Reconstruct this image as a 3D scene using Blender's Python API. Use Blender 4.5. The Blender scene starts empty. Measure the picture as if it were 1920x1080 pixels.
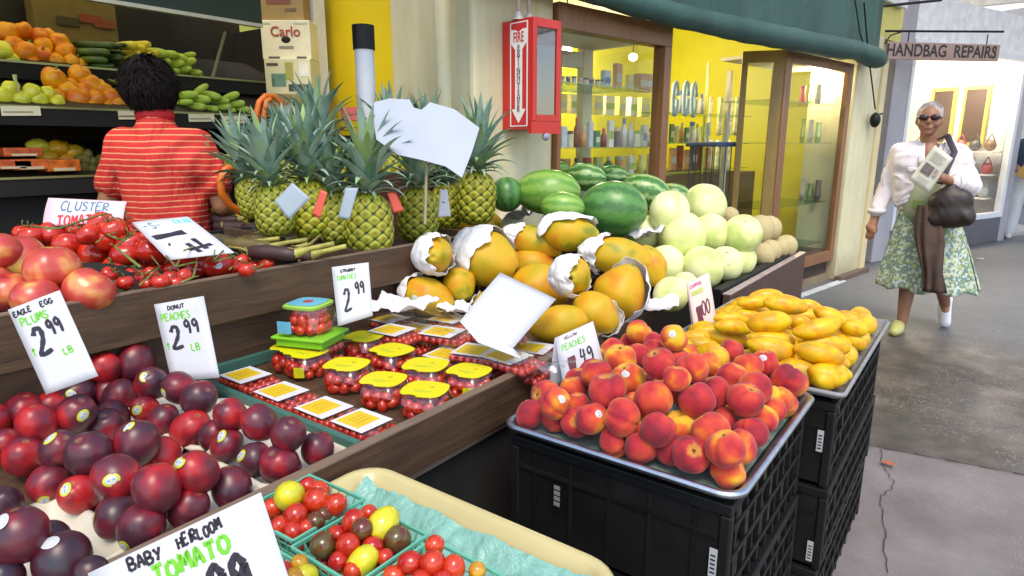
import bpy, bmesh, math, random
import numpy as np
from mathutils import Vector, Matrix, Quaternion, noise as MN
from mathutils.bvhtree import BVHTree
random.seed(7)
R_ = math.radians
# ------------------------------------------------ camera, world, sun, exposure
sc = bpy.context.scene
H = 1.37; F = 1200.0
_up = np.array([0, -F, -270.0]); _up /= np.linalg.norm(_up)
_d = np.array([910.0, -270.0, F]); _d -= _d.dot(_up)*_up; _d /= np.linalg.norm(_d)
RM = np.array([np.cross(_d, _up), _d, _up])          # rows: world X, Y, Z seen from the camera
CR, CD, CF = (Vector(RM[:, i]) for i in range(3))     # camera right / down / forward in the world
CAM = Vector((0, 0, H))
cam_data = bpy.data.cameras.new('camera'); cam = bpy.data.objects.new('camera', cam_data)
sc.collection.objects.link(cam); sc.camera = cam
cam_data.lens = 36*F/1920; cam_data.sensor_width = 36; cam_data.clip_start = .05; cam_data.clip_end = 400
m = Matrix.Identity(4)
for i in range(3):
    m[i][0] = CR[i]; m[i][1] = -CD[i]; m[i][2] = -CF[i]; m[i][3] = CAM[i]
cam.matrix_world = m
SUN_EL, SUN_AZ = 58, 140      # azimuth clockwise from +Y
world = bpy.data.worlds.new("World"); sc.world = world; world.use_nodes = True
wn = world.node_tree
sky = wn.nodes.new('ShaderNodeTexSky'); sky.sky_type = 'NISHITA'; sky.sun_disc = False
sky.sun_elevation = R_(SUN_EL); sky.sun_rotation = R_(SUN_AZ); sky.dust_density = 1.0; sky.air_density = 1.0
bg = wn.nodes['Background']; bg.inputs[1].default_value = .15
wn.links.new(sky.outputs[0], bg.inputs[0])
sun_d = bpy.data.lights.new('sun', 'SUN'); sun_d.energy = 1.0; sun_d.angle = R_(24); sun_d.color = (1, .95, .88)
sun = bpy.data.objects.new('sun', sun_d); sc.collection.objects.link(sun)
_s = Vector((math.sin(R_(SUN_AZ))*math.cos(R_(SUN_EL)), math.cos(R_(SUN_AZ))*math.cos(R_(SUN_EL)), math.sin(R_(SUN_EL))))
sun.rotation_euler = _s.to_track_quat('Z', 'Y').to_euler()
sc.view_settings.view_transform = 'Standard'; sc.view_settings.look = 'None'
sc.view_settings.exposure = 1.28; sc.view_settings.gamma = 1
try:
    sc.view_settings.use_white_balance = True; sc.view_settings.white_balance_temperature = 7300; sc.view_settings.white_balance_tint = 10
except Exception: pass
try: sc.view_settings.use_curve_mapping = False
except Exception: pass
sc.cycles.max_bounces = 8; sc.cycles.transparent_max_bounces = 16
sc.cycles.use_denoising = True

# ------------------------------------------------ where things stand
def ray(px, py): return Vector(RM @ np.array([px-960, py-540, F]))
def Zp(px, py, z): r = ray(px, py); return CAM + r*((z-H)/r.z)
def Xp(px, py, x): r = ray(px, py); return CAM + r*(x/r.x)
def Yp(px, py, y): r = ray(px, py); return CAM + r*(y/r.y)
def Dp(px, py, d): return CAM + ray(px, py)*(d/F)     # at depth d
def depth(p): return (Vector(p)-CAM).dot(CF)
def pix(p):
    q = Vector(p)-CAM; c = q.dot(CF); return 960+q.dot(CR)*F/c, 540+q.dot(CD)*F/c
U = Vector((.19, 1, 0)).normalized(); N = Vector((U.y, -U.x, 0))   # along the shop front; outwards to the alley
P0 = Vector((-1.115, 7.54, 0))
def SFp(px, py, off=0):
    r = ray(px, py); t = (P0+N*off-CAM).dot(N)/r.dot(N); return CAM + r*t
def SA(a, off, z): return P0 + U*(a - P0.dot(U)) + N*off + Vector((0, 0, z))   # a metres along the front

# ------------------------------------------------ object helpers
C = sc.collection
def meta(o, label=None, cat=None, group=None, kind=None):
    for k, v in (('label', label), ('category', cat), ('group', group), ('kind', kind)):
        if v: o[k] = v
    return o
def empty(name, loc=(0, 0, 0), rz=0, label=None, cat=None, group=None):
    o = bpy.data.objects.new(name, None); C.objects.link(o); o.location = loc; o.rotation_euler = (0, 0, rz)
    o.empty_display_size = .05
    return meta(o, label, cat, group)
def inst(name, mesh, parent=None, loc=(0, 0, 0), rot=None, scale=None):
    o = bpy.data.objects.new(name, mesh); C.objects.link(o); o.location = loc
    if rot is not None:
        if isinstance(rot, Quaternion): o.rotation_mode = 'QUATERNION'; o.rotation_quaternion = rot
        else: o.rotation_euler = rot
    if scale is not None: o.scale = (scale,)*3 if isinstance(scale, (int, float)) else scale
    if parent is not None: o.parent = parent
    return o
class G:
    def __init__(s): s.v = []; s.f = []; s.m = []; s.mi = 0
    def add(s, vs, fs):
        b = len(s.v); s.v += [tuple(v) for v in vs]; s.f += [tuple(i+b for i in f) for f in fs]; s.m += [s.mi]*len(fs); return s
    def box(s, c, d, rot=None):
        hx, hy, hz = d[0]/2, d[1]/2, d[2]/2
        vs = [Vector((x, y, z)) for x in (-hx, hx) for y in (-hy, hy) for z in (-hz, hz)]
        if rot is not None: vs = [rot @ v for v in vs]
        c = Vector(c)
        return s.add([v+c for v in vs], [(0, 1, 3, 2), (4, 6, 7, 5), (0, 4, 5, 1), (2, 3, 7, 6), (0, 2, 6, 4), (1, 5, 7, 3)])
    def box2(s, a, b): a = Vector(a); b = Vector(b); return s.box((a+b)/2, (abs(b.x-a.x), abs(b.y-a.y), abs(b.z-a.z)))
    def tube(s, pts, rs, n=10, caps=True, flat=1.0):
        pts = [Vector(p) for p in pts]
        if isinstance(rs, (int, float)): rs = [rs]*len(pts)
        rings = []; t0 = (pts[1]-pts[0]).normalized()
        a = t0.orthogonal().normalized()
        for i, p in enumerate(pts):
            t = (pts[min(i+1, len(pts)-1)]-pts[max(i-1, 0)]).normalized()
            a = (a - t*a.dot(t)).normalized(); b = t.cross(a)
            rings.append([p + (a*math.cos(2*math.pi*k/n) + b*flat*math.sin(2*math.pi*k/n))*rs[i] for k in range(n)])
        fs = [(i*n+k, i*n+(k+1) % n, (i+1)*n+(k+1) % n, (i+1)*n+k) for i in range(len(pts)-1) for k in range(n)]
        if caps: fs += [tuple(reversed(range(n))), tuple(range((len(pts)-1)*n, len(pts)*n))]
        return s.add([v for r in rings for v in r], fs)
    def lathe(s, prof, n=24, c=(0, 0, 0), sq=0):
        vs = []; c = Vector(c)
        for r, z in prof:
            for k in range(n):
                a = 2*math.pi*k/n; q = 1
                if sq: q = 1/((abs(math.cos(a))**sq+abs(math.sin(a))**sq)**(1/sq))
                vs.append(c+Vector((r*q*math.cos(a), r*q*math.sin(a), z)))
        m_ = len(prof)
        return s.add(vs, [(i*n+k, i*n+(k+1) % n, (i+1)*n+(k+1) % n, (i+1)*n+k) for i in range(m_-1) for k in range(n)])
    def ell(s, c, r, rot=None, nu=16, nv=10, fn=None):
        c = Vector(c); vs = []
        if isinstance(r, (int, float)): r = (r, r, r)
        for j in range(nv+1):
            th = math.pi*j/nv
            for i in range(nu):
                ph = 2*math.pi*i/nu
                v = Vector((math.sin(th)*math.cos(ph), math.sin(th)*math.sin(ph), math.cos(th)))
                if fn: v = v*fn(th, ph)
                v = Vector((v.x*r[0], v.y*r[1], v.z*r[2]))
                vs.append(c + (rot @ v if rot is not None else v))
        fs = [(j*nu+i, (j+1)*nu+i, (j+1)*nu+(i+1) % nu, j*nu+(i+1) % nu) for j in range(nv) for i in range(nu)]
        return s.add(vs, fs)
    def grid(s, fn, nu, nv):
        vs = [fn(i/nu, j/nv) for j in range(nv+1) for i in range(nu+1)]
        return s.add(vs, [(j*(nu+1)+i, j*(nu+1)+i+1, (j+1)*(nu+1)+i+1, (j+1)*(nu+1)+i) for j in range(nv) for i in range(nu)])
    def prism(s, poly, z0, z1):
        n = len(poly)
        return s.add([(x, y, z0) for x, y in poly]+[(x, y, z1) for x, y in poly],
                     [tuple(reversed(range(n))), tuple(range(n, 2*n))]+[(i, (i+1) % n, n+(i+1) % n, n+i) for i in range(n)])
    def mesh(s, name, mats, smooth=True, merge=False):
        me = bpy.data.meshes.new(name); me.from_pydata(s.v, [], s.f)
        for mt in (mats if isinstance(mats, (list, tuple)) else [mats]): me.materials.append(mt)
        me.polygons.foreach_set('material_index', s.m); 
        if merge:
            b = bmesh.new(); b.from_mesh(me); bmesh.ops.remove_doubles(b, verts=b.verts, dist=1e-5); bmesh.ops.recalc_face_normals(b, faces=b.faces); b.to_mesh(me); b.free()
        me.polygons.foreach_set('use_smooth', [smooth]*len(me.polygons)); me.update(); return me
    def obj(s, name, mats, parent=None, smooth=False, bevel=0, solid=0, **k):
        o = inst(name, s.mesh(name, mats, smooth, merge=bool(bevel)), parent)
        if solid:
            q = o.modifiers.new('s', 'SOLIDIFY'); q.thickness = solid; q.offset = 0
        if bevel:
            q = o.modifiers.new('b', 'BEVEL'); q.width = bevel; q.segments = 2; q.limit_method = 'ANGLE'
        return meta(o, **k)
def rotz(a): return Matrix.Rotation(a, 3, 'Z')
def fused(name, prims, voxel, mats, parent=None, smooth=6):
    """one continuous skin round tapered limbs"""
    g = G()
    for p in prims:
        if p[0] == 'c':
            _, a, b, r0, r1 = p[:5]; a = Vector(a); b = Vector(b); n = 14
            d = (b-a).normalized(); pts = []; rs = []
            for k in range(5): t = math.pi/2*(1-k/4); pts.append(a-d*r0*math.sin(t)); rs.append(max(r0*math.cos(t), .0005))
            for k in range(5): t = math.pi/2*k/4; pts.append(b+d*r1*math.sin(t)); rs.append(max(r1*math.cos(t), .0005))
            g.tube(pts, rs, n)
        else: g.ell(p[1], p[2], p[3] if len(p) > 3 else None, 20, 14)
    tmp = g.obj('tmp', mats); 
    q = tmp.modifiers.new('r', 'REMESH'); q.mode = 'VOXEL'; q.voxel_size = voxel; q.use_smooth_shade = True
    q = tmp.modifiers.new('s', 'SMOOTH'); q.factor = .5; q.iterations = smooth
    dg = bpy.context.evaluated_depsgraph_get(); me = bpy.data.meshes.new_from_object(tmp.evaluated_get(dg))
    old = tmp.data; bpy.data.objects.remove(tmp); bpy.data.meshes.remove(old)
    me.name = name; me.polygons.foreach_set('use_smooth', [True]*len(me.polygons))
    return inst(name, me, parent)

# ------------------------------------------------ materials
class NT:
    def __init__(s, name):
        s.m = bpy.data.materials.new(name); s.m.use_nodes = True; s.t = s.m.node_tree
        s.b = s.t.nodes['Principled BSDF']; s.out = s.t.nodes['Material Output']
    def n(s, typ, **k):
        x = s.t.nodes.new('ShaderNode'+typ)
        for a, v in k.items():
            if a.startswith('i_'): s.set(x, a[2:], v)
            else: setattr(x, a, v)
        return x
    def set(s, x, key, v):
        if isinstance(key, str) and key.isdigit(): key = int(key)
        i = x.inputs[key]
        if hasattr(v, 'is_output'): s.t.links.new(v, i)
        else: i.default_value = v if not (isinstance(v, tuple) and len(v) == 3 and i.type == 'RGBA') else (*v, 1)
    def coord(s, kind='Object', scale=1, rand=False):
        c = s.n('TexCoord').outputs[kind]
        mp = s.n('Mapping'); s.set(mp, 'Vector', c); s.set(mp, 'Scale', scale if isinstance(scale, tuple) else (scale,)*3)
        if rand:
            oi = s.n('ObjectInfo'); mu = s.n('Math', operation='MULTIPLY'); s.set(mu, 0, oi.outputs['Random']); s.set(mu, 1, 57.0)
            cb = s.n('CombineXYZ'); 
            for k in range(3): s.set(cb, k, mu.outputs[0])
            s.set(mp, 'Location', cb.outputs[0])
        return mp.outputs[0]
    def noise(s, vec, scale=5, detail=4, rough=.55, dist=0):
        x = s.n('TexNoise'); s.set(x, 'Vector', vec); s.set(x, 'Scale', scale); s.set(x, 'Detail', detail); s.set(x, 'Roughness', rough); s.set(x, 'Distortion', dist); return x.outputs[0]
    def ramp(s, fac, stops, interp='LINEAR'):
        x = s.n('ValToRGB'); s.set(x, 0, fac); cr = x.color_ramp; cr.interpolation = interp
        while len(cr.elements) < len(stops): cr.elements.new(.5)
        for e, (p, c) in zip(cr.elements, stops): e.position = p; e.color = (*c, 1) if len(c) == 3 else c
        return x.outputs[0]
    def math(s, op, a, b=0.0, c=None):
        x = s.n('Math', operation=op); s.set(x, 0, a); s.set(x, 1, b)
        if c is not None: s.set(x, 2, c)
        return x.outputs[0]
    def mix(s, f, a, b, bt='MIX'):
        x = s.n('Mix', data_type='RGBA', blend_type=bt); s.set(x, 0, f); s.set(x, 6, a); s.set(x, 7, b); return x.outputs[2]
    def bump(s, h, st=.3, dist=.01):
        x = s.n('Bump'); s.set(x, 'Height', h); s.set(x, 'Strength', st); s.set(x, 'Distance', dist); s.set(s.b, 'Normal', x.outputs[0])
    def fin(s, col=None, rough=.5, spec=None, **k):
        if col is not None: s.set(s.b, 'Base Color', col)
        s.set(s.b, 'Roughness', rough)
        if spec is not None: s.set(s.b, 'Specular IOR Level', spec)
        for a, v in k.items(): s.set(s.b, a.replace('_', ' '), v)
        return s.m
_mc = {}
def flat(col, rough=.55, var=.12, nscale=9, bump=.0, metal=0, spec=None, **k):
    key = (col, rough, var, nscale, bump, metal, spec, tuple(k.items()))
    if key in _mc: return _mc[key]
    t = NT('mat_%d' % len(_mc)); v = t.coord(rand=True); nz = t.noise(v, nscale, 5, .6)
    d = tuple(max(0, c*(1-var*1.6)) for c in col); l = tuple(min(1, c*(1+var)) for c in col)
    c = t.ramp(nz, [(.3, d), (.7, l)])
    if bump: t.bump(t.noise(v, nscale*6, 4), bump, .004)
    _mc[key] = t.fin(c, rough, spec, Metallic=metal, **k); return _mc[key]
def clear(name, tint=(1, 1, 1), gl=.12, rough=.05):
    t = NT(name); t.t.nodes.remove(t.b)
    tr = t.n('BsdfTransparent', i_Color=tint); g = t.n('BsdfGlossy', i_Roughness=rough); g.inputs[0].default_value = (.9, .9, .9, 1)
    lw = t.n('LayerWeight', i_Blend=.25); f = t.math('ADD', t.math('MULTIPLY', lw.outputs['Fresnel'], .35 if gl < .05 else .7), gl); ge = t.n('NewGeometry'); f = t.math('MULTIPLY', f, t.math('SUBTRACT', 1.0, ge.outputs['Backfacing']))
    mx = t.n('MixShader'); t.set(mx, 0, f); t.set(mx, 1, tr.outputs[0]); t.set(mx, 2, g.outputs[0]); t.t.links.new(mx.outputs[0], t.out.inputs[0]); return t.m
GLASS = clear('window_glass', (.96, .98, .96), .025, .02); PLASTIC = clear('clear_plastic', (.97, .96, .96), .07, .12); FILM = clear('crumpled_film', (.98, .98, .98), .12, .16)

def wood(name, c1, c2, axis=1, sc_=1.0, rough=.6):
    t = NT(name); s = [14, 14, 14]; s[axis] = 1.2
    v = t.coord(scale=tuple(q*sc_ for q in s), rand=True)
    n1 = t.noise(v, 2.2, 6, .6, 1.2); n2 = t.noise(v, 9, 4, .6)
    c = t.ramp(t.math('ADD', t.math('MULTIPLY', n1, .7), t.math('MULTIPLY', n2, .3)), [(.3, c1), (.55, tuple((a+b)/2 for a, b in zip(c1, c2))), (.72, c2)])
    n3 = t.noise(t.coord(), 3, 3); c = t.mix(t.math('MULTIPLY', n3, .5), c, tuple(q*.45 for q in c1))
    t.bump(n2, .35, .003); return t.fin(c, rough)
WOOD_DARK = wood('weathered_board', (.042, .022, .012), (.165, .088, .044), 1)
WOOD_RED = wood('red_brown_board', (.06, .028, .020), (.15, .07, .05), 1)
WOOD_EDGE = wood('sawn_edge', (.16, .10, .065), (.34, .24, .17), 1)
WOOD_CASE = wood('case_frame_wood', (.20, .085, .035), (.36, .17, .08), 2, .6, .4)
WOOD_OLIVE = wood('case_side_wood', (.20, .13, .03), (.33, .22, .06), 2, .6, .45)
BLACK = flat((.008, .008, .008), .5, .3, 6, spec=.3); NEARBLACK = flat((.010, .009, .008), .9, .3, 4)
WHITE_CARD = flat((.56, .57, .61), .55, .03, 4); TOM_LEAF = flat((.10, .16, .03), .6, .3, 30)
ALU = flat((.50, .54, .60), .34, .10, 30, .04, 1.0); 

def fruit_mat(name, stops, scale=1.1, rough=.4, fine=.06, grad=None, bump=.05, spec=.5, fscale=24, fuzz=0, spk=None, coat=0, pole=None):
    t = NT(name); v = t.coord(rand=True); a = t.noise(v, scale, 2.5, .45, .15)
    oi = t.n('ObjectInfo'); a = t.math('ADD', a, t.math('MULTIPLY', t.math('SUBTRACT', oi.outputs['Random'], .5), grad or .12))
    f = t.noise(v, fscale, 4, .65); a = t.math('ADD', a, t.math('MULTIPLY', t.math('SUBTRACT', f, .5), fine*4))
    c = t.ramp(a, stops)
    if spk:
        vo = t.n('TexVoronoi', feature='F1'); t.set(vo, 'Vector', v); t.set(vo, 'Scale', spk[0])
        k = t.math('LESS_THAN', vo.outputs[0], spk[1]); c = t.mix(t.math('MULTIPLY', k, spk[3]), c, spk[2])
    if pole:      # the hollow round the stem: (inner radius, inner colour, outer radius, outer colour, strength)
        ow = t.n('SeparateXYZ'); t.set(ow, 0, t.coord()); rad = t.math('SQRT', t.math('ADD', t.math('POWER', ow.outputs[0], 2.0), t.math('POWER', ow.outputs[1], 2.0)))
        rad = t.math('ADD', rad, t.math('MULTIPLY', t.math('SUBTRACT', t.noise(v, 4, 3), .5), pole[2]*1.1)); up = t.math('GREATER_THAN', ow.outputs[2], 0.0)
        o_ = t.ramp(rad, [(pole[2]*.45, (1, 1, 1)), (pole[2], (0, 0, 0))]); i_ = t.ramp(rad, [(pole[0]*.6, (1, 1, 1)), (pole[0], (0, 0, 0))])
        c = t.mix(t.math('MULTIPLY', t.math('MULTIPLY', o_, up), pole[4]), c, pole[3]); c = t.mix(t.math('MULTIPLY', i_, up), c, pole[1])
    if bump: t.bump(t.noise(v, fscale*2, 3), bump, .02)
    kw = {}
    if fuzz: kw = {'Sheen_Weight': fuzz, 'Sheen_Roughness': .5}
    if coat: kw['Coat_Weight'] = coat; kw['Coat_Roughness'] = .12
    return t.fin(c, rough, spec, **kw)
M_PEACH = fruit_mat('peach_skin', [(.28, (.74, .40, .03)), (.36, (.68, .18, .022)), (.45, (.58, .07, .03)), (.60, (.42, .022, .032)), (.76, (.20, .016, .028))], .7, .68, .04, .28, .08, .2, fuzz=.15, pole=(.10, (.07, .045, .02), .48, (.66, .36, .05), .55))
M_NECT = fruit_mat('nectarine_skin', [(.28, (.72, .50, .10)), (.38, (.66, .28, .08)), (.48, (.55, .07, .045)), (.70, (.38, .025, .03))], .8, .3, .04, .1, .03, .5, fuzz=0, coat=.2)
M_PLUM = fruit_mat('plum_skin', [(.30, (.42, .016, .018)), (.42, (.24, .012, .022)), (.54, (.125, .014, .026)), (.72, (.055, .018, .030))], .8, .34, .06, .30, .03, .5, 30, spk=(26, .10, (.35, .12, .06), .25), pole=(.05, (.10, .06, .03), .20, (.30, .14, .06), .6))
M_PLUMD = fruit_mat('dark_plum_skin', [(.30, (.25, .010, .012)), (.40, (.07, .010, .018)), (.70, (.022, .016, .028))], .9, .35, .07, .10, .03, .5, 14)
M_TOM = fruit_mat('tomato_skin', [(.3, (.62, .035, .012)), (.7, (.42, .010, .008))], 1, .2, .02, .1, .0, .55, coat=.2)
M_CHER = fruit_mat('cherry_tomato_skin', [(.3, (.60, .05, .010)), (.7, (.40, .008, .006))], 1, .18, .02, .3, .0, .55, coat=.2)
M_CHERD = fruit_mat('dark_cherry_tomato', [(.35, (.10, .075, .018)), (.6, (.13, .022, .012))], 1.4, .2, .04, .1, .0, .55, coat=.2)
M_CHERY = fruit_mat('yellow_cherry_tomato', [(.35, (.70, .60, .02)), (.6, (.55, .52, .03))], 1.4, .2, .04, .1, .0, .55, coat=.2)
M_CHERO = fruit_mat('orange_cherry_tomato', [(.35, (.60, .33, .02)), (.6, (.50, .20, .015))], 1.4, .2, .04, .1, .0, .55, coat=.2)
M_MANGO = fruit_mat('mango_skin', [(.30, (.66, .46, .012)), (.46, (.72, .42, .008)), (.60, (.70, .29, .008)), (.72, (.46, .28, .02))], 1.0, .38, .03, .12, .06, .4, 16, spk=(5, .05, (.10, .05, .02), .8), pole=(.09, (.07, .04, .015), .22, (.40, .26, .03), .7))
M_PAPAYA = fruit_mat('papaya_skin', [(.28, (.20, .22, .015)), (.38, (.46, .33, .014)), (.54, (.60, .34, .014)), (.70, (.60, .24, .014)), (.82, (.54, .13, .014))], .9, .46, .05, .14, .06, .35, 14, spk=(4.5, .035, (.12, .05, .02), .8), pole=(.09, (.06, .04, .02), .5, (.40, .36, .03), .5))
M_HONEY = fruit_mat('honeydew_skin', [(.3, (.46, .56, .18)), (.45, (.72, .75, .30)), (.72, (.82, .82, .47))], .9, .4, .02, .14, .02, .4, 12, spk=(2.6, .03, (.30, .27, .04), .7), pole=(.06, (.25, .20, .10), .16, (.45, .42, .20), .6))
M_LIME = fruit_mat('chayote_skin', [(.3, (.34, .52, .05)), (.7, (.52, .66, .10))], 1.2, .4, .04, .2)
M_YEL = fruit_mat('yellow_squash_skin', [(.3, (.75, .58, .03)), (.7, (.72, .66, .08))], 1, .4, .03, .15)
M_ORP = fruit_mat('orange_pepper_skin', [(.3, (.86, .38, .008)), (.5, (.82, .25, .006)), (.7, (.70, .13, .006))], 1, .35, .03, .2)
M_YEP = fruit_mat('pale_pepper_skin', [(.3, (.66, .68, .06)), (.7, (.78, .70, .04))], 1, .28, .03, .15, coat=.2)
M_ZUC = fruit_mat('zucchini_skin', [(.3, (.018, .05, .008)), (.55, (.035, .09, .012)), (.75, (.10, .18, .03))], 1.5, .3, .08, .1)
M_AVO = fruit_mat('kiwi_skin', [(.3, (.12, .14, .02)), (.7, (.28, .20, .05))], 1.5, .7, .05, .2)
M_EGG = fruit_mat('eggplant_skin', [(.32, (.05, .022, .022)), (.48, (.028, .014, .014)), (.60, (.085, .065, .018)), (.72, (.16, .12, .035))], 1.3, .5, .08, .35)
M_STEM = flat((.22, .24, .06), .6, .3, 20, .2)
M_VINE = flat((.16, .20, .05), .6, .3, 40, .1)

def melon_mats():
    t = NT('cantaloupe_rind'); v = t.coord(rand=True); vo = t.n('TexVoronoi', feature='DISTANCE_TO_EDGE'); t.set(vo, 'Vector', v); t.set(vo, 'Scale', 9.0)
    e = t.ramp(vo.outputs[0], [(.0, (1, 1, 1)), (.10, (0, 0, 0))]); c = t.mix(e, (.46, .36, .15), (.62, .52, .34)); t.bump(e, .3, .03); cant = t.fin(c, .7)
    out = []
    for nm, d, l, wd in (('watermelon_dark_rind', (.045, .15, .035), (.09, .25, .055), .16), ('watermelon_green_rind', (.11, .28, .035), (.22, .40, .07), .28), ('watermelon_striped_rind', (.05, .18, .035), (.34, .50, .20), .48)):
        t = NT(nm); v = t.coord(); sx = t.n('SeparateXYZ'); t.set(sx, 0, v)
        an = t.math('ARCTAN2', sx.outputs[1], sx.outputs[2]); nz = t.noise(v, 3.2, 4, .7, .6)
        w = t.math('SINE', t.math('ADD', t.math('MULTIPLY', an, 9), t.math('MULTIPLY', nz, 7.0)))
        w = t.math('ADD', t.math('MULTIPLY', w, .5), t.math('MULTIPLY', t.noise(v, 14, 4, .7), .8))
        c = t.ramp(w, [(wd-.28, d), (wd+.12, tuple((a+b)/2 for a, b in zip(d, l))), (wd+.4, l)]); out.append(t.fin(c, .33))
    return [cant]+out
M_CANT, M_WMD, M_WMG, M_WMS = melon_mats()
def pine_mat():
    t = NT('pineapple_skin'); at = t.n('Attribute', attribute_name='eye'); v = t.coord(rand=True)
    nz = t.noise(v, 2.0, 3); f = t.noise(v, 60, 3, .7)
    a = t.mix(nz, (.34, .44, .03), (.52, .42, .03)); oi = t.n('ObjectInfo')
    a = t.mix(t.math('MULTIPLY', oi.outputs['Random'], .5), a, (.20, .26, .05))
    e = t.math('ADD', at.outputs['Fac'], t.math('MULTIPLY', t.math('SUBTRACT', f, .5), .35))
    c = t.ramp(e, [(.04, (.045, .05, .012)), (.22, (.12, .14, .02)), (.42, (1, 1, 1)), (.80, (1, .98, .9)), (.96, (.62, .48, .36))])
    c2 = t.mix(1.0, a, c, 'MULTIPLY'); t.bump(f, .4, .004); return t.fin(c2, .5)
M_PINE = pine_mat()
def leaf_mat():
    t = NT('pineapple_leaf'); v = t.coord(rand=True); sx = t.n('SeparateXYZ'); t.set(sx, 0, t.coord())
    nz = t.noise(v, 3, 3); w = t.noise(t.coord(scale=(40, 40, 3), rand=True), 2, 3)
    a = t.math('ADD', t.math('MULTIPLY', nz, .6), t.math('MULTIPLY', w, .4)); oi = t.n('ObjectInfo'); a = t.math('ADD', a, t.math('MULTIPLY', t.math('SUBTRACT', oi.outputs['Random'], .5), .35))
    c = t.ramp(a, [(.25, (.08, .17, .09)), (.42, (.19, .31, .24)), (.55, (.31, .43, .37)), (.68, (.26, .40, .13)), (.85, (.36, .42, .13))]); t.bump(w, .3, .004); return t.fin(c, .5)
M_LEAF = leaf_mat()
def paper_mat(name, col, st=.5, sc2=14, rough=.6, trans=.0):
    t = NT(name); v = t.coord(rand=True); vo = t.n('TexVoronoi', feature='DISTANCE_TO_EDGE'); t.set(vo, 'Vector', t.coord(rand=True)); t.set(vo, 'Scale', sc2)
    nz = t.noise(v, sc2*.7, 5, .6, 1.0); h = t.math('ADD', nz, t.math('MULTIPLY', vo.outputs[0], .6)); t.bump(h, st, .02)
    c = t.ramp(nz, [(.3, tuple(q*.9 for q in col)), (.7, col)]); return t.fin(c, rough)
M_PAPER = paper_mat('wrapping_paper', (.82, .81, .82)); M_TEAL = paper_mat('teal_liner', (.22, .46, .38), .9, 16, .35)

# ------------------------------------------------ hand lettering
GL = {'A': '0,0 2,6 4,0|1,2.4 3.2,2.4', 'B': '0,0 0,6 3,5.6 3,3.6 0,3.2 3.6,2.6 3.4,.4 0,0', 'C': '4,5 2.4,6 .4,4.6 0,2 1.6,0 4,.8', 'D': '0,0 .3,6 3.4,4.6 3.6,1.6 0,0',
 'E': '4,6 .2,6 0,0 4,.2|.1,3.2 3,3.2', 'G': '4,5.2 2,6 .2,4 .2,1.4 2,0 4,1.2 4,2.8 2.4,2.8', 'H': '0,0 0,6|4,0 4,6|0,3 4,3.2', 'I': '1,0 1,6', 'L': '0,6 0,.2 3.6,0', 'M': '0,0 .6,6 2.2,2 3.8,6 4.6,0',
 'N': '0,0 .2,6 3.6,0 4,6', 'O': '2,6 .2,4.4 .2,1.4 2,0 3.8,1.6 3.8,4.4 2,6', 'P': '0,0 .2,6 3.4,5.4 3.2,3.2 .2,2.8', 'R': '0,0 0,6 3.2,5.4 3,3.4 .2,3 4,0', 'S': '3.8,5.4 1.8,6 .2,4.6 3.6,2 2.4,.1 0,.6',
 'T': '-.2,5.8 4.2,6|2,6 1.8,0', 'U': '0,6 .2,1.2 2,0 3.8,1.2 4,6', 'W': '0,6 1,0 2.2,4 3.4,0 4.6,6', 'Y': '0,6 2,3|4,6 1.2,0', '0': '2,6 .2,4.4 .2,1.4 2,0 3.8,1.6 3.8,4.4 2,6',
 '1': '1.6,6 1.4,0', '2': '.2,4.6 1.4,6 3,5.4 2.6,3.2 .2,.2 4.2,.6', '4': '1,6 .4,2.6 4,3|3,5.4 2.6,0', '9': '3.6,4.6 2,6 .4,4.6 1.6,3 3.6,4.4 3.4,0', '-': '0,3 3,3', '.': '0,.1 .5,.3', '^': '1,0 1,5|0,3 1,5 2.2,3.6', '$': '3.8,5.2 1.8,6 .2,4.6 3.6,2 2.4,.1 0,.6|2,6.8 1.8,-.8'}
def strokes(txt, x, y, h, w, thick, jit=.0, rot=0):
    """ribbon quads for a hand written word, in card units"""
    out = []; cx = x; k = h/6; kx = w/6; rr = random.Random(len(txt)*13+int(x*100))
    for ch in txt:
        if ch == ' ': cx += 3*kx; continue
        dy = rr.uniform(-jit, jit)*h
        for st in GL[ch].split('|'):
            pts = [(cx+float(a.split(',')[0])*kx, y+dy+float(a.split(',')[1])*k) for a in st.split()]
            out.append((pts, thick))
        cx += (2.2 if ch in '1I.' else 5.6)*kx
    return out
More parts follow.
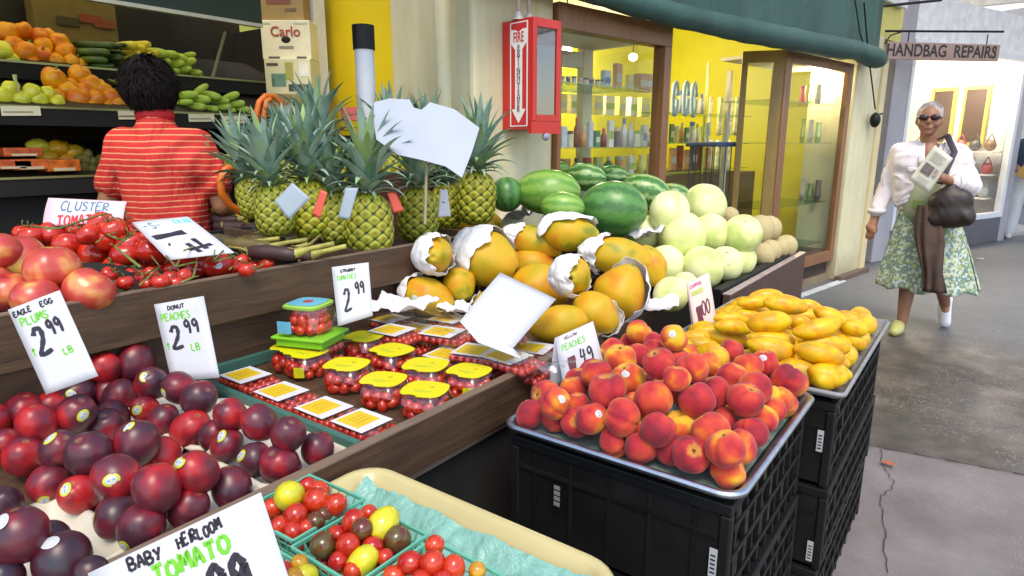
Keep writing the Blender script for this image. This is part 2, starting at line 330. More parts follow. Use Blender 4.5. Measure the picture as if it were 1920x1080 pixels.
def card(name, corners, lines, parent=None, thick=.0012, mat=None, bow=0.0, **k):
    """corners: top-left, top-right, bottom-right, bottom-left in the world; lines: (strokes, material)"""
    tl, tr, br, bl = [Vector(c) for c in corners]
    n = (tr-tl).cross(bl-tl).normalized(); 
    if n.dot(CAM-tl) < 0: n = -n
    w = ((tr-tl).length+(br-bl).length)/2; h = ((bl-tl).length+(br-tr).length)/2
    def P(u, v, o=0):
        a = tl.lerp(tr, u); b = bl.lerp(br, u); q = a.lerp(b, 1-v)
        return q + n*(bow*4*v*(1-v)+o)
    root = empty(name, (0, 0, 0)); meta(root, **k)
    g = G(); g.grid(lambda u, v: P(u, v), 6, 10); s = g.obj('card', mat or WHITE_CARD, root, smooth=True, solid=thick)
    for strk, mt in lines:
        g = G()
        for pts, th in strk:
            pp = [Vector((a*w, b*h)) for a, b in pts]
            fine = []
            for i in range(len(pp)-1):                      # round the corners of the pen's path
                p_0 = pp[max(i-1, 0)]; p1 = pp[i]; p2 = pp[i+1]; p3 = pp[min(i+2, len(pp)-1)]
                for q in range(5):
                    t = q/5; fine.append(.5*(2*p1+(p2-p_0)*t+(2*p_0-5*p1+4*p2-p3)*t*t+(3*p1-p_0-3*p2+p3)*t*t*t))
            fine.append(pp[-1]); L = []; Rr = []
            for i, p in enumerate(fine):
                d = (fine[min(i+1, len(fine)-1)]-fine[max(i-1, 0)]); d = d.normalized() if d.length > 1e-9 else Vector((1, 0))
                e = Vector((-d.y, d.x))*(th*1.25 if th > .02 else th*1.7)*h*.5*(1+.15*math.sin(i*1.7)); L.append(p+e); Rr.append(p-e)
            for i in range(len(fine)-1):
                q = [P(a.x/w, a.y/h, thick/2+.0004) for a in (L[i], L[i+1], Rr[i+1], Rr[i])]; g.add(q, [(0, 1, 2, 3)])
        g.obj('lettering', mt, root)
    return root
INK = flat((.022, .014, .028), .5, .2, 40); GREEN_INK = flat((.14, .50, .03), .5, .1, 40); BLUE_INK = flat((.04, .22, .32), .5, .1, 40); RED_INK = flat((.62, .03, .03), .5, .1, 40); MAROON = flat((.12, .02, .035), .5, .1, 40)
def text(name, s, size, loc, xdir, updir, mat, parent=None, ext=.0005, sx=1.0, bold=0):
    cu = bpy.data.curves.new(name, 'FONT'); cu.body = s; cu.size = size; cu.extrude = ext; cu.align_x = 'CENTER'; cu.align_y = 'CENTER'; cu.offset = bold
    cu.materials.append(mat); o = bpy.data.objects.new(name, cu); C.objects.link(o)
    x = Vector(xdir).normalized(); y = Vector(updir); y = (y-x*y.dot(x)).normalized(); z = x.cross(y)
    mw = Matrix.Identity(4)
    for i in range(3): mw[i][0] = x[i]*sx; mw[i][1] = y[i]; mw[i][2] = z[i]; mw[i][3] = loc[i]
    if parent is not None: o.parent = parent; mw = parent.matrix_basis.inverted() @ mw
    dg = bpy.context.evaluated_depsgraph_get(); me = bpy.data.meshes.new_from_object(o.evaluated_get(dg)); me.name = name
    par = o.parent; bpy.data.objects.remove(o); o = bpy.data.objects.new(name, me); C.objects.link(o); o.parent = par
    o.matrix_basis = mw; return o
def wrinkle(o, amp, fr, seed=0, stretch=(1, 1, 1)):
    me = o.data; ns = [v.normal.copy() for v in me.vertices]
    for v, n in zip(me.vertices, ns):
        q = Vector((v.co.x*stretch[0], v.co.y*stretch[1], v.co.z*stretch[2]))*fr+Vector((seed, seed, seed)); w = MN.noise(q+Vector((1, 2, 3))*MN.noise(q*.6))
        v.co += n*amp*(1-2.2*abs(w)-.3)
    me.update(); return o
ORD = ['zeroth', 'first', 'second', 'third', 'fourth', 'fifth', 'sixth', 'seventh', 'eighth', 'ninth', 'tenth', 'eleventh', 'twelfth', 'thirteenth', 'fourteenth', 'fifteenth', 'sixteenth', 'seventeenth', 'eighteenth', 'nineteenth', 'twentieth']
def name_rows(items, where, rows=None, front='from the front'):
    """items: (object, description). Each gets its row, counted from the front, and its place in it from the left."""
    L = [(o, d, *pix(o.matrix_basis.translation)) for o, d in items]
    L.sort(key=lambda q: -q[3]); rows = rows or max(1, round(math.sqrt(len(L)*.6))); per = math.ceil(len(L)/rows)
    for r in range(rows):
        row = sorted(L[r*per:(r+1)*per], key=lambda q: q[2])
        for k, (o, d, _, _) in enumerate(row):
            o['label'] = (f"{d}, {ORD[k+1]} from left in {ORD[r+1]} row {where}" if rows > 1 else f"{d}, {ORD[k+1]} from the left {where}")
def qrand(): return Quaternion((random.gauss(0, 1), random.gauss(0, 1), random.gauss(0, 1), random.gauss(0, 1))).normalized()
def qup(tilt=.5):
    return Matrix.Rotation(random.uniform(0, 6.28), 3, 'Z').to_quaternion() @ Quaternion((1, 0, 0), random.uniform(-tilt, tilt)) @ Quaternion((0, 0, 1), random.uniform(0, 6.28))
def quat_z(d): return Vector((0, 0, 1)).rotation_difference(Vector(d))
# ================================================ THE SETTING
def floor_mat():
    t = NT('asphalt_floor'); v = t.n('TexCoord').outputs['Object']
    def nz(s, d=5, r=.6, di=0): return t.noise(v, s, d, r, di)
    base = t.ramp(nz(.9, 5), [(.3, (.082, .088, .100)), (.7, (.13, .138, .152))])
    sy = t.n('SeparateXYZ'); t.set(sy, 0, v)
    yy = t.math('ADD', sy.outputs[1], t.math('MULTIPLY', t.math('SUBTRACT', nz(1.1, 4), .5), 2.4))
    damp = t.ramp(t.math('DIVIDE', yy, 10.0), [(.20, (0, 0, 0)), (.24, (1, 1, 1)), (.46, (1, 1, 1)), (.60, (0, 0, 0))])
    brown = t.ramp(nz(3.2, 8, .75), [(.32, (.022, .018, .014)), (.5, (.062, .048, .036)), (.62, (.115, .090, .072)), (.72, (.058, .056, .034))])
    c = t.mix(damp, base, brown)
    sp = t.n('TexVoronoi', feature='F1'); t.set(sp, 'Vector', v); t.set(sp, 'Scale', 55.0)
    k = t.math('MULTIPLY', t.math('LESS_THAN', sp.outputs[0], .22), t.math('GREATER_THAN', nz(1.7, 5), .50)); c = t.mix(t.math('MULTIPLY', k, .7), c, (.36, .31, .28))
    fine = nz(160, 3, .7); c = t.mix(t.math('MULTIPLY', t.math('SUBTRACT', fine, .35), .8), c, t.mix(.5, c, (.30, .28, .26)))
    t.bump(fine, .5, .004)
    r = t.ramp(nz(1.4, 4), [(.42, (.24,)*3), (.58, (.62,)*3)]); r2 = t.mix(damp, (.62,)*3, r)
    return t.fin(c, r2, .5)
g = G(); g.box2((-60, -20, -.3), (60, 80, 0)); meta(g.obj('ground', floor_mat()), kind='structure')
J0 = Zp(1600, 832, 0); J1 = Zp(1920, 893, 0); jd = (J1-J0).normalized()
def slab_mat():
    t = NT('concrete_slab'); v = t.n('TexCoord').outputs['Object']; a = t.noise(v, 1.6, 6, .65); f = t.noise(v, 120, 3, .75)
    c = t.ramp(a, [(.3, (.115, .092, .084)), (.5, (.185, .160, .156)), (.7, (.26, .235, .235))])
    sp = t.n('TexVoronoi', feature='F1'); t.set(sp, 'Vector', v); t.set(sp, 'Scale', 90.0); k = t.math('LESS_THAN', sp.outputs[0], .17)
    pat = t.ramp(t.noise(v, 2.2, 3), [(.46, (0, 0, 0)), (.56, (1, 1, 1))])
    c = t.mix(t.math('MULTIPLY', k, t.math('ADD', t.math('MULTIPLY', pat, .5), .12)), c, (.50, .40, .34)); c = t.mix(t.math('MULTIPLY', t.math('SUBTRACT', f, .4), .9), c, (.10, .085, .08))
    t.bump(f, .5, .003); return t.fin(c, .5)
g = G(); a = J0-jd*3; b = J1+jd*20; g.add([a, b, b+Vector((3, -16, 0)), a+Vector((0, -16, 0))], [(3, 2, 1, 0)])
o = g.obj('concrete_slab', slab_mat()); o.location.z = .005; meta(o, kind='structure')
DARKGAP = flat((.03, .026, .024), .9, .3, 20)
g = G(); nrm = Vector((-jd.y, jd.x, 0))*.006
pts = [J0+jd*(-.6+i*.12)+Vector((0, random.uniform(-.006, .006), 0)) for i in range(70)]
g.add([p-nrm for p in pts]+[p+nrm for p in pts], [(i, i+1, 71+i-1+0, 70+i) for i in range(69)]); o = g.obj('joint', DARKGAP); o.location.z = .010; meta(o, kind='structure')
cr = [Zp(x, y, 0) for x, y in ((1648, 840), (1655, 868), (1668, 895), (1676, 912), (1662, 928), (1648, 940), (1652, 965), (1664, 1000), (1660, 1040), (1668, 1090))]
fine = []
for i in range(len(cr)-1):
    for k in range(4): fine.append(cr[i].lerp(cr[i+1], k/4)+Vector((random.uniform(-.008, .008), random.uniform(-.008, .008), 0)))
g = G(); n_ = len(fine); g.add([p+Vector((-.0012-.001*random.random(), 0, 0)) for p in fine]+[p+Vector((.0012, 0, 0)) for p in fine], [(i, i+1, n_+i+1, n_+i) for i in range(n_-1)])
o = g.obj('crack', DARKGAP); o.location.z = .011; meta(o, kind='structure')
# litter
for (x, y), c, lb in (((1665, 872), (.45, .12, .05), 'orange leaf scrap lying by the pavement joint'), ((1838, 486), (.6, .6, .58), 'crumpled white paper scrap on the far asphalt')):
    p = Zp(x, y, .012); g = G(); g.grid(lambda u, v: p+Vector(((u-.5)*.05*(1 if c[0] < .5 else 1.5), (v-.5)*(.03 if c[0] < .5 else .05), .004+.012*MN.noise(Vector((u*4, v*4, x)))+.008)), 6, 4); meta(g.obj('litter_scrap', flat(c, .7), smooth=True), lb, 'litter')

# ---- shop room behind the front
SHOP_Y = flat((.40, .385, .014), .6, .06, 2); SHOP_W = flat((.62, .60, .50), .6, .06, 3); CREAM = None
t = NT('cream_paint'); v = t.coord(); nz = t.noise(v, 2, 5, .65); st = t.noise(t.coord(scale=(8, 8, .7)), 2, 4)
c = t.ramp(t.math('ADD', t.math('MULTIPLY', nz, .6), t.math('MULTIPLY', st, .4)), [(.32, (.50, .45, .27)), (.6, (.64, .60, .40))])
sx = t.n('SeparateXYZ'); t.set(sx, 0, v); dirt = t.ramp(t.math('ADD', sx.outputs[2], t.math('MULTIPLY', nz, .5)), [(.28, (1, 1, 1)), (.62, (0, 0, 0))])
c = t.mix(t.math('MULTIPLY', dirt, .5), c, (.20, .14, .09)); t.bump(nz, .1, .01); CREAM = t.fin(c, .5)
A0 = SFp(889, 300).dot(U); A1 = SFp(1040, 100).dot(U); A2 = SFp(1255, 60).dot(U); A3 = SFp(1483, 93).dot(U); A4 = SFp(1603, 118).dot(U); A5 = SFp(1648, 200).dot(U)
def slab(name, a0, a1, o0, o1, z0, z1, mat, parent=None, bevel=0, **k):
    """box along the shop front: a along, o outward (negative is inside)"""
    g = G(); P = [SA(a, o, z) for z in (z0, z1) for a, o in ((a0, o0), (a1, o0), (a1, o1), (a0, o1))]
    g.add(P, [(0, 1, 2, 3), (7, 6, 5, 4), (0, 4, 5, 1), (1, 5, 6, 2), (2, 6, 7, 3), (3, 7, 4, 0)])
    return g.obj(name, mat, parent, bevel=bevel, **k)
def sbox(name, *a, **k): return slab(name, *a, **k)
sbox('shop_back_wall', A0+.10, A5+.4, -3.3, -3.2, 0, 2.9, SHOP_Y, kind='structure')
sbox('shop_side_wall', A5+.1, A5+.2, -3.2, -.42, 0, 2.9, SHOP_Y, kind='structure')
sbox('shop_left_wall', A0+.10, A0+.20, -3.2, -1.0, 0, 2.9, SHOP_Y, kind='structure')
sbox('shop_ceiling', A0+.0, A5+.4, -3.3, -.10, 2.9, 3.0, SHOP_W, kind='structure')
sbox('shop_floor', A1+.0, A5-.35, -3.2, -.03, 0.0, .08, flat((.22, .17, .11), .5, .2, 3), kind='structure')
sbox('shop_head_wall', A0, A5+.4, -.10, .0, 2.42, 3.4, flat((.66, .60, .16), .6, .05), kind='structure')
sbox('gutter_strip', A2+.6, A4+.06, .06, .13, 0.002, .012, flat((.55, .58, .62), .5), kind='structure')
# pillars
def pillar(name, a0, a1, o0, o1, z, label, bev=.02):
    r = empty(name, SA((a0+a1)/2, (o0+o1)/2, 0)); meta(r, label, 'pillar')
    b = slab('shaft', a0, a1, o0, o1, 0, z, CREAM, bevel=bev); b.parent = r; b.matrix_parent_inverse = r.matrix_basis.inverted(); return r
p1 = pillar('pillar', A0, A1-.005, -.95, .0, 2.42, 'broad cream pillar behind the pineapples carrying the red cabinet')
bead = G(); c0 = SA(A0-.0, -.22, 0); bead.tube([c0, c0+Vector((0, 0, 2.42))], .045, 24); b = bead.obj('half_round_post', CREAM, smooth=True); b.parent = p1; b.matrix_parent_inverse = p1.matrix_basis.inverted()
p2 = pillar('pillar', A4+.02, A5-.14, -.42, .03, 2.42, 'cream pillar with scuffed foot between glass cabinet and repair shop', .012)
b = slab('corner_trim', A5-.139, A5-.01, -.3, .05, 0, 2.38, flat((.66, .55, .32), .5, .06)); b.parent = p2; b.matrix_parent_inverse = p2.matrix_basis.inverted()
b = slab('foot_rail', A4+.0, A5, .035, .10, 0, .05, flat((.12, .08, .06), .7)); b.parent = p2; b.matrix_parent_inverse = p2.matrix_basis.inverted()
# yellow return wall left of the pillar
YW = Yp(650, 100, 2.62)
g = G(); g.box2((-3.9, 2.62, 0), (-2.25, 2.75, 2.9)); meta(g.obj('yellow_wall', flat((.66, .48, .005), .55, .05, 2)), kind='structure')
# white pole with black cap
q = Yp(683, 100, 2.0); zt = Yp(684, 47, 2.0).z; zc = Yp(684, 92, 2.0).z
r = empty('bollard_pole', (q.x, 2.0, 0), label='white plastic pole with black cap before the yellow wall', cat='pole')
g = G(); g.tube([(0, 0, 0), (0, 0, zc)], .042, 24); g.obj('tube', flat((.62, .64, .68), .3, .05), r, smooth=False)
g = G(); g.tube([(0, 0, zc-.003), (0, 0, zt)], .048, 24); g.obj('cap', BLACK, r)
# metal corner post at the end of the produce rack
r = empty('metal_post', (0, 0, 0), label='grey aluminium corner post beside the stacked cartons', cat='post')
x0 = Yp(581, 90, 2.46).x; x1 = Yp(597, 90, 2.46).x
g = G(); g.box2((x0+.025, 2.44, 0), (x1, 2.52, 2.7)); g.obj('post_face', flat((.62, .66, .72), .35, .05, metal=.4), r)
g = G(); g.box2((x0, 2.46, 0), (x0+.023, 2.50, 2.7)); g.obj('post_groove', BLACK, r)

# ---- display cabinets of the shop
def bottle(kind, h, r, c1, c2, root):
    g = G()
    if kind == 'bottle':
        g.lathe([(0, 0), (r, 0), (r, h*.62), (r*.45, h*.76), (r*.4, h*.8)], 10); g.obj('bottle_body', flat(c1, .3), root, smooth=True)
        g = G(); g.lathe([(r*.5, h*.8), (r*.5, h), (0, h)], 10); g.obj('bottle_cap', flat(c2, .4), root)
    elif kind == 'jar':
        g.lathe([(0, 0), (r, .003), (r, h*.8)], 12); g.obj('jar_body', flat(c1, .3), root); g = G(); g.lathe([(r*1.04, h*.8), (r*1.04, h), (0, h)], 12); g.obj('jar_lid', flat(c2, .4), root)
    else:
        g.box2((-r, -r*.5, 0), (r, r*.5, h)); g.obj('carton', flat(c1, .5), root); g = G(); g.box2((-r*1.002, -r*.53, h*.3), (r*1.002, -r*.5, h*.62)); g.obj('carton_label', flat(c2, .5), root)
COLS = [((.60, .58, .50), (.05, .05, .06)), ((.65, .62, .20), (.5, .5, .4)), ((.25, .06, .05), (.5, .05, .04)), ((.45, .50, .62), (.5, .52, .6)), ((.08, .22, .12), (.6, .6, .5)), ((.6, .30, .14), (.55, .5, .4)), ((.10, .07, .14), (.5, .4, .3)), ((.55, .57, .6), (.10, .20, .45)), ((.70, .68, .62), (.30, .45, .10))]
CN = ['cream', 'yellow', 'dark red', 'pale blue', 'green', 'tan', 'purple', 'white', 'ivory']
def shelf_goods(a0, a1, off, z, n, kinds, h0, h1, where, group, sel=None, pitch=None):
    for k in range(n):
        kd = kinds[k % len(kinds)]; ci = (sel[k % len(sel)] if sel else random.randrange(len(COLS))); h = random.uniform(h0, h1)
        a = a0+(a1-a0)*(k+.5)/n
        r = empty('shop_'+kd, SA(a, off+random.uniform(-.03, .03), z), math.atan2(U.y, U.x)+random.uniform(-.2, .2)); rr = min((a1-a0)/n*.42, h*.42)
        bottle(kd, h, rr, *COLS[ci], r); meta(r, f"{CN[ci]} {kd}, {ORD[min(k+1,20)]} from left {where}", kd, group)
def case(name, label, posts, rails, glass, shelves):
    r = empty(name, (0, 0, 0)); meta(r, label, 'display case')
    for a in posts: slab('post', *a[:6], a[6] if len(a) > 6 else WOOD_CASE, r, bevel=.004)
    for a in rails: slab('rail', *a[:6], a[6] if len(a) > 6 else WOOD_CASE, r, bevel=.004)
    for a in glass: slab('glass_pane', *a, GLASS, r)
    for a in shelves: slab('glass_shelf', *a, clear_shelf, r)
    return r
clear_shelf = clear('glass_shelf', (.55, .72, .62), .12, .05)
zt1 = 2.10
za = SFp(1150, 168, -.25).z; zb = SFp(1150, 276, -.25).z; zk = SFp(1150, 315, -.25).z
W1 = .075
case('display_case', 'brown framed glass display case of bottles behind the watermelons',
     [(A1, A1+.03, -.06, .03, .5, zt1-.13), (A2-W1, A2, -.06, .03, .5, zt1-.13), (A1+.03, A1+.06, -.62, -.56, .5, zt1, SHOP_W), (A2-W1-.1, A2-W1, -.62, -.56, .5, zt1, SHOP_W)],
     [(A1, A2, -.06, .03, zt1-.13, zt1+.0), (A1, A2, -.06, .03, .35, .5), (A1+.031, A2-W1, -.56, -.061, zt1-.10, zt1-.02, SHOP_W), (A1+.061, A2-W1-.101, -.62, -.565, zt1-.22, zt1-.12, SHOP_W)],
     [(A1+.031, A2-W1-.001, -.02, -.014, .501, zt1-.131), (A2-W1+.03, A2-W1+.036, -.56, -.06, .5, zt1-.13)], [(A1+.035, A2-W1-.005, -.55, -.07, z-.006, z) for z in (za, zb, SFp(1150, 330, -.35).z)])
def goods(px, base, w, h, off, z, kd, ci, lb, grp):
    p = SFp(px, base, off); p.z = z+.001; s = depth(p)/F; r = empty('shop_'+kd, p, math.atan2(U.y, U.x)+random.uniform(-.15, .15)); bottle(kd, h*s, w*s*.5*(1.12 if kd == 'carton' else 1), *COLS[ci], r); meta(r, lb, kd, grp)
for k in range(8): goods(1054+11*k, 168, 9.5, 15+(k % 3), -.25, za, 'jar', (0, 6, 0, 5, 0, 6, 0, 0)[k], f"small dark lidded jar, {ORD[k+1]} from left on the upper display shelf", 'goods on the upper display shelf')
for px, w, h, kd, ci, lb in ((1135, 18, 32, 'carton', 7, 'white and blue carton left of the tan cartons on the upper display shelf'), (1157, 17, 46, 'carton', 5, 'tall tan carton in the middle of the upper display shelf'), (1180, 15, 28, 'carton', 1, 'yellow carton beside the tall tan carton'), (1205, 30, 32, 'carton', 5, 'wide tan carton at the right of the upper display shelf')): goods(px, 168, w, h, -.25, za, kd, ci, lb, 'goods on the upper display shelf')
for k in range(14): goods(1056+12.5*k, 276, 12, (38, 30, 54, 40, 46, 30, 34, 48, 36, 52, 44, 30, 40, 34)[k], -.2, zb, ('carton', 'jar', 'bottle', 'bottle', 'jar', 'carton', 'bottle')[k % 7], (3, 0, 2, 5, 3, 4, 2, 8, 6, 7, 3, 8, 7, 0)[k], f"{CN[(3,0,2,5,3,4,2,8,6,7,3,8,7,0)[k]]} {('carton','jar','bottle','bottle','jar','carton','bottle')[k%7]}, {ORD[k+1]} from left on the middle display shelf", 'goods on the middle display shelf')
for k in range(9): goods(1060+20*k, 330, 17, 36, -.35, SFp(1150, 330, -.35).z, ('carton', 'bottle', 'jar')[k % 3], (5, 0, 2, 1, 4, 5, 8, 1, 3)[k], f"{CN[(5,0,2,1,4,5,8,1,3)[k]]} {('carton','bottle','jar')[k%3]}, {ORD[k+1]} from left on the lowest visible display shelf", 'goods on the lowest display shelf')
zbk = SFp(1100, 214, -1.2).z
for k in range(8): goods(1052+22*k, 214, 20, 34, -1.2, zbk, 'carton', (1, 8, 1, 1, 8, 1, 8, 1)[k], f"{CN[(1,8,1,1,8,1,8,1)[k]]} carton, {ORD[k+1]} from left in the row behind the first case", 'cartons deep in the shop')
r = empty('wall_shelf', (0, 0, 0)); meta(r, 'low white shop shelf deep behind the first display case', 'shelf'); zz = zbk
slab('board', A1, A2+.1, -1.35, -1.05, zz-.02, zz-.001, SHOP_W, r); slab('counter', A1, A2+.2, -1.45, -1.05, .9, .95, WOOD_OLIVE, r); slab('front', A1, A2+.2, -1.44, -1.40, .08, .9, SHOP_W, r)
for a in (A1+.02, A2+.06): slab('bracket_post', a, a+.03, -1.4, -1.36, .951, zz-.021, SHOP_W, r)

# second cabinet: L shaped, end panel faces the camera
zt2 = 2.115; zb2 = SFp(1500, 505).z
e0 = Zp(1393, 96, zt2); en = (SA(A3, 0, 0)-Vector((e0.x, e0.y, 0)))
r = empty('glass_cabinet', (0, 0, 0)); meta(r, 'tall brown framed glass cabinet at the corner beside the cream pillar', 'display case')
def panel(P, Q, z0, z1, wl, wr, wt, wb, mat, r, th=.05):
    P = Vector((P.x, P.y, 0)); Q = Vector((Q.x, Q.y, 0)); d = (Q-P); L = d.length; d.normalize(); n = Vector((d.y, -d.x, 0))
    def bx(nm, a, b, z_0, z_1, mt, t0=0, t1=th, bev=.004):
        g = G(); K = [P+d*s-n*o+Vector((0, 0, z)) for z in (z_0, z_1) for s, o in ((a, t0), (b, t0), (b, t1), (a, t1))]
        g.add(K, [(0, 1, 2, 3), (7, 6, 5, 4), (0, 4, 5, 1), (1, 5, 6, 2), (2, 6, 7, 3), (3, 7, 4, 0)]); g.obj(nm, mt, r, bevel=bev)
    bx('stile', 0, wl, z0, z1, mat); bx('stile', L-wr, L, z0, z1, mat); bx('rail', wl+.0005, L-wr-.0005, z1-wt, z1, mat); bx('rail', wl+.0005, L-wr-.0005, z0, z0+wb, mat)
    bx('glass_pane', wl+.001, L-wr-.001, z0+wb+.001, z1-wt-.001, GLASS, th*.4, th*.5, 0)
    return d, n, L
panel(e0, SA(A3-.06, -.01, 0), zb2, zt2, .05, .09, .09, .13, WOOD_OLIVE, r)
panel(SA(A3, 0, 0), SA(A4, 0, 0), zb2, zt2, .06, .10, .09, .10, WOOD_CASE, r)
slab('post', A3-.058, A3-.001, -.06, .0, zb2, zt2, WOOD_CASE, r, bevel=.004)
slab('cabinet_floor', A3-.05, A4-.005, -.62, -.052, zb2+.02, zb2+.1, flat((.10, .06, .05), .5), r)
slab('plinth', A3, A4, -.5, -.06, .0, zb2-.002, flat((.05, .03, .025), .8), r)
slab('back_post', A3+.15, A3+.19, -.64, -.60, zb2+.1, zt2-.1, SHOP_W, r); slab('back_post', A4-.12, A4-.08, -.64, -.60, zb2+.1, zt2-.1, SHOP_W, r)
slab('cabinet_top', A3, A4, -.62, -.052, zt2-.03, zt2-.002, SHOP_W, r)
zs = [SFp(1540, y, -.3).z for y in (440, 370, 268, 200)]
for z in zs: slab('glass_shelf', A3+.0, A4-.1, -.58, -.09, z-.006, z, clear_shelf, r)
GV = clear('green_vase_glass', (.62, .80, .66), .2, .05)
nv_ = 0
for si, (z, py_) in enumerate(zip(zs, (440, 370, 268, 200))):
    for k in range(6):
        px_ = 1503+14.5*k; p = SFp(px_, py_, -.3+.09*(k % 3-1)); s_ = depth(p)/F; h = random.uniform(26, 48)*s_; rr = random.uniform(4.5, 7.5)*s_
        g = G(); g.lathe([(0, 0), (rr*.8, 0), (rr, h*.3), (rr*random.uniform(.45, .8), h*.7), (rr*.8, h)], 14); gl_ = (k+si) % 2 == 0
        mt = GV if gl_ else flat([(.5, .06, .05), (.10, .35, .22), (.55, .5, .4), (.45, .2, .06), (.15, .12, .10), (.62, .60, .55)][(k+2*si) % 6], .3)
        o = g.obj('vase', mt, smooth=True); o.location = (p.x, p.y, z+.001); meta(o, f"{'green glass' if gl_ else 'coloured'} vase, {ORD[k+1]} from left on {['lowest','second lowest','second highest','highest'][si]} shelf of corner cabinet", 'vase', 'vases in the corner cabinet')
# things hanging and standing in the open gap
zg = SFp(1290, 212, -.9).z; zg2 = SFp(1290, 268, -.9).z; zg3 = SFp(1290, 318, -.9).z
ga, gb = SFp(1240, 200, -.9).dot(U), SFp(1400, 200, -.9).dot(U)
r = empty('shelf_unit', (0, 0, 0)); meta(r, 'glass shelf unit with pale posts in the open shop gap', 'shelf')
for px in (1322, 1246): a = SFp(px, 200, -.82).dot(U); slab('post', a, a+.02, -.83, -.81, .08, SFp(1322, 115, -.82).z, flat((.6, .62, .12), .4), r)
for z in (zg, zg2, zg3): slab('glass_shelf', ga, gb, -1.15, -.835, z-.008, z, clear_shelf, r)
slab('base_cabinet', ga, gb+.1, -1.2, -.8, .08, zg3-.04, flat((.16, .09, .03), .5), r); slab('shelf_back', ga, gb+.1, -1.24, -1.22, .08, zg3, flat((.35, .33, .05), .5), r)
for k in range(5): goods(1262+13*k, 212, 11, (26, 40, 30, 44, 36)[k], -.95, zg, ('jar', 'bottle', 'carton', 'bottle', 'bottle')[k], (3, 7, 3, 7, 7)[k], f"{CN[(3,7,3,7,7)[k]]} {('jar','bottle','carton','bottle','bottle')[k]}, {ORD[k+1]} from left on the top shelf of the shop gap", 'goods in the shop gap')
for k in range(8): goods(1258+9.5*k, 268, 9, (34, 30, 36, 28, 38, 34, 30, 36)[k], -.95, zg2, ('carton', 'jar', 'bottle')[k % 3], (4, 1, 5, 4, 7, 8, 1, 3)[k], f"{CN[(4,1,5,4,7,8,1,3)[k]]} {('carton','jar','bottle')[k%3]}, {ORD[k+1]} from left on the middle shelf of the shop gap", 'goods in the shop gap')
for k in range(6): goods(1260+13*k, 318, 12.5, (40, 44, 36, 42, 46, 38)[k], -.95, zg3, 'carton', (5, 2, 5, 6, 2, 5)[k], f"{CN[(5,2,5,6,2,5)[k]]} carton, {ORD[k+1]} from left on the bottom shelf of the shop gap", 'goods in the shop gap')
for k, (px, py) in enumerate(((1268, 150), (1288, 150), (1303, 152))):           # pale slippers in blister packs on hooks
    p = SFp(px, py, -.80); s_ = depth(p)/F; g = G()
    g.tube([p+U*(7*s_*math.cos(t_))+Vector((0, 0, -28*s_+24*s_*math.sin(t_)*(1 if math.sin(t_) > 0 else 1.5))) for t_ in np.linspace(.0, 6.1, 16)], 4*s_, 8)
    o = g.obj('hanging_pack', flat((.38, .55, .62), .4), smooth=True); meta(o, f'pale blue looped pack, {ORD[k+1]} from left hanging in the shop gap', 'package', 'packs hanging in the shop gap')
for k in range(8):
    px, py = 1334+17*(k % 4), (182, 262)[k//4]; p = SFp(px, py, -1.3); s_ = depth(p)/F
    g = G(); g.grid(lambda u, v: p+U*((u-.5)*16*s_*(1-.3*(1-v)))+N*(.03*math.sin(u*6+k))+Vector((0, 0, -v*70*s_)), 5, 5); o = g.obj('plastic_bag', flat(((.55, .62, .40) if k % 2 else (.66, .68, .60)), .3, .3, 20), smooth=True, solid=.004)
    meta(o, f"pale bag, {ORD[k%4+1]} from left in {'upper' if k<4 else 'lower'} row behind the folded door", 'bag', 'bags hanging deep in the shop')
r = empty('wire_stand', (0, 0, 0)); meta(r, 'dark wire stand with blue top in the shop doorway', 'stand'); wa, wb = SFp(1320, 275, -.45).dot(U), SFp(1362, 275, -.45).dot(U); zs_ = SFp(1340, 275, -.45).z
for k in range(10):
    a = wa+(wb-wa)*(k % 5)/4; of = -.35 if k < 5 else -.58; g = G(); g.tube([SA(a, of, .08), SA(a, of, zs_)], .005, 6); g.obj('wire', flat((.03, .04, .08), .4), r)
slab('top', wa-.02, wb+.02, -.62, -.32, zs_, zs_+.04, flat((.03, .06, .16), .4), r, bevel=.01)
for z in (.5, .8): slab('tier', wa-.01, wb+.01, -.6, -.34, z, z+.012, flat((.03, .04, .08), .4), r)
# lamps seen lit in the shop
BULB = NT('lit_bulb'); BULB.fin((1, .9, .6), .5); BULB.set(BULB.b, 'Emission Color', (1, .85, .5)); BULB.set(BULB.b, 'Emission Strength', 12.0); BULB = BULB.m
for (px, py, of, rr, lb) in ((1062, 95, -1.6, .055, 'round lit bulb, leftmost lamp in the yellow shop'), (1187, 107, -2.2, .05, 'lit lamp above the case at the middle of the shop'), (1539, 131, -.3, .035, 'small lit bulb inside the top of the corner cabinet'), (1545+150, 137, -5, .0, '')):
    if rr == 0: continue
    p = SFp(px, py, of); o = empty('ceiling_lamp', p, label=lb, cat='lamp'); g = G(); g.ell((0, 0, 0), (rr, rr, rr*.8)); g.obj('bulb', BULB, o, smooth=True)
    g = G(); g.tube([(0, 0, rr*.7), (0, 0, min(2.9, 9)-p.z if of < -1 else zt2-.04-p.z)], .006, 6); g.obj('cord', BLACK, o)
    L = bpy.data.lights.new('bulb_light', 'POINT'); L.energy = 42 if of < -1 else 14; L.color = (1, .88, .62); L.shadow_soft_size = .12
    lo = bpy.data.objects.new('bulb_light', L); C.objects.link(lo); lo.parent = o; lo.location = (0, 0, -.1)

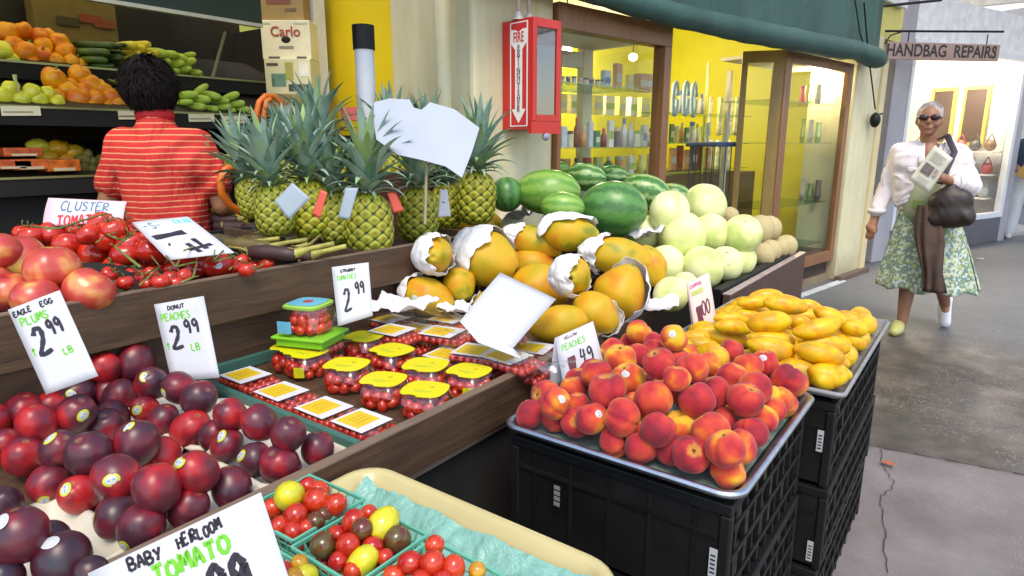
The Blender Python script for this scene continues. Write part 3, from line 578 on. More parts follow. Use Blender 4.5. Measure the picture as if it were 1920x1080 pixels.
# ---- green awning, rolled up
AW = NT('green_canvas'); v = AW.coord(); c = AW.ramp(AW.noise(v, 3, 5), [(.3, (.020, .060, .052)), (.7, (.035, .095, .082))]); AW.bump(AW.noise(AW.coord(scale=(3, 3, 1)), 6, 4), .4, .02); AW = AW.fin(c, .7)
r = empty('awning', (0, 0, 0)); meta(r, 'dark green canvas awning rolled up above the shop front', 'awning')
roll = [(1120, -12, 20), (1190, 8, 21), (1260, 27, 21), (1330, 43, 21), (1400, 58, 21), (1470, 71, 20), (1530, 83, 20), (1580, 92, 19), (1605, 93, 16), (1625, 103, 18), (1650, 112, 18)]
first = SFp(1120, -12, .16); pts = [SFp(x, y, .16) for x, y, _ in roll]; rs = [d*depth(p)/F for p, (_, _, d) in zip(pts, roll)]
pts = [pts[0]-(pts[1]-pts[0])*6, pts[0]-(pts[1]-pts[0])*3]+pts; rs = [rs[0], rs[0]]+rs
def dense(P, Q, n):
    o, q = [], []
    for i in range(len(P)-1):
        for k in range(n): o.append(P[i].lerp(P[i+1], k/n)); q.append((Q[i]+(Q[i+1]-Q[i])*k/n)*(1+.05*math.sin(17*i+k*2.1)+.03*random.random()))
    return o+[P[-1]], q+[Q[-1]*.8]
dp, dr = dense(pts, rs, 4); g = G(); g.tube(dp, dr, 18); g.obj('canvas_roll', AW, r, smooth=True)
top = [(x, y) for x, y in ((1120, -80), (1300, -40), (1500, 0), (1580, 17), (1652, 33))]
g = G()
def val(u, v):
    a = pts[0].lerp(pts[-1], 0); k = u*(len(pts)-1); i = min(int(k), len(pts)-2); lo = pts[i].lerp(pts[i+1], k-i); a = (lo-P0).dot(U)+P0.dot(U)
    zt_ = 2.72-.0*(u); f = math.sin(u*95)*.014+math.sin(u*41+1)*.02
    return Vector((lo.x, lo.y, 0))*1 + N*(f*(1-v)*(.3+v)*2-.02) + Vector((0, 0, lo.z+(zt_-lo.z)*(1-v)))
g.grid(val, 190, 14); g.obj('valance', AW, r, smooth=True, solid=.004)
g = G(); e = SFp(1620, 5, .2); k2 = SFp(1628, 100, .19); k3 = SFp(1641, 205, .12); g.tube([e, k2, k3], .007, 6); g.tube([SFp(1600, -20, .2), SFp(1612, 60, .22), SFp(1630, 118, .19)], .006, 6); g.obj('rope', BLACK, r)
g = G(); g.ell(SFp(1641, 225, .1), (.05, .06, .075), nu=10, nv=8, fn=lambda t_, p_: 1+.2*math.sin(5*p_)*math.sin(3*t_)); g.tube([SFp(1643, 215, .1), SFp(1655, 213, .12)], .01, 6); meta(g.obj('rope_bundle', BLACK, smooth=True), 'black bundle of rope tied on the cream pillar', 'rope')
# fascia above
sbox('white_fascia', A0, A5+.3, .02, .06, 2.74, 3.4, flat((.70, .70, .74), .5), kind='structure')

# ---- red fire extinguisher cabinet
RED = flat((.55, .022, .018), .3, .08, 5); RED2 = flat((.42, .015, .02), .3, .08, 5)
off = .20
cL = SFp(994, 120, off).dot(U); cR = SFp(1046, 120, off).dot(U); ztc = SFp(1020, 36, off).z; zbc = SFp(1020, 243, off).z
r = empty('extinguisher_cabinet', SA((cL+cR)/2, off/2, zbc)); meta(r, 'red fire extinguisher cabinet with glass door on the cream pillar', 'cabinet')
inv = r.matrix_basis.inverted()
def rp(o): o.parent = r; o.matrix_parent_inverse = inv; return o
rp(slab('side_panel', cL, cL+.012, .002, off, zbc, ztc, RED, bevel=.002)); rp(slab('top_panel', cL+.0125, cR, .002, off, ztc-.012, ztc, RED)); rp(slab('bottom_panel', cL+.0125, cR, .002, off, zbc, zbc+.012, RED)); rp(slab('side_panel', cR-.012, cR, .002, off, zbc+.0125, ztc-.0125, RED))
fw = .028
rp(slab('door_stile', cL, cL+fw, off+.001, off+.02, zbc+.04, ztc, RED, bevel=.002)); rp(slab('door_stile', cR-fw, cR, off+.001, off+.02, zbc+.04, ztc, RED, bevel=.002))
rp(slab('door_rail', cL+fw+.0005, cR-fw-.0005, off+.001, off+.02, ztc-.04, ztc, RED)); rp(slab('door_rail', cL+fw+.0005, cR-fw-.0005, off+.001, off+.02, zbc+.04, zbc+.07, RED)); rp(slab('lower_lip', cL-.01, cR+.005, off+.001, off+.022, zbc-.02, zbc+.038, RED))
rp(slab('door_glass', cL+fw+.001, cR-fw-.001, off+.008, off+.012, zbc+.071, ztc-.041, clear('door_glass', (.62, .45, .45), .22, .03)))
rp(slab('back_panel', cL+.013, cR-.013, .003, .012, zbc+.013, ztc-.013, RED2))
g = G(); g.ell((0, 0, 0), .02, nu=8, nv=6); o = g.obj('latch', flat((.3, .3, .4), .3)); o.location = SA((cL+cR)/2, off+.015, zbc-.035); rp(o)
ce = SA((cL+cR)/2, off*.5, 0); ex = empty('fire_extinguisher', (ce.x, ce.y, zbc+.013), label='fire extinguisher behind the glass door of the red cabinet', cat='extinguisher')
g = G(); g.lathe([(0, 0), (.055, 0), (.055, .30), (.03, .36), (.02, .38)], 18); g.obj('cylinder', flat((.66, .62, .60), .3), ex, smooth=True)
g = G(); g.lathe([(.022, .381), (.022, .42), (0, .42)], 10); g.box2((-.01, -.04, .42), (.01, .03, .44)); g.obj('valve', BLACK, ex)
# label on the side facing the camera
sd = SA(cL-.002, 0, 0); dx = N; nn = -U
def LP(o, z, k=0): return SA(cL-.0015-k, o, z)
lw0, lw1 = off*.30, off*.93; zl0, zl1 = zbc+.015, ztc-.012
def lq(nm, poly, k, mt):
    g = G(); g.add([LP(lw0+(lw1-lw0)*x, zl0+(zl1-zl0)*y, k) for x, y in poly], [tuple(range(len(poly)))]); rp(g.obj(nm, mt))
WHT = flat((.80, .76, .74), .5, .03)
lq('label_sheet', [(0, 0), (1, 0), (1, 1), (0, 1)], 0, WHT); lq('label_field', [(.07, .012), (.93, .012), (.93, .988), (.07, .988)], .0006, flat((.60, .02, .025), .4, .04))
lq('label_band', [(.07, .80), (.93, .80), (.93, .93), (.72, .93), (.5, .905), (.28, .93), (.07, .93)], .0012, WHT)
lq('arrow', [(.30, .80), (.70, .80), (.70, .17), (.90, .17), (.5, .03), (.10, .17), (.30, .17)], .0012, WHT); lq('arrow_shoulder', [(.07, .801), (.30, .74), (.70, .74), (.93, .801)], .0013, WHT)
REDT = flat((.60, .02, .025), .4, .04); GREYT = flat((.10, .05, .06), .4, .04); cl = (lw0+lw1)/2; hh = zl1-zl0
text('fire_lettering', 'FIRE', .066, LP(cl, zl0+hh*.852, .003), N, (0, 0, 1), REDT, r, sx=.62, bold=.0006)
for k, chh in enumerate('EXTINGUISHER'): text('extinguisher_letter', chh, .036, LP(cl, zl0+hh*(.755-k*.0535), .003), N, (0, 0, 1), GREYT, r, sx=.95, bold=.0004)
for dxx in (-.02, .05):
    p = SA((cL+cR)/2+dxx-.06, off*.5, ztc); g = G(); g.tube([p, p+Vector((0, 0, .5))], .009, 8); g.lathe([(.03, 0), (.012, .04)], 10, p); meta(g.obj('conduit', flat((.52, .48, .44), .4), smooth=True), 'thin white conduit above the red cabinet, '+('left one' if dxx < 0 else 'right one'), 'pipe')

# ---- the repair shop
WA = Zp(1652, 489, 0); WB = Zp(1876, 451, 0); wd = (WB-WA).normalized(); wn_ = Vector((wd.y, -wd.x, 0)); wl = (WB-WA).length
PURP = flat((.36, .345, .39), .5, .08, 3); PURD = flat((.10, .09, .11), .5, .1, 3)
def wbox(nm, a, b, o0, o1, z0, z1, mt, par=None, bev=0, **k):
    g = G(); K = [WA+wd*s+wn_*o+Vector((0, 0, z)) for z in (z0, z1) for s, o in ((a, o0), (b, o0), (b, o1), (a, o1))]
    g.add(K, [(0, 1, 2, 3), (7, 6, 5, 4), (0, 4, 5, 1), (1, 5, 6, 2), (2, 6, 7, 3), (3, 7, 4, 0)]); return g.obj(nm, mt, par, bevel=bev, **k)
zt3 = 2.5
r = empty('repair_shop_window', (0, 0, 0)); meta(r, 'large shop window in a grey purple frame behind the walking woman', 'window')
wbox('stile', -.25, .08, -.1, .02, 0, zt3+.5, PURP, r, .01); wbox('stile', wl-.16, wl+.05, -.1, .02, 0, zt3+.5, PURP, r, .01); wbox('base_panel', .0805, wl-.1605, -.1, .02, 0, .36, PURD, r, .01); wbox('head_panel', .0805, wl-.1605, -.1, .02, zt3+.02, zt3+.5, flat((.80, .82, .86), .5), r)
WF = flat((.70, .72, .78), .4, .04)
wbox('white_frame', .081, .14, -.05, .03, .361, zt3+.019, WF, r); wbox('white_frame', wl-.25, wl-.161, -.05, .03, .361, zt3+.019, WF, r); wbox('white_frame', .1405, wl-.2505, -.05, .03, .361, .43, WF, r); wbox('white_frame', .1405, wl-.2505, -.05, .03, zt3-.05, zt3+.019, WF, r)
wbox('glass_pane', .141, wl-.251, -.01, -.004, .431, zt3-.051, clear('repair_window_glass', (.97, .98, .98), .045, .02), r)
wbox('repair_shop_floor', -.2, wl+2, -4, -.101, 0, .05, flat((.4, .38, .36), .5), kind='structure'); wbox('repair_shop_back_wall', -.2, wl+.2, -3.1, -3.0, 0, 3, flat((.62, .60, .54), .6), kind='structure')
wbox('repair_shop_ceiling', -.2, wl+.2, -3.0, -.101, 2.75, 2.85, flat((.66, .52, .20), .6), kind='structure'); wbox('repair_shop_side_wall', wl+.051, wl+.2, -3.1, -.101, 0, 3.2, flat((.62, .64, .70), .6), kind='structure'); wbox('repair_shop_partition', -.25, -.15, -3.1, -.101, 0, 3.2, flat((.6, .58, .5), .6), kind='structure')
text('window_lettering', 'ASTRE', .17, WA+wd*(wl-.75)+wn_*.0+Vector((0, 0, 2.0)), wd, (0, 0, 1), WHT, r, sx=.9)
FR = flat((.55, .46, .10), .5)
for k, o0 in enumerate((-.42, -.86)):
    q = empty('framed_display', (0, 0, 0)); meta(q, f"{'right' if k==0 else 'left'} dark brown display in a gold frame inside the repair shop", 'display')
    wbox('frame', wl-.02, wl+.045, o0-.34, o0, 1.35, 2.2, FR, q); wbox('board', wl-.026, wl-.021, o0-.30, o0-.04, 1.40, 2.15, flat((.07, .03, .02), .6), q)
q = empty('shop_shelf', (0, 0, 0)); meta(q, 'white shelves of handbags inside the repair shop window', 'shelf')
for z in (.62, .95, 1.27): wbox('shelf_board', wl-.42, wl-.03, -1.35, -.12, z-.02, z-.001, WHT, q)
wbox('shelf_upright', wl-.42, wl-.39, -1.38, -1.351, .05, 1.8, WHT, q)
for k in range(18):
    z = (.62, .95, 1.27)[k % 3]; o0 = -.22-.19*(k//3); c_ = [(.6, .6, .55), (.45, .1, .1), (.22, .12, .07), (.25, .35, .3), (.6, .5, .4), (.08, .08, .09), (.55, .25, .3)][k % 7]; p = WA+wd*(wl-.25)+wn_*o0+Vector((0, 0, z))
    g = G(); g.ell(p+Vector((0, 0, .085)), (.075, .075, .085), nu=12, nv=8, fn=lambda a_, b_: 1-.12*max(0, math.cos(a_))); g.tube([p-wn_*.05+Vector((0, 0, .14)), p+Vector((0, 0, .24)), p+wn_*.05+Vector((0, 0, .14))], .010, 6)
    meta(g.obj('handbag', flat(c_, .4), smooth=True), f"small handbag, {ORD[k//3+1]} from right on {['lower','middle','upper'][k%3]} shelf inside the repair shop", 'handbag', 'handbags on the repair shop shelves')
for px_, py_ in ((1711, 137), (1806, 128)):
    r0_ = ray(px_, py_); tt_ = (2.70-CAM.z)/r0_.z; p = CAM+r0_*tt_; p = WA+wd*(wl-(1.3 if px_ < 1750 else .6))-wn_*(.9 if px_ < 1750 else .5)+Vector((0, 0, 2.66)); o = empty('ceiling_lamp', p, label=f"round lit ceiling lamp in the repair shop, {'left' if px_ < 1750 else 'right'} one", cat='lamp')
    g = G(); g.ell((0, 0, 0), (.11, .11, .04)); g.obj('bulb', BULB, o, smooth=True); L = bpy.data.lights.new('bulb_light', 'POINT'); L.energy = 34; L.color = (1, .94, .84); L.shadow_soft_size = .15
    lo = bpy.data.objects.new('bulb_light', L); C.objects.link(lo); lo.parent = o; lo.location = (0, 0, -.12)
# hanging sign
b0 = SFp(1662, 88, .05); ry = ray(1875, 80); tt = depth(b0)/F*1.03; b1 = CAM+ry*tt; xd = Vector((b1.x-b0.x, b1.y-b0.y, 0)); L = xd.length; xd.normalize()
zc_ = CAM.z+ray(1769, 97).z*depth(b0)/F*1.015; hs = 31*depth(b0)/F*1.0
r = empty('hanging_sign', ((b0.x+b1.x)/2, (b0.y+b1.y)/2, zc_), math.atan2(xd.y, xd.x)); meta(r, 'pink brown wooden sign board reading handbag repairs hung from a bar', 'sign')
g = G(); g.box2((-L/2, -.012, -hs/2), (L/2, .012, hs/2)); g.obj('board', wood('sign_board', (.40, .24, .20), (.62, .42, .36), 0), r, bevel=.003)
text('sign_lettering', 'HANDBAG  REPAIRS', .165, r.matrix_basis @ Vector((-.02, -.0135, .0)), xd, (0, 0, 1), flat((.02, .02, .025), .5), r, sx=.86, bold=.004)
g = G(); g.box2((L/2-.06, -.014, -.02), (L/2-.045, -.0125, .05)); g.obj('painted_mark', MAROON, r)
for s in (-.32, .38): g = G(); g.tube([(s*L, 0, hs/2), (s*L, 0, hs/2+.10)], .006, 6); g.obj('hanger', BLACK, r)
rb = empty('sign_bracket', r.location, r.rotation_euler.z); meta(rb, 'black iron bar holding the handbag repairs sign', 'bracket')
g = G(); g.tube([(-L/2-.03, 0, hs/2+.10), (0, 0, hs/2+.115), (L/2+.02, 0, hs/2+.13)], .011, 8); g.tube([(-L/2-.02, 0, hs/2-.02), (-L/2+.03, 0, hs/2+.06), (-L/2+.16, 0, hs/2+.10)], .007, 6); g.obj('bar', BLACK, rb)
g = G(); p = SFp(1650, 12, .1); p2_ = CAM+ray(1765, 0)*(depth(p)/F*1.05); g.tube([p-Vector((0, 0, .15)), p, p2_], .014, 6); meta(g.obj('iron_rod', BLACK), 'black iron rod jutting out above the sign bar', 'rod')

# ---- pale roof over the far alley and the stalls at its end
t = NT('translucent_roof'); t.t.nodes.remove(t.b); tl = t.n('BsdfTranslucent'); tl.inputs[0].default_value = (.95, .95, .95, 1); df = t.n('BsdfDiffuse'); df.inputs[0].default_value = (.85, .85, .86, 1)
mx = t.n('MixShader', i_0=.10); t.set(mx, 1, tl.outputs[0]); t.set(mx, 2, df.outputs[0]); t.t.links.new(mx.outputs[0], t.out.inputs[0]); ROOF = t.m
g = G(); g.box2((-1.5, 6.8, 3.35), (7, 26, 3.37)); meta(g.obj('alley_roof', ROOF), kind='structure')
r = empty('roof_beams', (0, 0, 0)); meta(r, 'white timber roof beams over the far end of the alley', 'roof beams')
for k in range(7):
    g = G(); g.box2((-1.0, 7.4+k*2.0, 3.22), (7, 7.5+k*2.0, 3.34)); g.obj('beam', flat((.68, .64, .60), .5), r)
for x in (.6, 2.4):
    g = G(); g.box2((x, 6.9, 3.10), (x+.12, 22, 3.215)); g.obj('purlin', flat((.50, .34, .32), .5), r)
g = G(); g.box2((-2, 24, 0), (9, 24.2, 3.34)); meta(g.obj('far_wall', flat((.68, .68, .64), .6)), kind='structure')
for k, (x, c, lb) in enumerate(((.9, (.5, .06, .03), 'red front market counter far along the alley'), (2.6, (.45, .25, .05), 'orange front market counter at the far right'), (4.6, (.10, .30, .22), 'green market counter at the alley end'))):
    r = empty('market_counter', (x, 20+k*.6, 0), label=lb, cat='counter')
    g = G(); g.box2((-.7, -.3, 0), (.7, .3, 1.0)); g.obj('front', flat(c, .5), r); g = G(); g.box2((-.75, -.35, 1.0), (.75, .35, 1.06)); g.obj('top', WHT, r)
    g = G(); g.box2((-.7, -.35, 2.3), (.7, .3, 2.6)); g.obj('sign_band', flat((.55, .08, .05), .5), r)
    for s in (-.68, .64): g = G(); g.box2((s, .2, 1.06), (s+.04, .24, 2.3)); g.obj('post', WHT, r)
# ================================================ THE STALL
def bx(name, a, b, mat, par=None, bevel=0, **k): g = G(); g.box2(a, b); return g.obj(name, mat, par, bevel=bevel, **k)
XB = -.905; ZB = .80; XU = -1.60; ZU = 1.027; XM = -.79; ZM = .775
yD = .753; yP = Zp(1272, 578, ZB).y; yM0 = Zp(1338, 548, ZM).y; yM1 = Zp(1505, 472, ZM).y
XB2 = -2.35      # back of the upper tier
stall = empty('fruit_stand', (0, 0, 0), label='stepped dark wooden fruit stand with two tiers of bins', cat='fruit stand')
bx('front_board', (XB-.022, -.6, ZB-.115), (XB, yP, ZB-.004), WOOD_DARK, stall, .002)
bx('board_edge', (XB-.024, -.6, ZB-.0035), (XB+.001, yP, ZB), WOOD_EDGE, stall)
bx('skirt_board', (XB-.05, -.6, .0), (XB-.030, yP-.02, ZB-.117), NEARBLACK, stall)
bx('lower_lath', (XB-.028, -.6, ZB-.135), (XB-.012, yP-.01, ZB-.118), WOOD_EDGE, stall)
bx('bin_floor', (XU-.037, -.6, .725), (XB-.025, yP-.002, .75), WOOD_DARK, stall)
bx('end_board', (XU, yP-.024, .751), (XB-.025, yP-.001, ZB-.01), WOOD_DARK, stall, .002)
bx('upper_front_board', (XU-.022, -.6, ZU-.125), (XU, 1.98, ZU-.004), WOOD_DARK, stall, .002)
bx('board_edge', (XU-.024, -.6, ZU-.0035), (XU+.001, 1.98, ZU), WOOD_EDGE, stall)
bx('upper_riser_board', (XU-.060, -.6, .70), (XU-.038, 1.98, ZU-.127), WOOD_DARK, stall)
bx('upper_bin_floor', (XB2, -.6, .93), (XU-.025, 1.98, .95), NEARBLACK, stall)
bx('upper_end_board', (XB2, 1.958, .951), (XU-.025, 1.979, ZU+.0), WOOD_DARK, stall, .002)
bx('upper_back_board', (XB2-.02, -.6, .6), (XB2-.001, 1.98, ZU+.02), NEARBLACK, stall)
for y in (-.55, .7, 1.9): bx('leg', (XB2+.02, y, 0), (XB2+.08, y+.06, .929), NEARBLACK, stall)
# partition between tomatoes and pineapples
pa = Zp(692, 473, ZU-.006); pb = Zp(560, 444, ZU+.03)
g = G(); d = Vector((pb.x-pa.x, pb.y-pa.y, 0)).normalized()*.62; n = Vector((d.y, -d.x, 0)).normalized()*.009
K = [pa+Vector((0, 0, -.06)), pa+d+Vector((0, 0, -.02)), pa+d+Vector((0, 0, .055)), pa]; g.add([q+n for q in K]+[q-n for q in K], [(0, 1, 2, 3), (7, 6, 5, 4), (0, 4, 5, 1), (1, 5, 6, 2), (2, 6, 7, 3), (3, 7, 4, 0)]); g.obj('partition', WOOD_DARK, stall, bevel=.002)
pa = Zp(252, 547, ZU-.006); pb = Zp(146, 492, ZU)
g = G(); d = Vector((pb.x-pa.x, pb.y-pa.y, 0)).normalized()*.6; n = Vector((d.y, -d.x, 0)).normalized()*.007
K = [pa+Vector((0, 0, -.06)), pa+d+Vector((0, 0, -.04)), pa+d+Vector((0, 0, .02)), pa]; g.add([q+n for q in K]+[q-n for q in K], [(0, 1, 2, 3), (7, 6, 5, 4), (0, 4, 5, 1), (1, 5, 6, 2), (2, 6, 7, 3), (3, 7, 4, 0)]); g.obj('partition', flat((.12, .14, .05), .6), stall, bevel=.002)
# melon bin
mb = empty('melon_bin', (0, 0, 0), label='red brown wooden bin of melons at the far end of the stand', cat='bin')
bx('side_board', (XM-.03, yM0, .0), (XM, yM1, ZM-.004), WOOD_RED, mb, .003)
bx('board_edge', (XM-.032, yM0, ZM-.0035), (XM+.001, yM1+.001, ZM+.0), flat((.40, .30, .29), .4, .2, 20), mb)
bx('black_rim', (XM-.075, yM0, .6), (XM-.038, yM1-.01, ZM+.015), BLACK, mb, .003)
bx('end_board', (-2.3, yM1-.03, 0), (XM-.031, yM1, ZM-.02), WOOD_RED, mb, .003)
bx('near_board', (XM-.9, yM0, .0), (XM-.0765, yM0+.02, ZM-.06), NEARBLACK, mb)
g = G(); g.add([(XM-.076, yM0+.02, .73), (XM-.076, yM1-.031, .73), (-2.3, yM1-.031, .96), (-2.3, yM0+.02, .96)], [(0, 1, 2, 3)]); g.obj('sloped_floor', NEARBLACK, mb, solid=.02)
g = G(); g.add([(XB-.5, 1.62, .77), (XB-.5, yM0+.02, .77), (-2.3, yM0+.02, .96), (-2.3, 1.99, .96), (XU, 1.99, .85)], [(0, 1, 2, 3, 4)]); g.obj('corner_floor', NEARBLACK, mb)

# ---------------- fruit shapes (radius about 1)
def gauss(x, s): return math.exp(-(x/s)**2)
def wrap(p, c): return (p-c+math.pi) % (2*math.pi)-math.pi
def solid_mesh(name, mat, fn=None, r=(1, 1, 1), nu=28, nv=18, post=None):
    g = G(); g.ell((0, 0, 0), r, nu=nu, nv=nv, fn=fn)
    if post: g.v = [post(Vector(v)) for v in g.v]
    return g.mesh(name, mat, True, merge=True)
def lump(seed, amt, fr=1.2): return lambda v: v*(1+amt*MN.noise(v*fr+Vector((seed, seed*2, 0))))
PE = [solid_mesh('peach', M_PEACH, lambda t_, p_: (1-.30*gauss(t_, .32)-.05*gauss(math.pi-t_, .3))*(1-.13*gauss(wrap(p_, 0), .16)*abs(math.sin(t_))**.6), (1, 1, .95), 40, 26, post=lump(s*3.1, .09)) for s in range(4)]
NE = [solid_mesh('nectarine', M_NECT, lambda t_, p_: (1-.16*gauss(t_, .30))*(1-.06*gauss(wrap(p_, 0), .2)*abs(math.sin(t_))**.6), (1, 1, .93), post=lump(s*3.1, .05)) for s in range(3)]
PL = [solid_mesh('plum', mt, lambda t_, p_: (1-.10*gauss(t_, .25))*(1-.03*gauss(wrap(p_, 0), .15)*abs(math.sin(t_))**.6), (1, 1, 1.13), post=lump(s*2.7, .08, .9)) for s, mt in enumerate((M_PLUM, M_PLUM, M_PLUM, M_PLUMD))]
TO = [solid_mesh('tomato', M_TOM, lambda t_, p_: (1-.22*gauss(t_, .35))*(1+.03*math.cos(5*p_)*math.sin(t_)), (1, 1, .84), post=lump(s*2.2, .04)) for s in range(3)]
CH = {k: [solid_mesh('cherry_tomato', mt, lambda t_, p_: 1-.07*gauss(t_, .25), (1, 1, z), 16, 10) for z in (1.0, 1.18, 1.35)] for k, mt in (('red', M_CHER), ('brown green', M_CHERD), ('yellow', M_CHERY), ('orange', M_CHERO))}
HO = [solid_mesh('honeydew', M_HONEY, lambda t_, p_: 1-.04*gauss(t_, .12), (1, 1, 1.05), 32, 20, post=lump(s*2.2, .03)) for s in range(3)]
CA = [solid_mesh('cantaloupe', M_CANT, lambda t_, p_: 1+.012*math.cos(10*p_)*math.sin(t_), (1, 1, 1.04), 32, 20) for s in range(1)]
WM = [solid_mesh('watermelon', mt, None, (1.28, 1, 1), 36, 24, post=lump(s*2.2, .02)) for s, mt in enumerate((M_WMD, M_WMG, M_WMS))]
def papfn(t_, p_): return (1+.02*math.cos(5*p_)*math.sin(t_))*(1-.12*gauss(t_, .16))
def pappost(s):
    def f(v):
        k = 1-.16*max(0, v.z)-.05*v.z*v.z; v = Vector((v.x*k, v.y*k, v.z)); return v*(1+.06*MN.noise(v*1.1+Vector((s*4, 0, 0))))
    return f
PA = [solid_mesh('papaya', M_PAPAYA, papfn, (1, 1, 1.42), 32, 24, post=pappost(s)) for s in range(4)]
def manpost(s): return lambda v: Vector((v.x+.16*(v.z/1.7)**2*1.7*.5, v.y*.92, v.z*(1+.0*s)))*(1+.05*MN.noise(v+Vector((s*5, 0, 0))))
MA = [solid_mesh('mango', M_MANGO, lambda t_, p_: 1-.05*gauss(t_, .2)+.03*gauss(math.pi-t_, .3), (1, 1, 1.85), 20, 18, post=manpost(s)) for s in range(4)]
def lobed(v0): return lambda t_, p_: (1+.13*abs(math.cos(2*p_+v0))**.7*abs(math.sin(t_))**1.2)*(1-.28*gauss(t_, .45)-.16*gauss(math.pi-t_, .5))
PP = {k: [solid_mesh('bell_pepper', mt, lobed(s), (.92, .92, 1.12), 28, 16, post=lump(s*2.2, .10)) for s in range(2)] for k, mt in (('orange', M_ORP), ('yellow', M_YEP))}
g = G(); g.tube([(0, 0, .78), (.03, 0, 1.0), (.12, 0, 1.2)], [.16, .10, .11], 8); STEM = g.mesh('stem', M_STEM)
g = G(); g.tube([(-1, 0, 0), (-.92, 0, 0), (-.5, 0, 0), (.2, .02, 0), (.8, .0, 0), (.97, 0, 0), (1, 0, 0)], [.05, .11, .15, .17, .16, .10, .04], 12); ZU_ = g.mesh('zucchini', M_ZUC)
g = G(); g.tube([(-1, .12, 0), (-.9, .1, 0), (-.5, .03, 0), (0, 0, 0), (.6, .0, 0), (.92, .0, 0), (1, 0, 0)], [.07, .11, .14, .22, .30, .22, .06], 12); SQ_ = g.mesh('squash', M_YEL)
g = G(); g.tube([(-1, .06, 0), (-.9, .05, 0), (-.4, .0, 0), (.2, 0, 0), (.7, .03, 0), (.95, .05, 0), (1, .05, 0)], [.10, .20, .30, .34, .30, .18, .06], 12); LM_ = g.mesh('green_squash', M_LIME)
# stickers
STK_Y = flat((.50, .54, .03), .35, .06); STK_W = flat((.52, .54, .55), .35, .05); STK_B = flat((.16, .30, .45), .35, .1)
def sticker_mesh(nm, c_ring, c_mid, oval=.78, blue=True):
    g = G(); q = 14; R2 = 1.0
    def ring(r0, r1, mi, dz):
        g.mi = mi; vs = [(r*math.cos(a*6.2832/q), r*oval*math.sin(a*6.2832/q), -.16*r*r+dz) for r in (r0, r1) for a in range(q)]
        g.add(vs, [(k, (k+1) % q, q+(k+1) % q, q+k) for k in range(q)])
    ring(.0, .35, 1, .02); ring(.35, .68, 1, .02); ring(.68, 1, 0, .0); g.mi = 2
    if blue: g.add([(-.45, -.1, .012), (.45, -.1, .012), (.45, .1, .012), (-.45, .1, .012)], [(0, 1, 2, 3)])
    return g.mesh(nm, [c_ring, c_mid, STK_B])
ST_P = sticker_mesh('sticker', STK_Y, STK_W); ST_W = sticker_mesh('sticker', STK_W, STK_W, .75, False); ST_T = sticker_mesh('sticker', STK_W, STK_W, .9, True)
def put_sticker(o, mesh, direction, size, axes):
    """stick a label on fruit o, facing a world direction; axes: the fruit mesh's own radii"""
    sc_ = o.scale.x; q = o.rotation_quaternion if o.rotation_mode == 'QUATERNION' else o.rotation_euler.to_quaternion()
    d = q.inverted() @ Vector(direction).normalized()
    bv = _bvh.get(o.data.name)
    if bv is None: b = bmesh.new(); b.from_mesh(o.data); bv = BVHTree.FromBMesh(b); b.free(); _bvh[o.data.name] = bv
    hit, n, _, _ = bv.ray_cast(d*4, -d)
    if hit is None: return
    k = size/sc_
    inst('sticker', mesh, o, hit+n*(.004+.16*k*.35), quat_z(n) @ Quaternion((0, 0, 1), random.uniform(-.8, .8)), k)
_bvh = {}
def fruit(name, meshes, px, py, dpx, z, cat, group, desc, rot=None, at=None, k=1.0):
    p = at or Zp(px, py, z); p = Vector(p); rr = dpx*depth(p)/F/2*k
    o = inst(name, random.choice(meshes) if isinstance(meshes, list) else meshes, None, p, rot or qrand(), rr)
    o['category'] = cat; o['group'] = group; return (o, desc)
toc = lambda p: (CAM-Vector(p)).normalized()
def axis_img(p, ang, fwd=0.0):
    """unit world vector that reads at ang degrees (down to the right) in the picture"""
    return (CR*math.cos(R_(ang))+CD*math.sin(R_(ang))-CF*fwd).normalized()
def settle(L, lo, hi, it=40, touch=.93):
    """push fruit apart until they only touch"""
    P = [o.location.copy() for o in L]; Rr = [o.scale.x for o in L]; P0_ = [p.copy() for p in P]
    for _ in range(it):
        for i in range(len(P)):
            for j in range(i+1, len(P)):
                d = P[j]-P[i]; m_ = (Rr[i]+Rr[j])*touch-d.length
                if m_ > 0 and d.length > 1e-6:
                    d.normalize(); P[i] -= d*m_*.45; P[j] += d*m_*.45
            P[i] += (P0_[i]-P[i])*.12
            for a in range(2): P[i][a] = min(max(P[i][a], lo[a]+Rr[i]), hi[a]-Rr[i])
            P[i].z = max(P[i].z, lo[2]+Rr[i]*.95)
    for o, p in zip(L, P): o.location = p

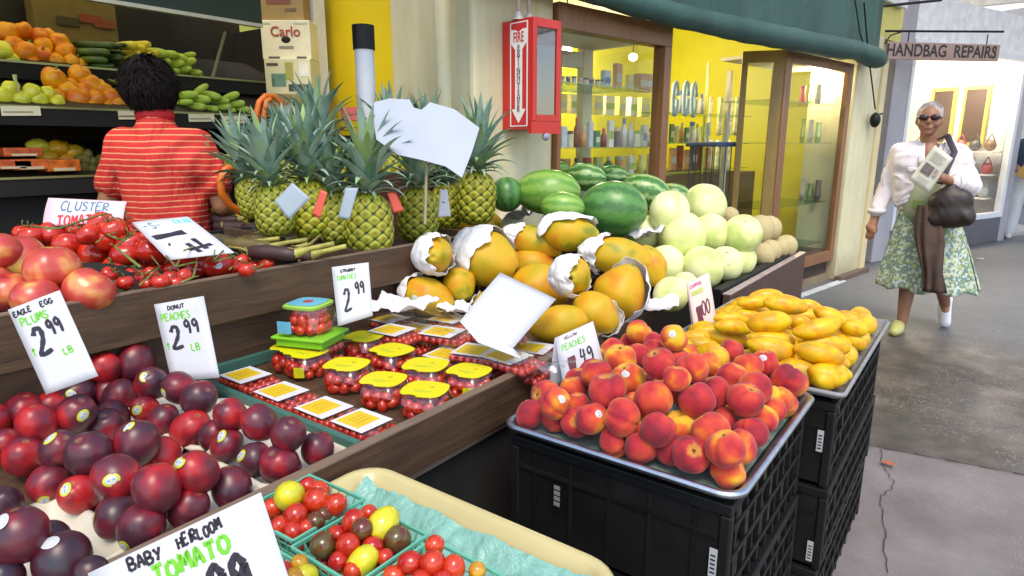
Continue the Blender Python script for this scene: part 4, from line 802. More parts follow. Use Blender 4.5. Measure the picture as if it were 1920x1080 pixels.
# ---------------- peach pan on black crates
def pan(name, x0, x1, y0, y1, z, dep, r, mat, label, rimw=.012, solidw=.002, cat='tray'):
    """shallow pan with rolled rim"""
    root = empty(name, ((x0+x1)/2, (y0+y1)/2, z-dep)); meta(root, label, cat); cx, cy = (x0+x1)/2, (y0+y1)/2; hx, hy = (x1-x0)/2, (y1-y0)/2
    def loop(ins, zz, rr):
        a_ = hx-ins; b_ = hy-ins; rr = max(rr-ins, .004); o = []
        for qx, qy, s in ((1, 1, 0), (-1, 1, 1), (-1, -1, 2), (1, -1, 3)):
            for k in range(7): t_ = math.pi/2*(s+k/6); o.append(Vector((qx*(a_-rr)+rr*math.cos(t_), qy*(b_-rr)+rr*math.sin(t_), zz)))
        return o
    L = [loop(-.001, dep-.010, r), loop(-.003, dep-.003, r), loop(.002, dep+.001, r), loop(rimw*.6, dep+.001, r), loop(rimw, dep-.003, r), loop(rimw+dep*.35, .006, r), loop(rimw+dep*.35+.006, .001, r)]
    n_ = len(L[0]); g = G(); fs = [(i*n_+k, i*n_+(k+1) % n_, (i+1)*n_+(k+1) % n_, (i+1)*n_+k) for i in range(len(L)-1) for k in range(n_)]; fs.append(tuple(range((len(L)-1)*n_, len(L)*n_)))
    g.add([v for l in L for v in l], fs); g.obj('pan_body', mat, root, smooth=True, solid=solidw); return root
PX0, PX1, PY0, PY1, PZ = -.817, -.282, 1.058, 1.665, .76
pan('sheet_pan', PX0, PX1, PY0, PY1, PZ, .026, .045, ALU, 'grey aluminium sheet pan heaped with peaches')
g = G(); g.grid(lambda u, v: Vector((PX0+.03+u*(PX1-PX0-.06), PY0+.03+v*(PY1-PY0-.06), PZ-.021+.004*MN.noise(Vector((u*9, v*9, 1))))), 30, 30)
meta(g.obj('tray_liner', flat((.16, .24, .21), .5, .3, 20, .3), smooth=True), 'pale green liner under the peaches in the aluminium pan', 'liner')
OL = flat((.10, .095, .045), .7, .35, 8)
def crate(x0, x1, y0, y1, z0, z1, label, tag=True, tagz=.5, tagx=.93, side=True):
    r = empty('plastic_crate', ((x0+x1)/2, (y0+y1)/2, z0)); meta(r, label, 'crate', 'black plastic crates under the trays'); inv = r.matrix_basis.inverted()
    def b(nm, a, c_, mt=BLACK, bv=0): o = bx(nm, a, c_, mt, None, bv); o.parent = r; o.matrix_parent_inverse = inv; return o
    w = .022; h = z1-z0
    for x in (x0, x1-w):
        for y in (y0, y1-w): b('corner_post', (x, y, z0+.002), (x+w, y+w, z1-.026), bv=.004)
    for nm, a, c_ in (('rim', (x0, y0, z1-.025), (x1, y0+w, z1-.002)), ('rim', (x0, y1-w, z1-.025), (x1, y1, z1-.002)), ('rim', (x0, y0+w+.001, z1-.025), (x0+w, y1-w-.001, z1-.002)), ('rim', (x1-w, y0+w+.001, z1-.025), (x1, y1-w-.001, z1-.002))): b(nm, a, c_, bv=.003)
    b('end_panel', (x0+w+.001, y0+.006, z0+.01), (x1-w-.001, y0+.014, z1-.026)); b('end_panel', (x0+w+.001, y1-.014, z0+.01), (x1-w-.001, y1-.006, z1-.026)); b('side_panel', (x0+.006, y0+w+.001, z0+.01), (x0+.014, y1-w-.001, z1-.026)); b('crate_floor', (x0+.02, y0+.02, z0+.012), (x1-.02, y1-.02, z0+.02))
    for k in range(5): b('end_rib', (x0+w+(x1-x0-2*w)*(k+.5)/5-.004, y0+.001, z0+.012), (x0+w+(x1-x0-2*w)*(k+.5)/5+.004, y0+.0055, z1-.03))
    b('end_ledge', (x0+w+.001, y0+.0005, z1-.075), (x1-w-.001, y0+.0055, z1-.066))
    if side:
        b('carton_liner', (x1-.024, y0+w+.005, z0+.022), (x1-.018, y1-w-.005, z1-.04), OL)
        n_ = 9
        for k in range(n_): y = y0+w+(y1-y0-2*w)*(k+.5)/n_; b('rib', (x1-.012, y-.004-(.005 if k % 3 == 0 else 0), z0+.004), (x1-.003, y+.004, z1-.026))
        for k in range(3): zz = z0+h*(.22+.27*k); b('cross_rib', (x1-.0025, y0+w+.001, zz-.006), (x1+.0005, y1-w-.001, zz+.006))
        for k in range(3):
            g = G(); ya = y0+w+(y1-y0-2*w)*(k/3); yb = ya+(y1-y0-2*w)/3; g.tube([(x1-.0145, ya, z0+.02), (x1-.0145, yb, z1-.04)], .0035, 5); o = g.obj('brace', BLACK); o.parent = r; o.matrix_parent_inverse = inv
    else: b('side_panel', (x1-.014, y0+w+.001, z0+.01), (x1-.006, y1-w-.001, z1-.026))
    if tag:
        b('barcode_label', (x0+(x1-x0)*tagx, y0-.0012, z0+h*tagz), (x0+(x1-x0)*tagx+.015, y0-.0002, z0+h*tagz+.06), flat((.42, .43, .45), .5))
        for k in range(5): b('barcode_bar', (x0+(x1-x0)*tagx+.003, y0-.0020, z0+h*tagz+.008+k*.009), (x0+(x1-x0)*tagx+.012, y0-.0013, z0+h*tagz+.011+k*.009), BLACK)
    return r
def stack(x0, x1, y0, y1, zt_, n, what, tz, tags=(0, 1, 2)):
    h = zt_/n
    for k in range(n): crate(x0+.006*(k % 2), x1-.006*((k+1) % 2), y0+.004*k, y1, h*k, h*(k+1)-.001, f"black plastic crate {['at the bottom','second from the bottom','at the top'][k if n==3 else (0 if k==0 else 2)]} of the stack under {what}", k in tags, tz[k % len(tz)])
stack(PX0+.015, PX1-.012, PY0+.012, PY1-.015, PZ-.03, 3, 'the peach pan', (.5, .12, .35))
g = G()
for k in range(4): g.box2((PX0+.14, PY0+.0100, .60+k*.013), (PX0+.155, PY0+.0112, .609+k*.013))
o = g.obj('moulded_mark', flat((.20, .20, .19), .6)); meta(o, 'small grey moulded mark on the crate front below the peaches', 'crate mark')
MX0, MX1, MY0, MY1, MZ = -.775, -.224, 1.695, 2.55, .76
pan('plastic_tray', MX0, MX1, MY0, MY1, MZ, .022, .02, flat((.24, .24, .25), .4), 'grey rimmed tray of yellow mangoes beyond the peaches', rimw=.006)
stack(MX0+.02, MX1-.012, MY0+.012, MY1-.01, MZ-.034, 3, 'the mango tray', (.3, .1, .42))

PEA = [(130,600,190,0),(135,480,190,0),(320,655,200,0),(315,525,150,0),(490,715,225,0),(295,435,165,0),(487,457,222,1),(425,340,180,1),(515,612,170,0),(610,368,195,1),(690,655,212,0),(680,798,212,0),(743,500,225,1),(805,440,190,1),(575,265,190,1),(650,240,150,1),(910,655,215,0),(880,865,225,0),(792,297,190,2),(902,378,160,2),(1000,510,212,1),(1090,445,208,1),(1078,768,225,0),(1105,915,235,0),(985,320,190,2),(900,255,150,1),(1075,290,150,1),(1120,255,150,1),(1075,665,180,0),(1150,630,170,0),(1292,505,212,1),(1262,770,212,0),(1330,670,200,0),(1215,362,178,1),(1345,425,190,1),(1318,295,165,1),(1390,275,155,1),(1200,225,160,1),(1428,612,165,0),(1490,555,160,0),(1532,510,175,0),(1585,430,180,0),(1638,388,170,0),(1465,352,130,0),(1440,400,110,0),(675,118,155,1),(880,147,160,2),(770,175,150,1),(757,212,140,1),(520,198,135,1),(635,185,115,0),(992,215,110,0),(610,545,120,0),(720,230,120,0),(1180,545,100,0),(960,440,140,0),(420,560,140,0)]
LK = ['red peach', 'orange red peach', 'dark red peach', 'red peach with yellow cheek']
PO = []
for i, (a, b, d, l) in enumerate(PEA):
    z = PZ+.018+(.0, .052, .098)[l]+.0
    p = Zp(980+a/3.086, 590+b/3.086, z+.019*(1 if d > 0 else 0)); 
    o, _ = fruit('peach', PE, 0, 0, max(d, 140)/3.086, 0, 'peach', 'peaches heaped in the sheet pan', '', at=p, k=1.01, rot=qup(1.3))
    PO.append(o)
rf = random.Random(4)
for i in range(9):
    for j in range(8):
        p = Vector((PX0+.05+i*.055, PY0+.06+j*.068, PZ+.014+.02*(min(i, 8-i, 2)+min(j, 7-j, 2))/2))
        if all((Vector((q.location.x, q.location.y))-Vector((p.x, p.y))).length > .036 or q.location.z-p.z > .055 for q in PO):
            o, _ = fruit('peach', PE, 0, 0, 0, 0, 'peach', 'peaches heaped in the sheet pan', '', at=p, rot=qup(1.3)); o.scale = (.034,)*3; PO.append(o)
settle(PO, (PX0+.012, PY0+.012, PZ-.022), (PX1-.012, PY1-.008, 9), 25, .92)
name_rows([(o, 'fuzzy red peach') for o in PO], 'of the pan', rows=7)
for i in (0, 2, 9, 36, 46): put_sticker(PO[i], ST_T, toc(PO[i].location)+CR*.5*(1 if i < 5 else -.4)+Vector((0, 0, .35)), .0095, None)

MAN = [(730,120,300,-4,120,2),(640,170,260,-5,100,2),(905,190,340,8,165,3),(590,238,300,0,75,1),(560,290,260,5,90,1),(430,315,330,5,100,1),(440,390,400,8,125,1),(410,490,370,8,165,0),(770,350,340,-8,200,2),(140,480,240,12,115,0),(180,545,220,12,100,0),(1030,350,200,10,120,1),(960,490,170,50,120,0),(790,500,370,8,150,1),(770,595,390,8,185,1),(1190,405,420,-15,165,2),(1100,290,200,10,110,1),(1300,300,260,35,150,2),(1140,225,160,35,80,1),(1470,360,200,30,160,1),(1620,410,170,20,135,1),(1260,545,400,12,165,1),(1210,625,400,12,190,1),(1430,490,170,50,110,0),(1550,520,220,40,140,0),(1520,610,140,45,120,0),(1480,665,150,30,110,0),(950,755,280,5,130,0),(1060,670,220,25,155,0),(1440,715,170,30,110,0),(1340,780,320,10,140,0),(1300,860,310,18,195,0),(700,250,260,0,100,1),(240,430,220,5,100,0),(880,480,240,10,110,0),(620,420,200,10,110,0),(1100,500,260,0,120,0),(620,650,240,5,120,0),(1030,430,200,0,120,0)]
MO = []
for a, b, L, an, w, l in MAN:
    px, py = 1280+a/4.695, 530+b/4.695; z = MZ+.02+(.005, .05, .095, .13)[l]; p = Zp(px, py, z); rr = max(w, 118)*1.12/4.695*depth(p)/F/2
    ax = axis_img(p, an+random.uniform(-5, 5), .10); ax.z *= .7; ax.normalize()
    o = inst('mango', MA[len(MO) % 4], None, p, quat_z(ax) @ Quaternion((0, 0, 1), random.uniform(0, 6.28)), (rr, rr, rr*min(1.25, max(.8, L/w/1.85)))); meta(o, None, 'mango', 'yellow mangoes heaped in the far tray'); MO.append(o)
for o in MO:
    o.location.x = min(max(o.location.x, MX0+.06), MX1-.05); o.location.y = min(max(o.location.y, MY0+.05), MY1-.06)
for r_ in range(6):       # the hidden lower layer that carries the heap
    for c_ in range(4):
        p = Vector((MX0+.09+c_*.115, MY0+.30+r_*.085, MZ+.012)); o = inst('mango', MA[c_], None, p, quat_z(Vector((1, random.uniform(-.3, .3), 0)).normalized()), (.034, .034, .033)); meta(o, None, 'mango', 'yellow mangoes heaped in the far tray'); MO.append(o)
for k in range(8):
    p = Vector((MX1-.055-.03*(k % 2), MY0+.07+k*.1, MZ+.018)); o = inst('mango', MA[k % 4], None, p, quat_z(Vector((random.uniform(-.5, .5), 1, 0)).normalized()), (.038, .038, .034)); meta(o, None, 'mango', 'yellow mangoes heaped in the far tray'); MO.append(o)
for k in range(4):
    p = Vector((MX1-.13-.11*k, MY0+.055, MZ+.018)); o = inst('mango', MA[k % 4], None, p, quat_z(Vector((1, random.uniform(-.3, .3), 0)).normalized()), (.037, .037, .034)); meta(o, None, 'mango', 'yellow mangoes heaped in the far tray'); MO.append(o)
name_rows([(o, 'ripe yellow mango') for o in MO], 'of the mangoes', rows=8)

# ---------------- plums in cream trays
def soft_tray(cx, cy, w, l, ang, z, label):
    r = pan('foam_tray', -w/2, w/2, -l/2, l/2, .028, .028, .035, flat((.62, .57, .46), .45, .06), label, rimw=.010, solidw=.0025); r.location = (cx, cy, z); r.rotation_euler.z = ang
    for c_ in r.children: c_.location = (0, 0, 0)
    return r
PLZ = .752
def trayc(pts, z): return [Zp(x, y, z) for x, y in pts]
for cx, cy, w, l, an, lb in ((-1.06, .655, .235, .19, 0, 'cream tray of dark plums nearest the strawberries and jars'), (-1.30, .655, .22, .19, .05, 'cream tray of plums beside the donut peach sign'), (-1.065, .46, .25, .185, .03, 'cream tray of plums above the heirloom tomato sign'), (-1.325, .46, .235, .185, .04, 'cream tray holding the middle heap of plums'), (-1.47, .62, .10, .24, 0, 'cream tray of plums below the plum price sign'), (-1.09, .255, .26, .19, .04, 'cream tray of blue black plums at the lower left corner')):
    soft_tray(cx, cy, w, l, an, PLZ, lb)
PLU = [(51,729,62,0),(-6,730,64,0),(99,747,66,0),(22,778,70,0),(69,793,74,1),(142,775,74,1),(200,800,72,0),(210,781,64,0),(8,833,62,0),(44,855,76,0),(113,842,74,1),(169,852,90,1),(256,830,86,1),(302,856,76,0),(218,895,90,1),(294,915,93,1),(92,905,74,0),(147,928,76,0),(368,885,84,1),(436,915,80,0),(220,968,84,0),(277,997,92,0),(363,958,80,0),(240,682,74,1),(202,684,62,1),(225,741,64,0),(190,735,54,0),(283,718,64,1),(335,727,64,1),(272,767,54,0),(373,749,70,1),(306,788,62,0),(359,803,78,0),(433,778,66,1),(486,792,72,1),(427,836,66,0),(479,861,66,0),(540,815,70,1),(538,877,80,0),(606,846,68,0),(402,815,60,0),(330,940,70,0),(150,880,60,0)]
PLO = []
for i, (px, py, d, l) in enumerate(PLU):
    p = Zp(px, py, PLZ+(.050, .10)[l]); up = Vector((random.gauss(0, .5), random.gauss(0, .5), 1)).normalized()
    o, _ = fruit('plum', PL[:3], px, py, d, 0, 'plum', 'dark red plums in cream trays', '', at=p, rot=quat_z(up) @ Quaternion((0, 0, 1), random.uniform(0, 6.28)), k=.92); PLO.append(o)
settle(PLO, (-1.66, -.5, PLZ), (XB-.03, yD-.012, 9), 14, .86)
name_rows([(o, 'shiny dark red plum') for o in PLO], 'of the plums', rows=6)
def stk(i, dx, dy, sz=.0125, m_=None):
    o = PLO[i]; s = math.sqrt(max(.02, 1-dx*dx-dy*dy)); put_sticker(o, m_ or ST_P, CR*dx+CD*dy-CF*s, sz, None)
for i, dx, dy in ((0, -.5, -.3), (2, .3, -.25), (5, .8, .0), (10, -.1, -.75), (12, -.1, -.85), (13, -.35, -.4), (14, .35, -.15), (16, .25, .7), (17, -.1, -.55), (18, -.4, -.6), (20, -.85, -.1), (21, -.35, .55), (27, .1, -.5), (28, -.55, .25), (29, .0, -.1), (35, -.1, -.75), (36, -.6, -.4), (9, -.9, .1)): stk(i, dx, dy)
DK = [(38,1003,96),(118,1052,100),(97,1012,66),(8,945,62),(10,1085,66),(172,1075,60)]
BO = []
for px, py, d in DK:
    p = Zp(px, py, PLZ+(.10 if (px, py) == (38, 1003) else .055)); o, _ = fruit('plum', PL[3], px, py, d, 0, 'plum', 'blue black plums at the lower left', '', at=p, rot=qup(.5)); BO.append(o)
PLO[0]
for o, lb in zip(BO, ('large two toned red and black plum at the lower left corner', 'blue black plum with white label beside the heirloom sign', 'small dusky plum behind the two toned red plum', 'black plum cut by the left picture edge, lower tray', 'black plum at the very bottom left corner', 'black plum half hidden by the heirloom tomato sign')): o['label'] = lb
BO[0].data = PL[0]
put_sticker(BO[0], ST_W, -CF*.6-CR*.2-CD*.7, .013, None); put_sticker(BO[1], ST_W, -CF*.5-CR*.1-CD*.85, .013, None)
# green divider trough
g = G(); g.box2((XU+.01, yD-.008, .751), (XB-.028, yD+.008, .800)); meta(g.obj('divider', flat((.05, .15, .12), .4), bevel=.003), 'dark green divider between the plums and the tomato packs', 'divider')
g = G(); g.box2((XU-.036, yD+.010, .751), (XU-.020, 1.30, .785)); meta(g.obj('back_strip', flat((.05, .15, .12), .4), bevel=.003), 'dark green strip along the back of the tomato jars', 'divider')

# ---------------- tomato jars
SHELL = []
def jar_meshes():
    pr = [(0, .001), (.036, .001), (.044, .005), (.050, .020), (.0515, .030), (.049, .040), (.043, .052), (.041, .056)]
    g = G(); g.lathe(pr, 24, sq=5); a = g.mesh('jar_shell', PLASTIC)
    g = G(); g.lathe([(.041, .056), (.042, .059), (.039, .061), (.0, .061)], 24, sq=5); b = g.mesh('jar_cap', PLASTIC)
    return a, b
JS, JC = jar_meshes()
LIDY = flat((.60, .55, .015), .35, .05, 12); g = G(); q = 40
poly = []
for k in range(q):
    a = 2*math.pi*k/q; rr = .0455*(1+.04*math.cos(4*a))/((abs(math.cos(a))**5+abs(math.sin(a))**5)**.2)
    if abs(wrap(a, 4.4)) < .16: rr *= .84
    poly.append((rr*math.cos(a)*.97, rr*math.sin(a)*.9))
g.prism(poly, .0616, .0624); JL = g.mesh('lid_label', flat((.72, .64, .012), .4, .04, 12), False)
g = G(); g.box2((.006, .010, .0626), (.014, .014, .0629)); JP = g.mesh('label_print', flat((.45, .18, .03), .5), False)
g = G(); g.box2((-.02, -.012, .0626), (.02, -.009, .0628)); g.box2((-.016, -.018, .0626), (.012, -.0155, .0628)); JQ = g.mesh('label_print', flat((.40, .50, .05), .5), False)
g = G(); g.grid(lambda u, v: Vector((.0555*math.cos(-1.25+u*.42), .0555*math.sin(-1.25+u*.42), .012+v*.028)), 4, 2); JY = g.mesh('side_label', LIDY)
JARS = [(512,638,78,'back left jar beside the green berry box'), (574,659,82,'second along left row, with yellow side tag'), (650,682,88,'third jar along the left row'), (719,710,90,'front left jar beside the flat packs'), (820,736,96,'frontmost jar nearest the wooden edge'), (895,698,88,'jar nearest the peach price tent'), (798,683,90,'jar in the middle of the right row'), (735,655,84,'jar behind the middle jar of the right row'), (682,630,76,'rearmost jar beside the green berry box')]
for ji, (px, py, d, lb) in enumerate(JARS):
    z0 = .752; p = Zp(px, py, z0+.05); k = d*depth(p)/F/.102; p = Zp(px, py, z0+.0624*k*.86)
    p.x = max(min(p.x, XB-.026-.054*k), XU+.025+.05*k); r = empty('tomato_jar', (p.x, p.y, z0), random.uniform(-.2, .2)+R_(10), label='clear tomato jar with yellow lid, '+lb, cat='jar', group='clear jars of small tomatoes with yellow lids'); r.scale = (k, k, k*.86)
    inst('jar_shell', JS, r); inst('jar_cap', JC, r); inst('lid_label', JL, r); inst('label_print', JP, r); inst('label_print', JQ, r)
    if ji in (1, 5): inst('side_label', JY, r)
    jt = []
    def tomato_in(x, y, z, s):
        o = inst('grape_tomato', random.choice(CH['red']), None, r.matrix_basis @ Vector((x, y, z)), qrand(), s*k); o.location = Vector((p.x, p.y, z0))+rotz(r.rotation_euler.z) @ Vector((x*k, y*k, z*k*.84))
        meta(o, None, 'tomato', f'small tomatoes inside the {lb}'); jt.append((o, 'small red tomato'))
    for lay, (rr, zz, n_) in enumerate(((.036, .013, 10), (.036, .033, 10), (.016, .040, 4))):
        for q in range(n_):
            a = 6.2832*(q+.5*lay)/n_+random.uniform(-.08, .08); tomato_in(rr*math.cos(a)*1.02, rr*math.sin(a)*1.02, zz+random.uniform(-.002, .002), random.uniform(.0102, .0122))
    name_rows(jt, 'of '+('jar behind middle jar' if 'behind' in lb else ' '.join(lb.split(',')[0].split()[:4])), rows=2)
# green based berry box
p = Xp(583, 634, -1.49); bz_ = p.z-.012; flat_pack_later = (p.x, p.y, bz_-.033); r = empty('berry_box', (p.x, p.y, bz_), R_(20), label='clear box of strawberry tomatoes on a bright green base', cat='box'); bk = 118*depth(p)/F/.15
r.scale = (bk,)*3
g = G(); g.box2((-.062, -.05, 0), (.062, .05, .018)); g.box2((-.070, -.058, .018), (.070, .058, .026)); g.obj('green_base', flat((.20, .55, .03), .4, .08), r, bevel=.004)
g = G(); pr = [(.055, .027), (.055, .045), (.047, .085), (.044, .092)]; g.lathe(pr, 24, sq=7); g.obj('clear_box', PLASTIC, r, smooth=True)
g = G(); g.lathe([(.046, .090), (.047, .096), (.043, .099), (0, .099)], 24, sq=6); g.obj('green_lid', flat((.30, .55, .08), .4), r, smooth=False)
g = G(); g.lathe([(.040, .0995), (.040, .1003), (0, .1003)], 24, sq=4); g.obj('lid_label', flat((.12, .42, .55), .4), r); g = G(); g.lathe([(.012, .1006), (.012, .1012), (0, .1012)], 12); g.obj('label_emblem', flat((.55, .05, .06), .4), r)
g = G(); g.box2((-.046, -.0600, .036), (-.010, -.0585, .064)); g.obj('side_label', flat((.12, .42, .60), .4), r)
bt_ = []
for lay, (rr, zz, n_) in enumerate(((.038, .040, 10), (.034, .060, 9), (.028, .077, 7))):
    for q in range(n_):
        a = 6.2832*(q+.5*lay)/n_; o = inst('berry_tomato', random.choice(CH['red'][1:]), None, Vector((p.x, p.y, bz_))+Vector((rr*math.cos(a)*bk, rr*math.sin(a)*bk, zz*bk)), qrand(), .0125*bk); meta(o, None, 'tomato', 'berry tomatoes in the green based box'); bt_.append((o, 'red berry tomato'))
name_rows(bt_, 'of the green based clear box', rows=3)
# flat packs
LABW = flat((.70, .68, .70), .45, .05); LABY = flat((.74, .50, .02), .45, .05)
def flat_pack(p, ang, w, l, h, lb, k=1, tilt=0):
    r = empty('tomato_pack', p, label=lb, cat='plastic pack', group='flat clear packs of small tomatoes'); r.rotation_euler = (tilt, 0, ang)
    g = G(); g.box2((-w/2, -l/2, 0), (w/2, l/2, h)); g.obj('clear_shell', PLASTIC, r, bevel=.006)
    g = G(); e = .008; g.box2((-w/2-e, -l/2-e, h*.55), (w/2+e, l/2+e, h*.55+.002)); g.obj('shell_flange', FILM, r)
    g = G(); g.box2((-w*.46, -l*.46, h+.0015), (w*.22, l*.46, h+.0022)); g.obj('white_label', LABW, r); g = G(); g.box2((-w*.40, -l*.36, h+.0024), (w*.06, l*.30, h+.0030)); g.obj('price_sticker', LABY, r)
    g = G(); 
    for q in range(3): g.box2((-w*(.26-.09*q), -l*.2, h+.0031), (-w*(.24-.09*q), l*.2, h+.0034))
    g.obj('label_print', flat((.60, .36, .02), .5), r)
    g = G(); nx, ny = max(3, int(w/.021)), max(3, int(l/.021))
    for i in range(nx):
        for j in range(ny):
            g.ell((-w/2+w*(i+.5)/nx+random.uniform(-.002, .002), -l/2+l*(j+.5)/ny+random.uniform(-.002, .002), h*.5+random.uniform(-.002, .003)), (.0108, .0108, min(.0115, h*.42)), nu=9, nv=6)
    q = g.obj('small_tomatoes', M_CHER, None, smooth=True); q.location = p; q.rotation_euler = (tilt, 0, ang); meta(q, 'layer of small tomatoes seen through the '+' '.join(lb.split()[4:11]), 'tomatoes', 'tomatoes inside the flat packs', 'stuff')
zq = .752
_packs = 0
for k, (px, py) in enumerate(((468, 708), (536, 739), (617, 770), (702, 800))):
    p = Zp(px, py, zq+.028); p.z = .7525; p.x = min(p.x, XB-.026-.084); flat_pack(p, R_(0), .150, .096, .030, f"flat clear pack with yellow sticker, {['leftmost','second from left','third from left','rightmost'][k]} of four along the divider")
for k, (px, py, z, an, ti) in enumerate(((850, 668, .753, .1, 0), (905, 660, .788, .25, .05), (960, 672, .790, -.05, 0), (975, 690, .753, .1, 0), (790, 618, .753, .15, .02), (735, 600, .753, .0, .03), (840, 625, .788, .2, -.05), (905, 640, .753, .1, 0), (770, 640, .753, .15, 0), (850, 600, .753, .1, .0), (930, 628, .788, -.1, .04), (1010, 655, .753, .2, 0), (745, 622, .788, .1, .04))):
    p = Zp(px, py, z+.03); p.z = z; flat_pack(p, an, .16, .11, .032, f"flat clear tomato pack, {ORD[k+1]} one in the loose pile before the papayas")
for j in range(2): flat_pack(Vector((flat_pack_later[0], flat_pack_later[1], flat_pack_later[2]-.034*j)), .2, .15, .11, .032, f"flat clear tomato pack, {['upper','lower'][j]} one stacked beneath the green based box")
for k, (px, py, s) in enumerate(((700, 590, .15), (820, 600, .2), (1000, 672, .12))):
    p = Zp(px, py, .835); g = G(); g.grid(lambda u, v: p+Vector(((u-.5)*s*1.6, (v-.5)*s, .02*MN.noise(Vector((u*5+k, v*5, k)))+.008*abs(MN.noise(Vector((u*11, v*12, k)))))), 24, 20)
    meta(g.obj('plastic_film', FILM, smooth=True), f"loose sheet of clear crumpled plastic film, {['leftmost, by the tomato price card','middle, below the wrapped papayas','rightmost, beside the peach tent'][k]}", 'plastic film')
# ---------------- wrapped papayas
def paper_wrap(o, rr, el, back, spread, seed, flare=.12, jag=.28, twist=0):
    """crumpled sheet round one end of a papaya; back: direction the closed end points, in the fruit's own axes"""
    g = G(); nu, nv = 72, 34; q = quat_z(Vector(back).normalized())
    def P(u, v):
        ph = 6.2832*u; mx = spread*(1+jag*.5*MN.noise(Vector((math.cos(ph)*1.3, math.sin(ph)*1.3, seed)))+jag*.35*MN.noise(Vector((math.cos(ph)*4, math.sin(ph)*4, seed+5))))
        th = mx*v; d = q @ Vector((math.sin(th)*math.cos(ph), math.sin(th)*math.sin(ph), math.cos(th)))
        k = 1.05+.12*abs(MN.noise(d*1.9+Vector((seed, 0, 0))))+.045*(1-abs(MN.noise(d*3.5+Vector((0, seed, 0))))*2)*.6+.016*abs(MN.noise(d*11+Vector((seed, 3, 0))))
        k += 2.4*flare*max(0, v-.62)**1.2*(.7+1.6*MN.noise(Vector((math.cos(ph)*3, math.sin(ph)*3, seed+9))))
        if th < .8: k += .10*(1-th/.8)
        w = Vector((d.x, d.y, d.z*el)); zz = w.z/el; kk = 1-.16*max(0, zz)*.6; return Vector((w.x*kk, w.y*kk, w.z))*k*rr
    g.grid(P, nu, nv); c = g.obj('paper_wrap', M_PAPER, None, smooth=True, solid=.0008)
    c.parent = o; c.scale = (1/rr,)*3; return c
PAP = [  # px, py, long px, short px, angle, toward-camera, z, wrap (direction angle, fwd, spread) or None, label
 (812,477,72,66,100,.9,.955,(180,-.8,2.15),'small papaya end, wrapped in white paper at the left of the heap'),
 (803,557,104,74,18,.1,.845,(195,-.4,1.15),'orange green papaya with round white sticker, lower left of the heap'),
 (862,535,70,64,60,.5,.875,None,'greenish papaya tucked between the two left papayas'),
 (915,485,132,108,25,.35,.955,(215,-.3,1.5),'big golden papaya half wrapped in white paper, left of the heap'),
 (1003,455,112,62,18,.1,.985,(200,0,1.0),'orange papaya lying behind the big wrapped one'),
 (1068,437,112,72,8,.1,1.03,(240,-.6,1.55),'orange papaya under white paper on top of the heap'),
 (1165,482,140,74,10,.1,.965,(195,-.2,1.1),'long orange papaya at the upper right of the heap'),
 (1163,548,116,98,-62,.2,.885,(20,-.9,1.5),'large upright golden papaya at the right with red spot'),
 (1070,517,80,76,100,.95,.955,(180,-.7,2.1),'papaya end facing out of a crumpled white wrapper'),
 (1052,606,120,72,-14,.1,.825,None,'golden papaya lowest in the heap beside the peach sign'),
 (1118,587,96,78,40,.3,.85,(60,-.8,1.3),'papaya with puckered stem end, lower right of the heap'),
 (1222,500,86,56,70,.1,.93,None,'orange papaya squeezed between the papayas and honeydews'),
 (905,410,80,44,15,.1,1.0,None,'papaya at the back of the heap near the pineapples'),
 (925,575,100,70,-40,.1,.84,(150,-.3,1.2),'papaya hidden behind the blank white sign'),
 (1015,540,110,90,20,.1,.86,None,'papaya buried in the middle of the heap'),(1000,500,100,80,20,.1,.89,None,'papaya buried beneath the crumpled wrapper'),(900,440,90,70,10,.1,.93,None,'papaya buried at the back left of the heap')]
PAO = []
for k, (px, py, L, S, an, fw, z, wr, lb) in enumerate(PAP):
    p = Zp(px, py, z); rr = S*depth(p)/F/2; ax = axis_img(p, an, fw*2 if fw > .6 else fw)
    if fw > .6: ax = (toc(p)+CD*.1).normalized()
    if p.x < XU+rr*1.05 and p.y < 2.0: p = Xp(px, py, XU+rr*1.1)
    o = inst('papaya', PA[k % 4], None, p, quat_z(ax) @ Quaternion((0, 0, 1), random.uniform(0, 6.28)), rr); meta(o, lb, 'papaya', 'papayas heaped in the wooden bin'); PAO.append(o)
    el = 1.42
    if fw < .6: o.scale = (rr, rr, rr*min(1.35, max(.75, (L/S)/1.42))); el = o.scale.z/rr*1.42
    if wr:
        wd_ = axis_img(p, wr[0], wr[1]); wl_ = o.rotation_quaternion.inverted() @ wd_
        c = paper_wrap(o, rr, el, wl_, wr[2], k*3.3); c.scale = (1/rr, 1/rr, 1/o.scale.z)
put_sticker(PAO[1], ST_W, toc(PAO[1].location)-CR*.75+CD*.05, .018, None)
def loose_paper(px, py, z, w, l, lb, seed, ang=0, amp=.03):
    p = Zp(px, py, z)
    if p.x < XU+.12 and p.y < 2.0: p = Xp(px, py, XU+.12)
    g = G(); ca, sa = math.cos(ang), math.sin(ang)
    g.grid(lambda u, v: p+Vector((((u-.5)*w)*ca-((v-.5)*l)*sa, ((u-.5)*w)*sa+((v-.5)*l)*ca, amp*MN.noise(Vector((u*3+seed, v*3, 0)))+amp*.5*abs(MN.noise(Vector((u*8+seed, v*8, 0))))+.3*amp*abs(u-.5)*4)), 28, 24)
    meta(g.obj('paper_sheet', M_PAPER, smooth=True, solid=.0008), lb, 'paper')
loose_paper(735+20, 575, .80, .20, .14, 'white paper flap at the left foot of the papaya heap', 1, .3)
loose_paper(868, 580, .815, .16, .12, 'white paper flap between the lower left papayas', 2, .5)
loose_paper(950, 405, 1.0, .26, .2, 'crumpled white paper behind the papayas near the pineapples', 3, .2, .06)
loose_paper(1200, 575, .81, .26, .18, 'white paper spilling over the right end of the papaya bin', 4, .4, .05)
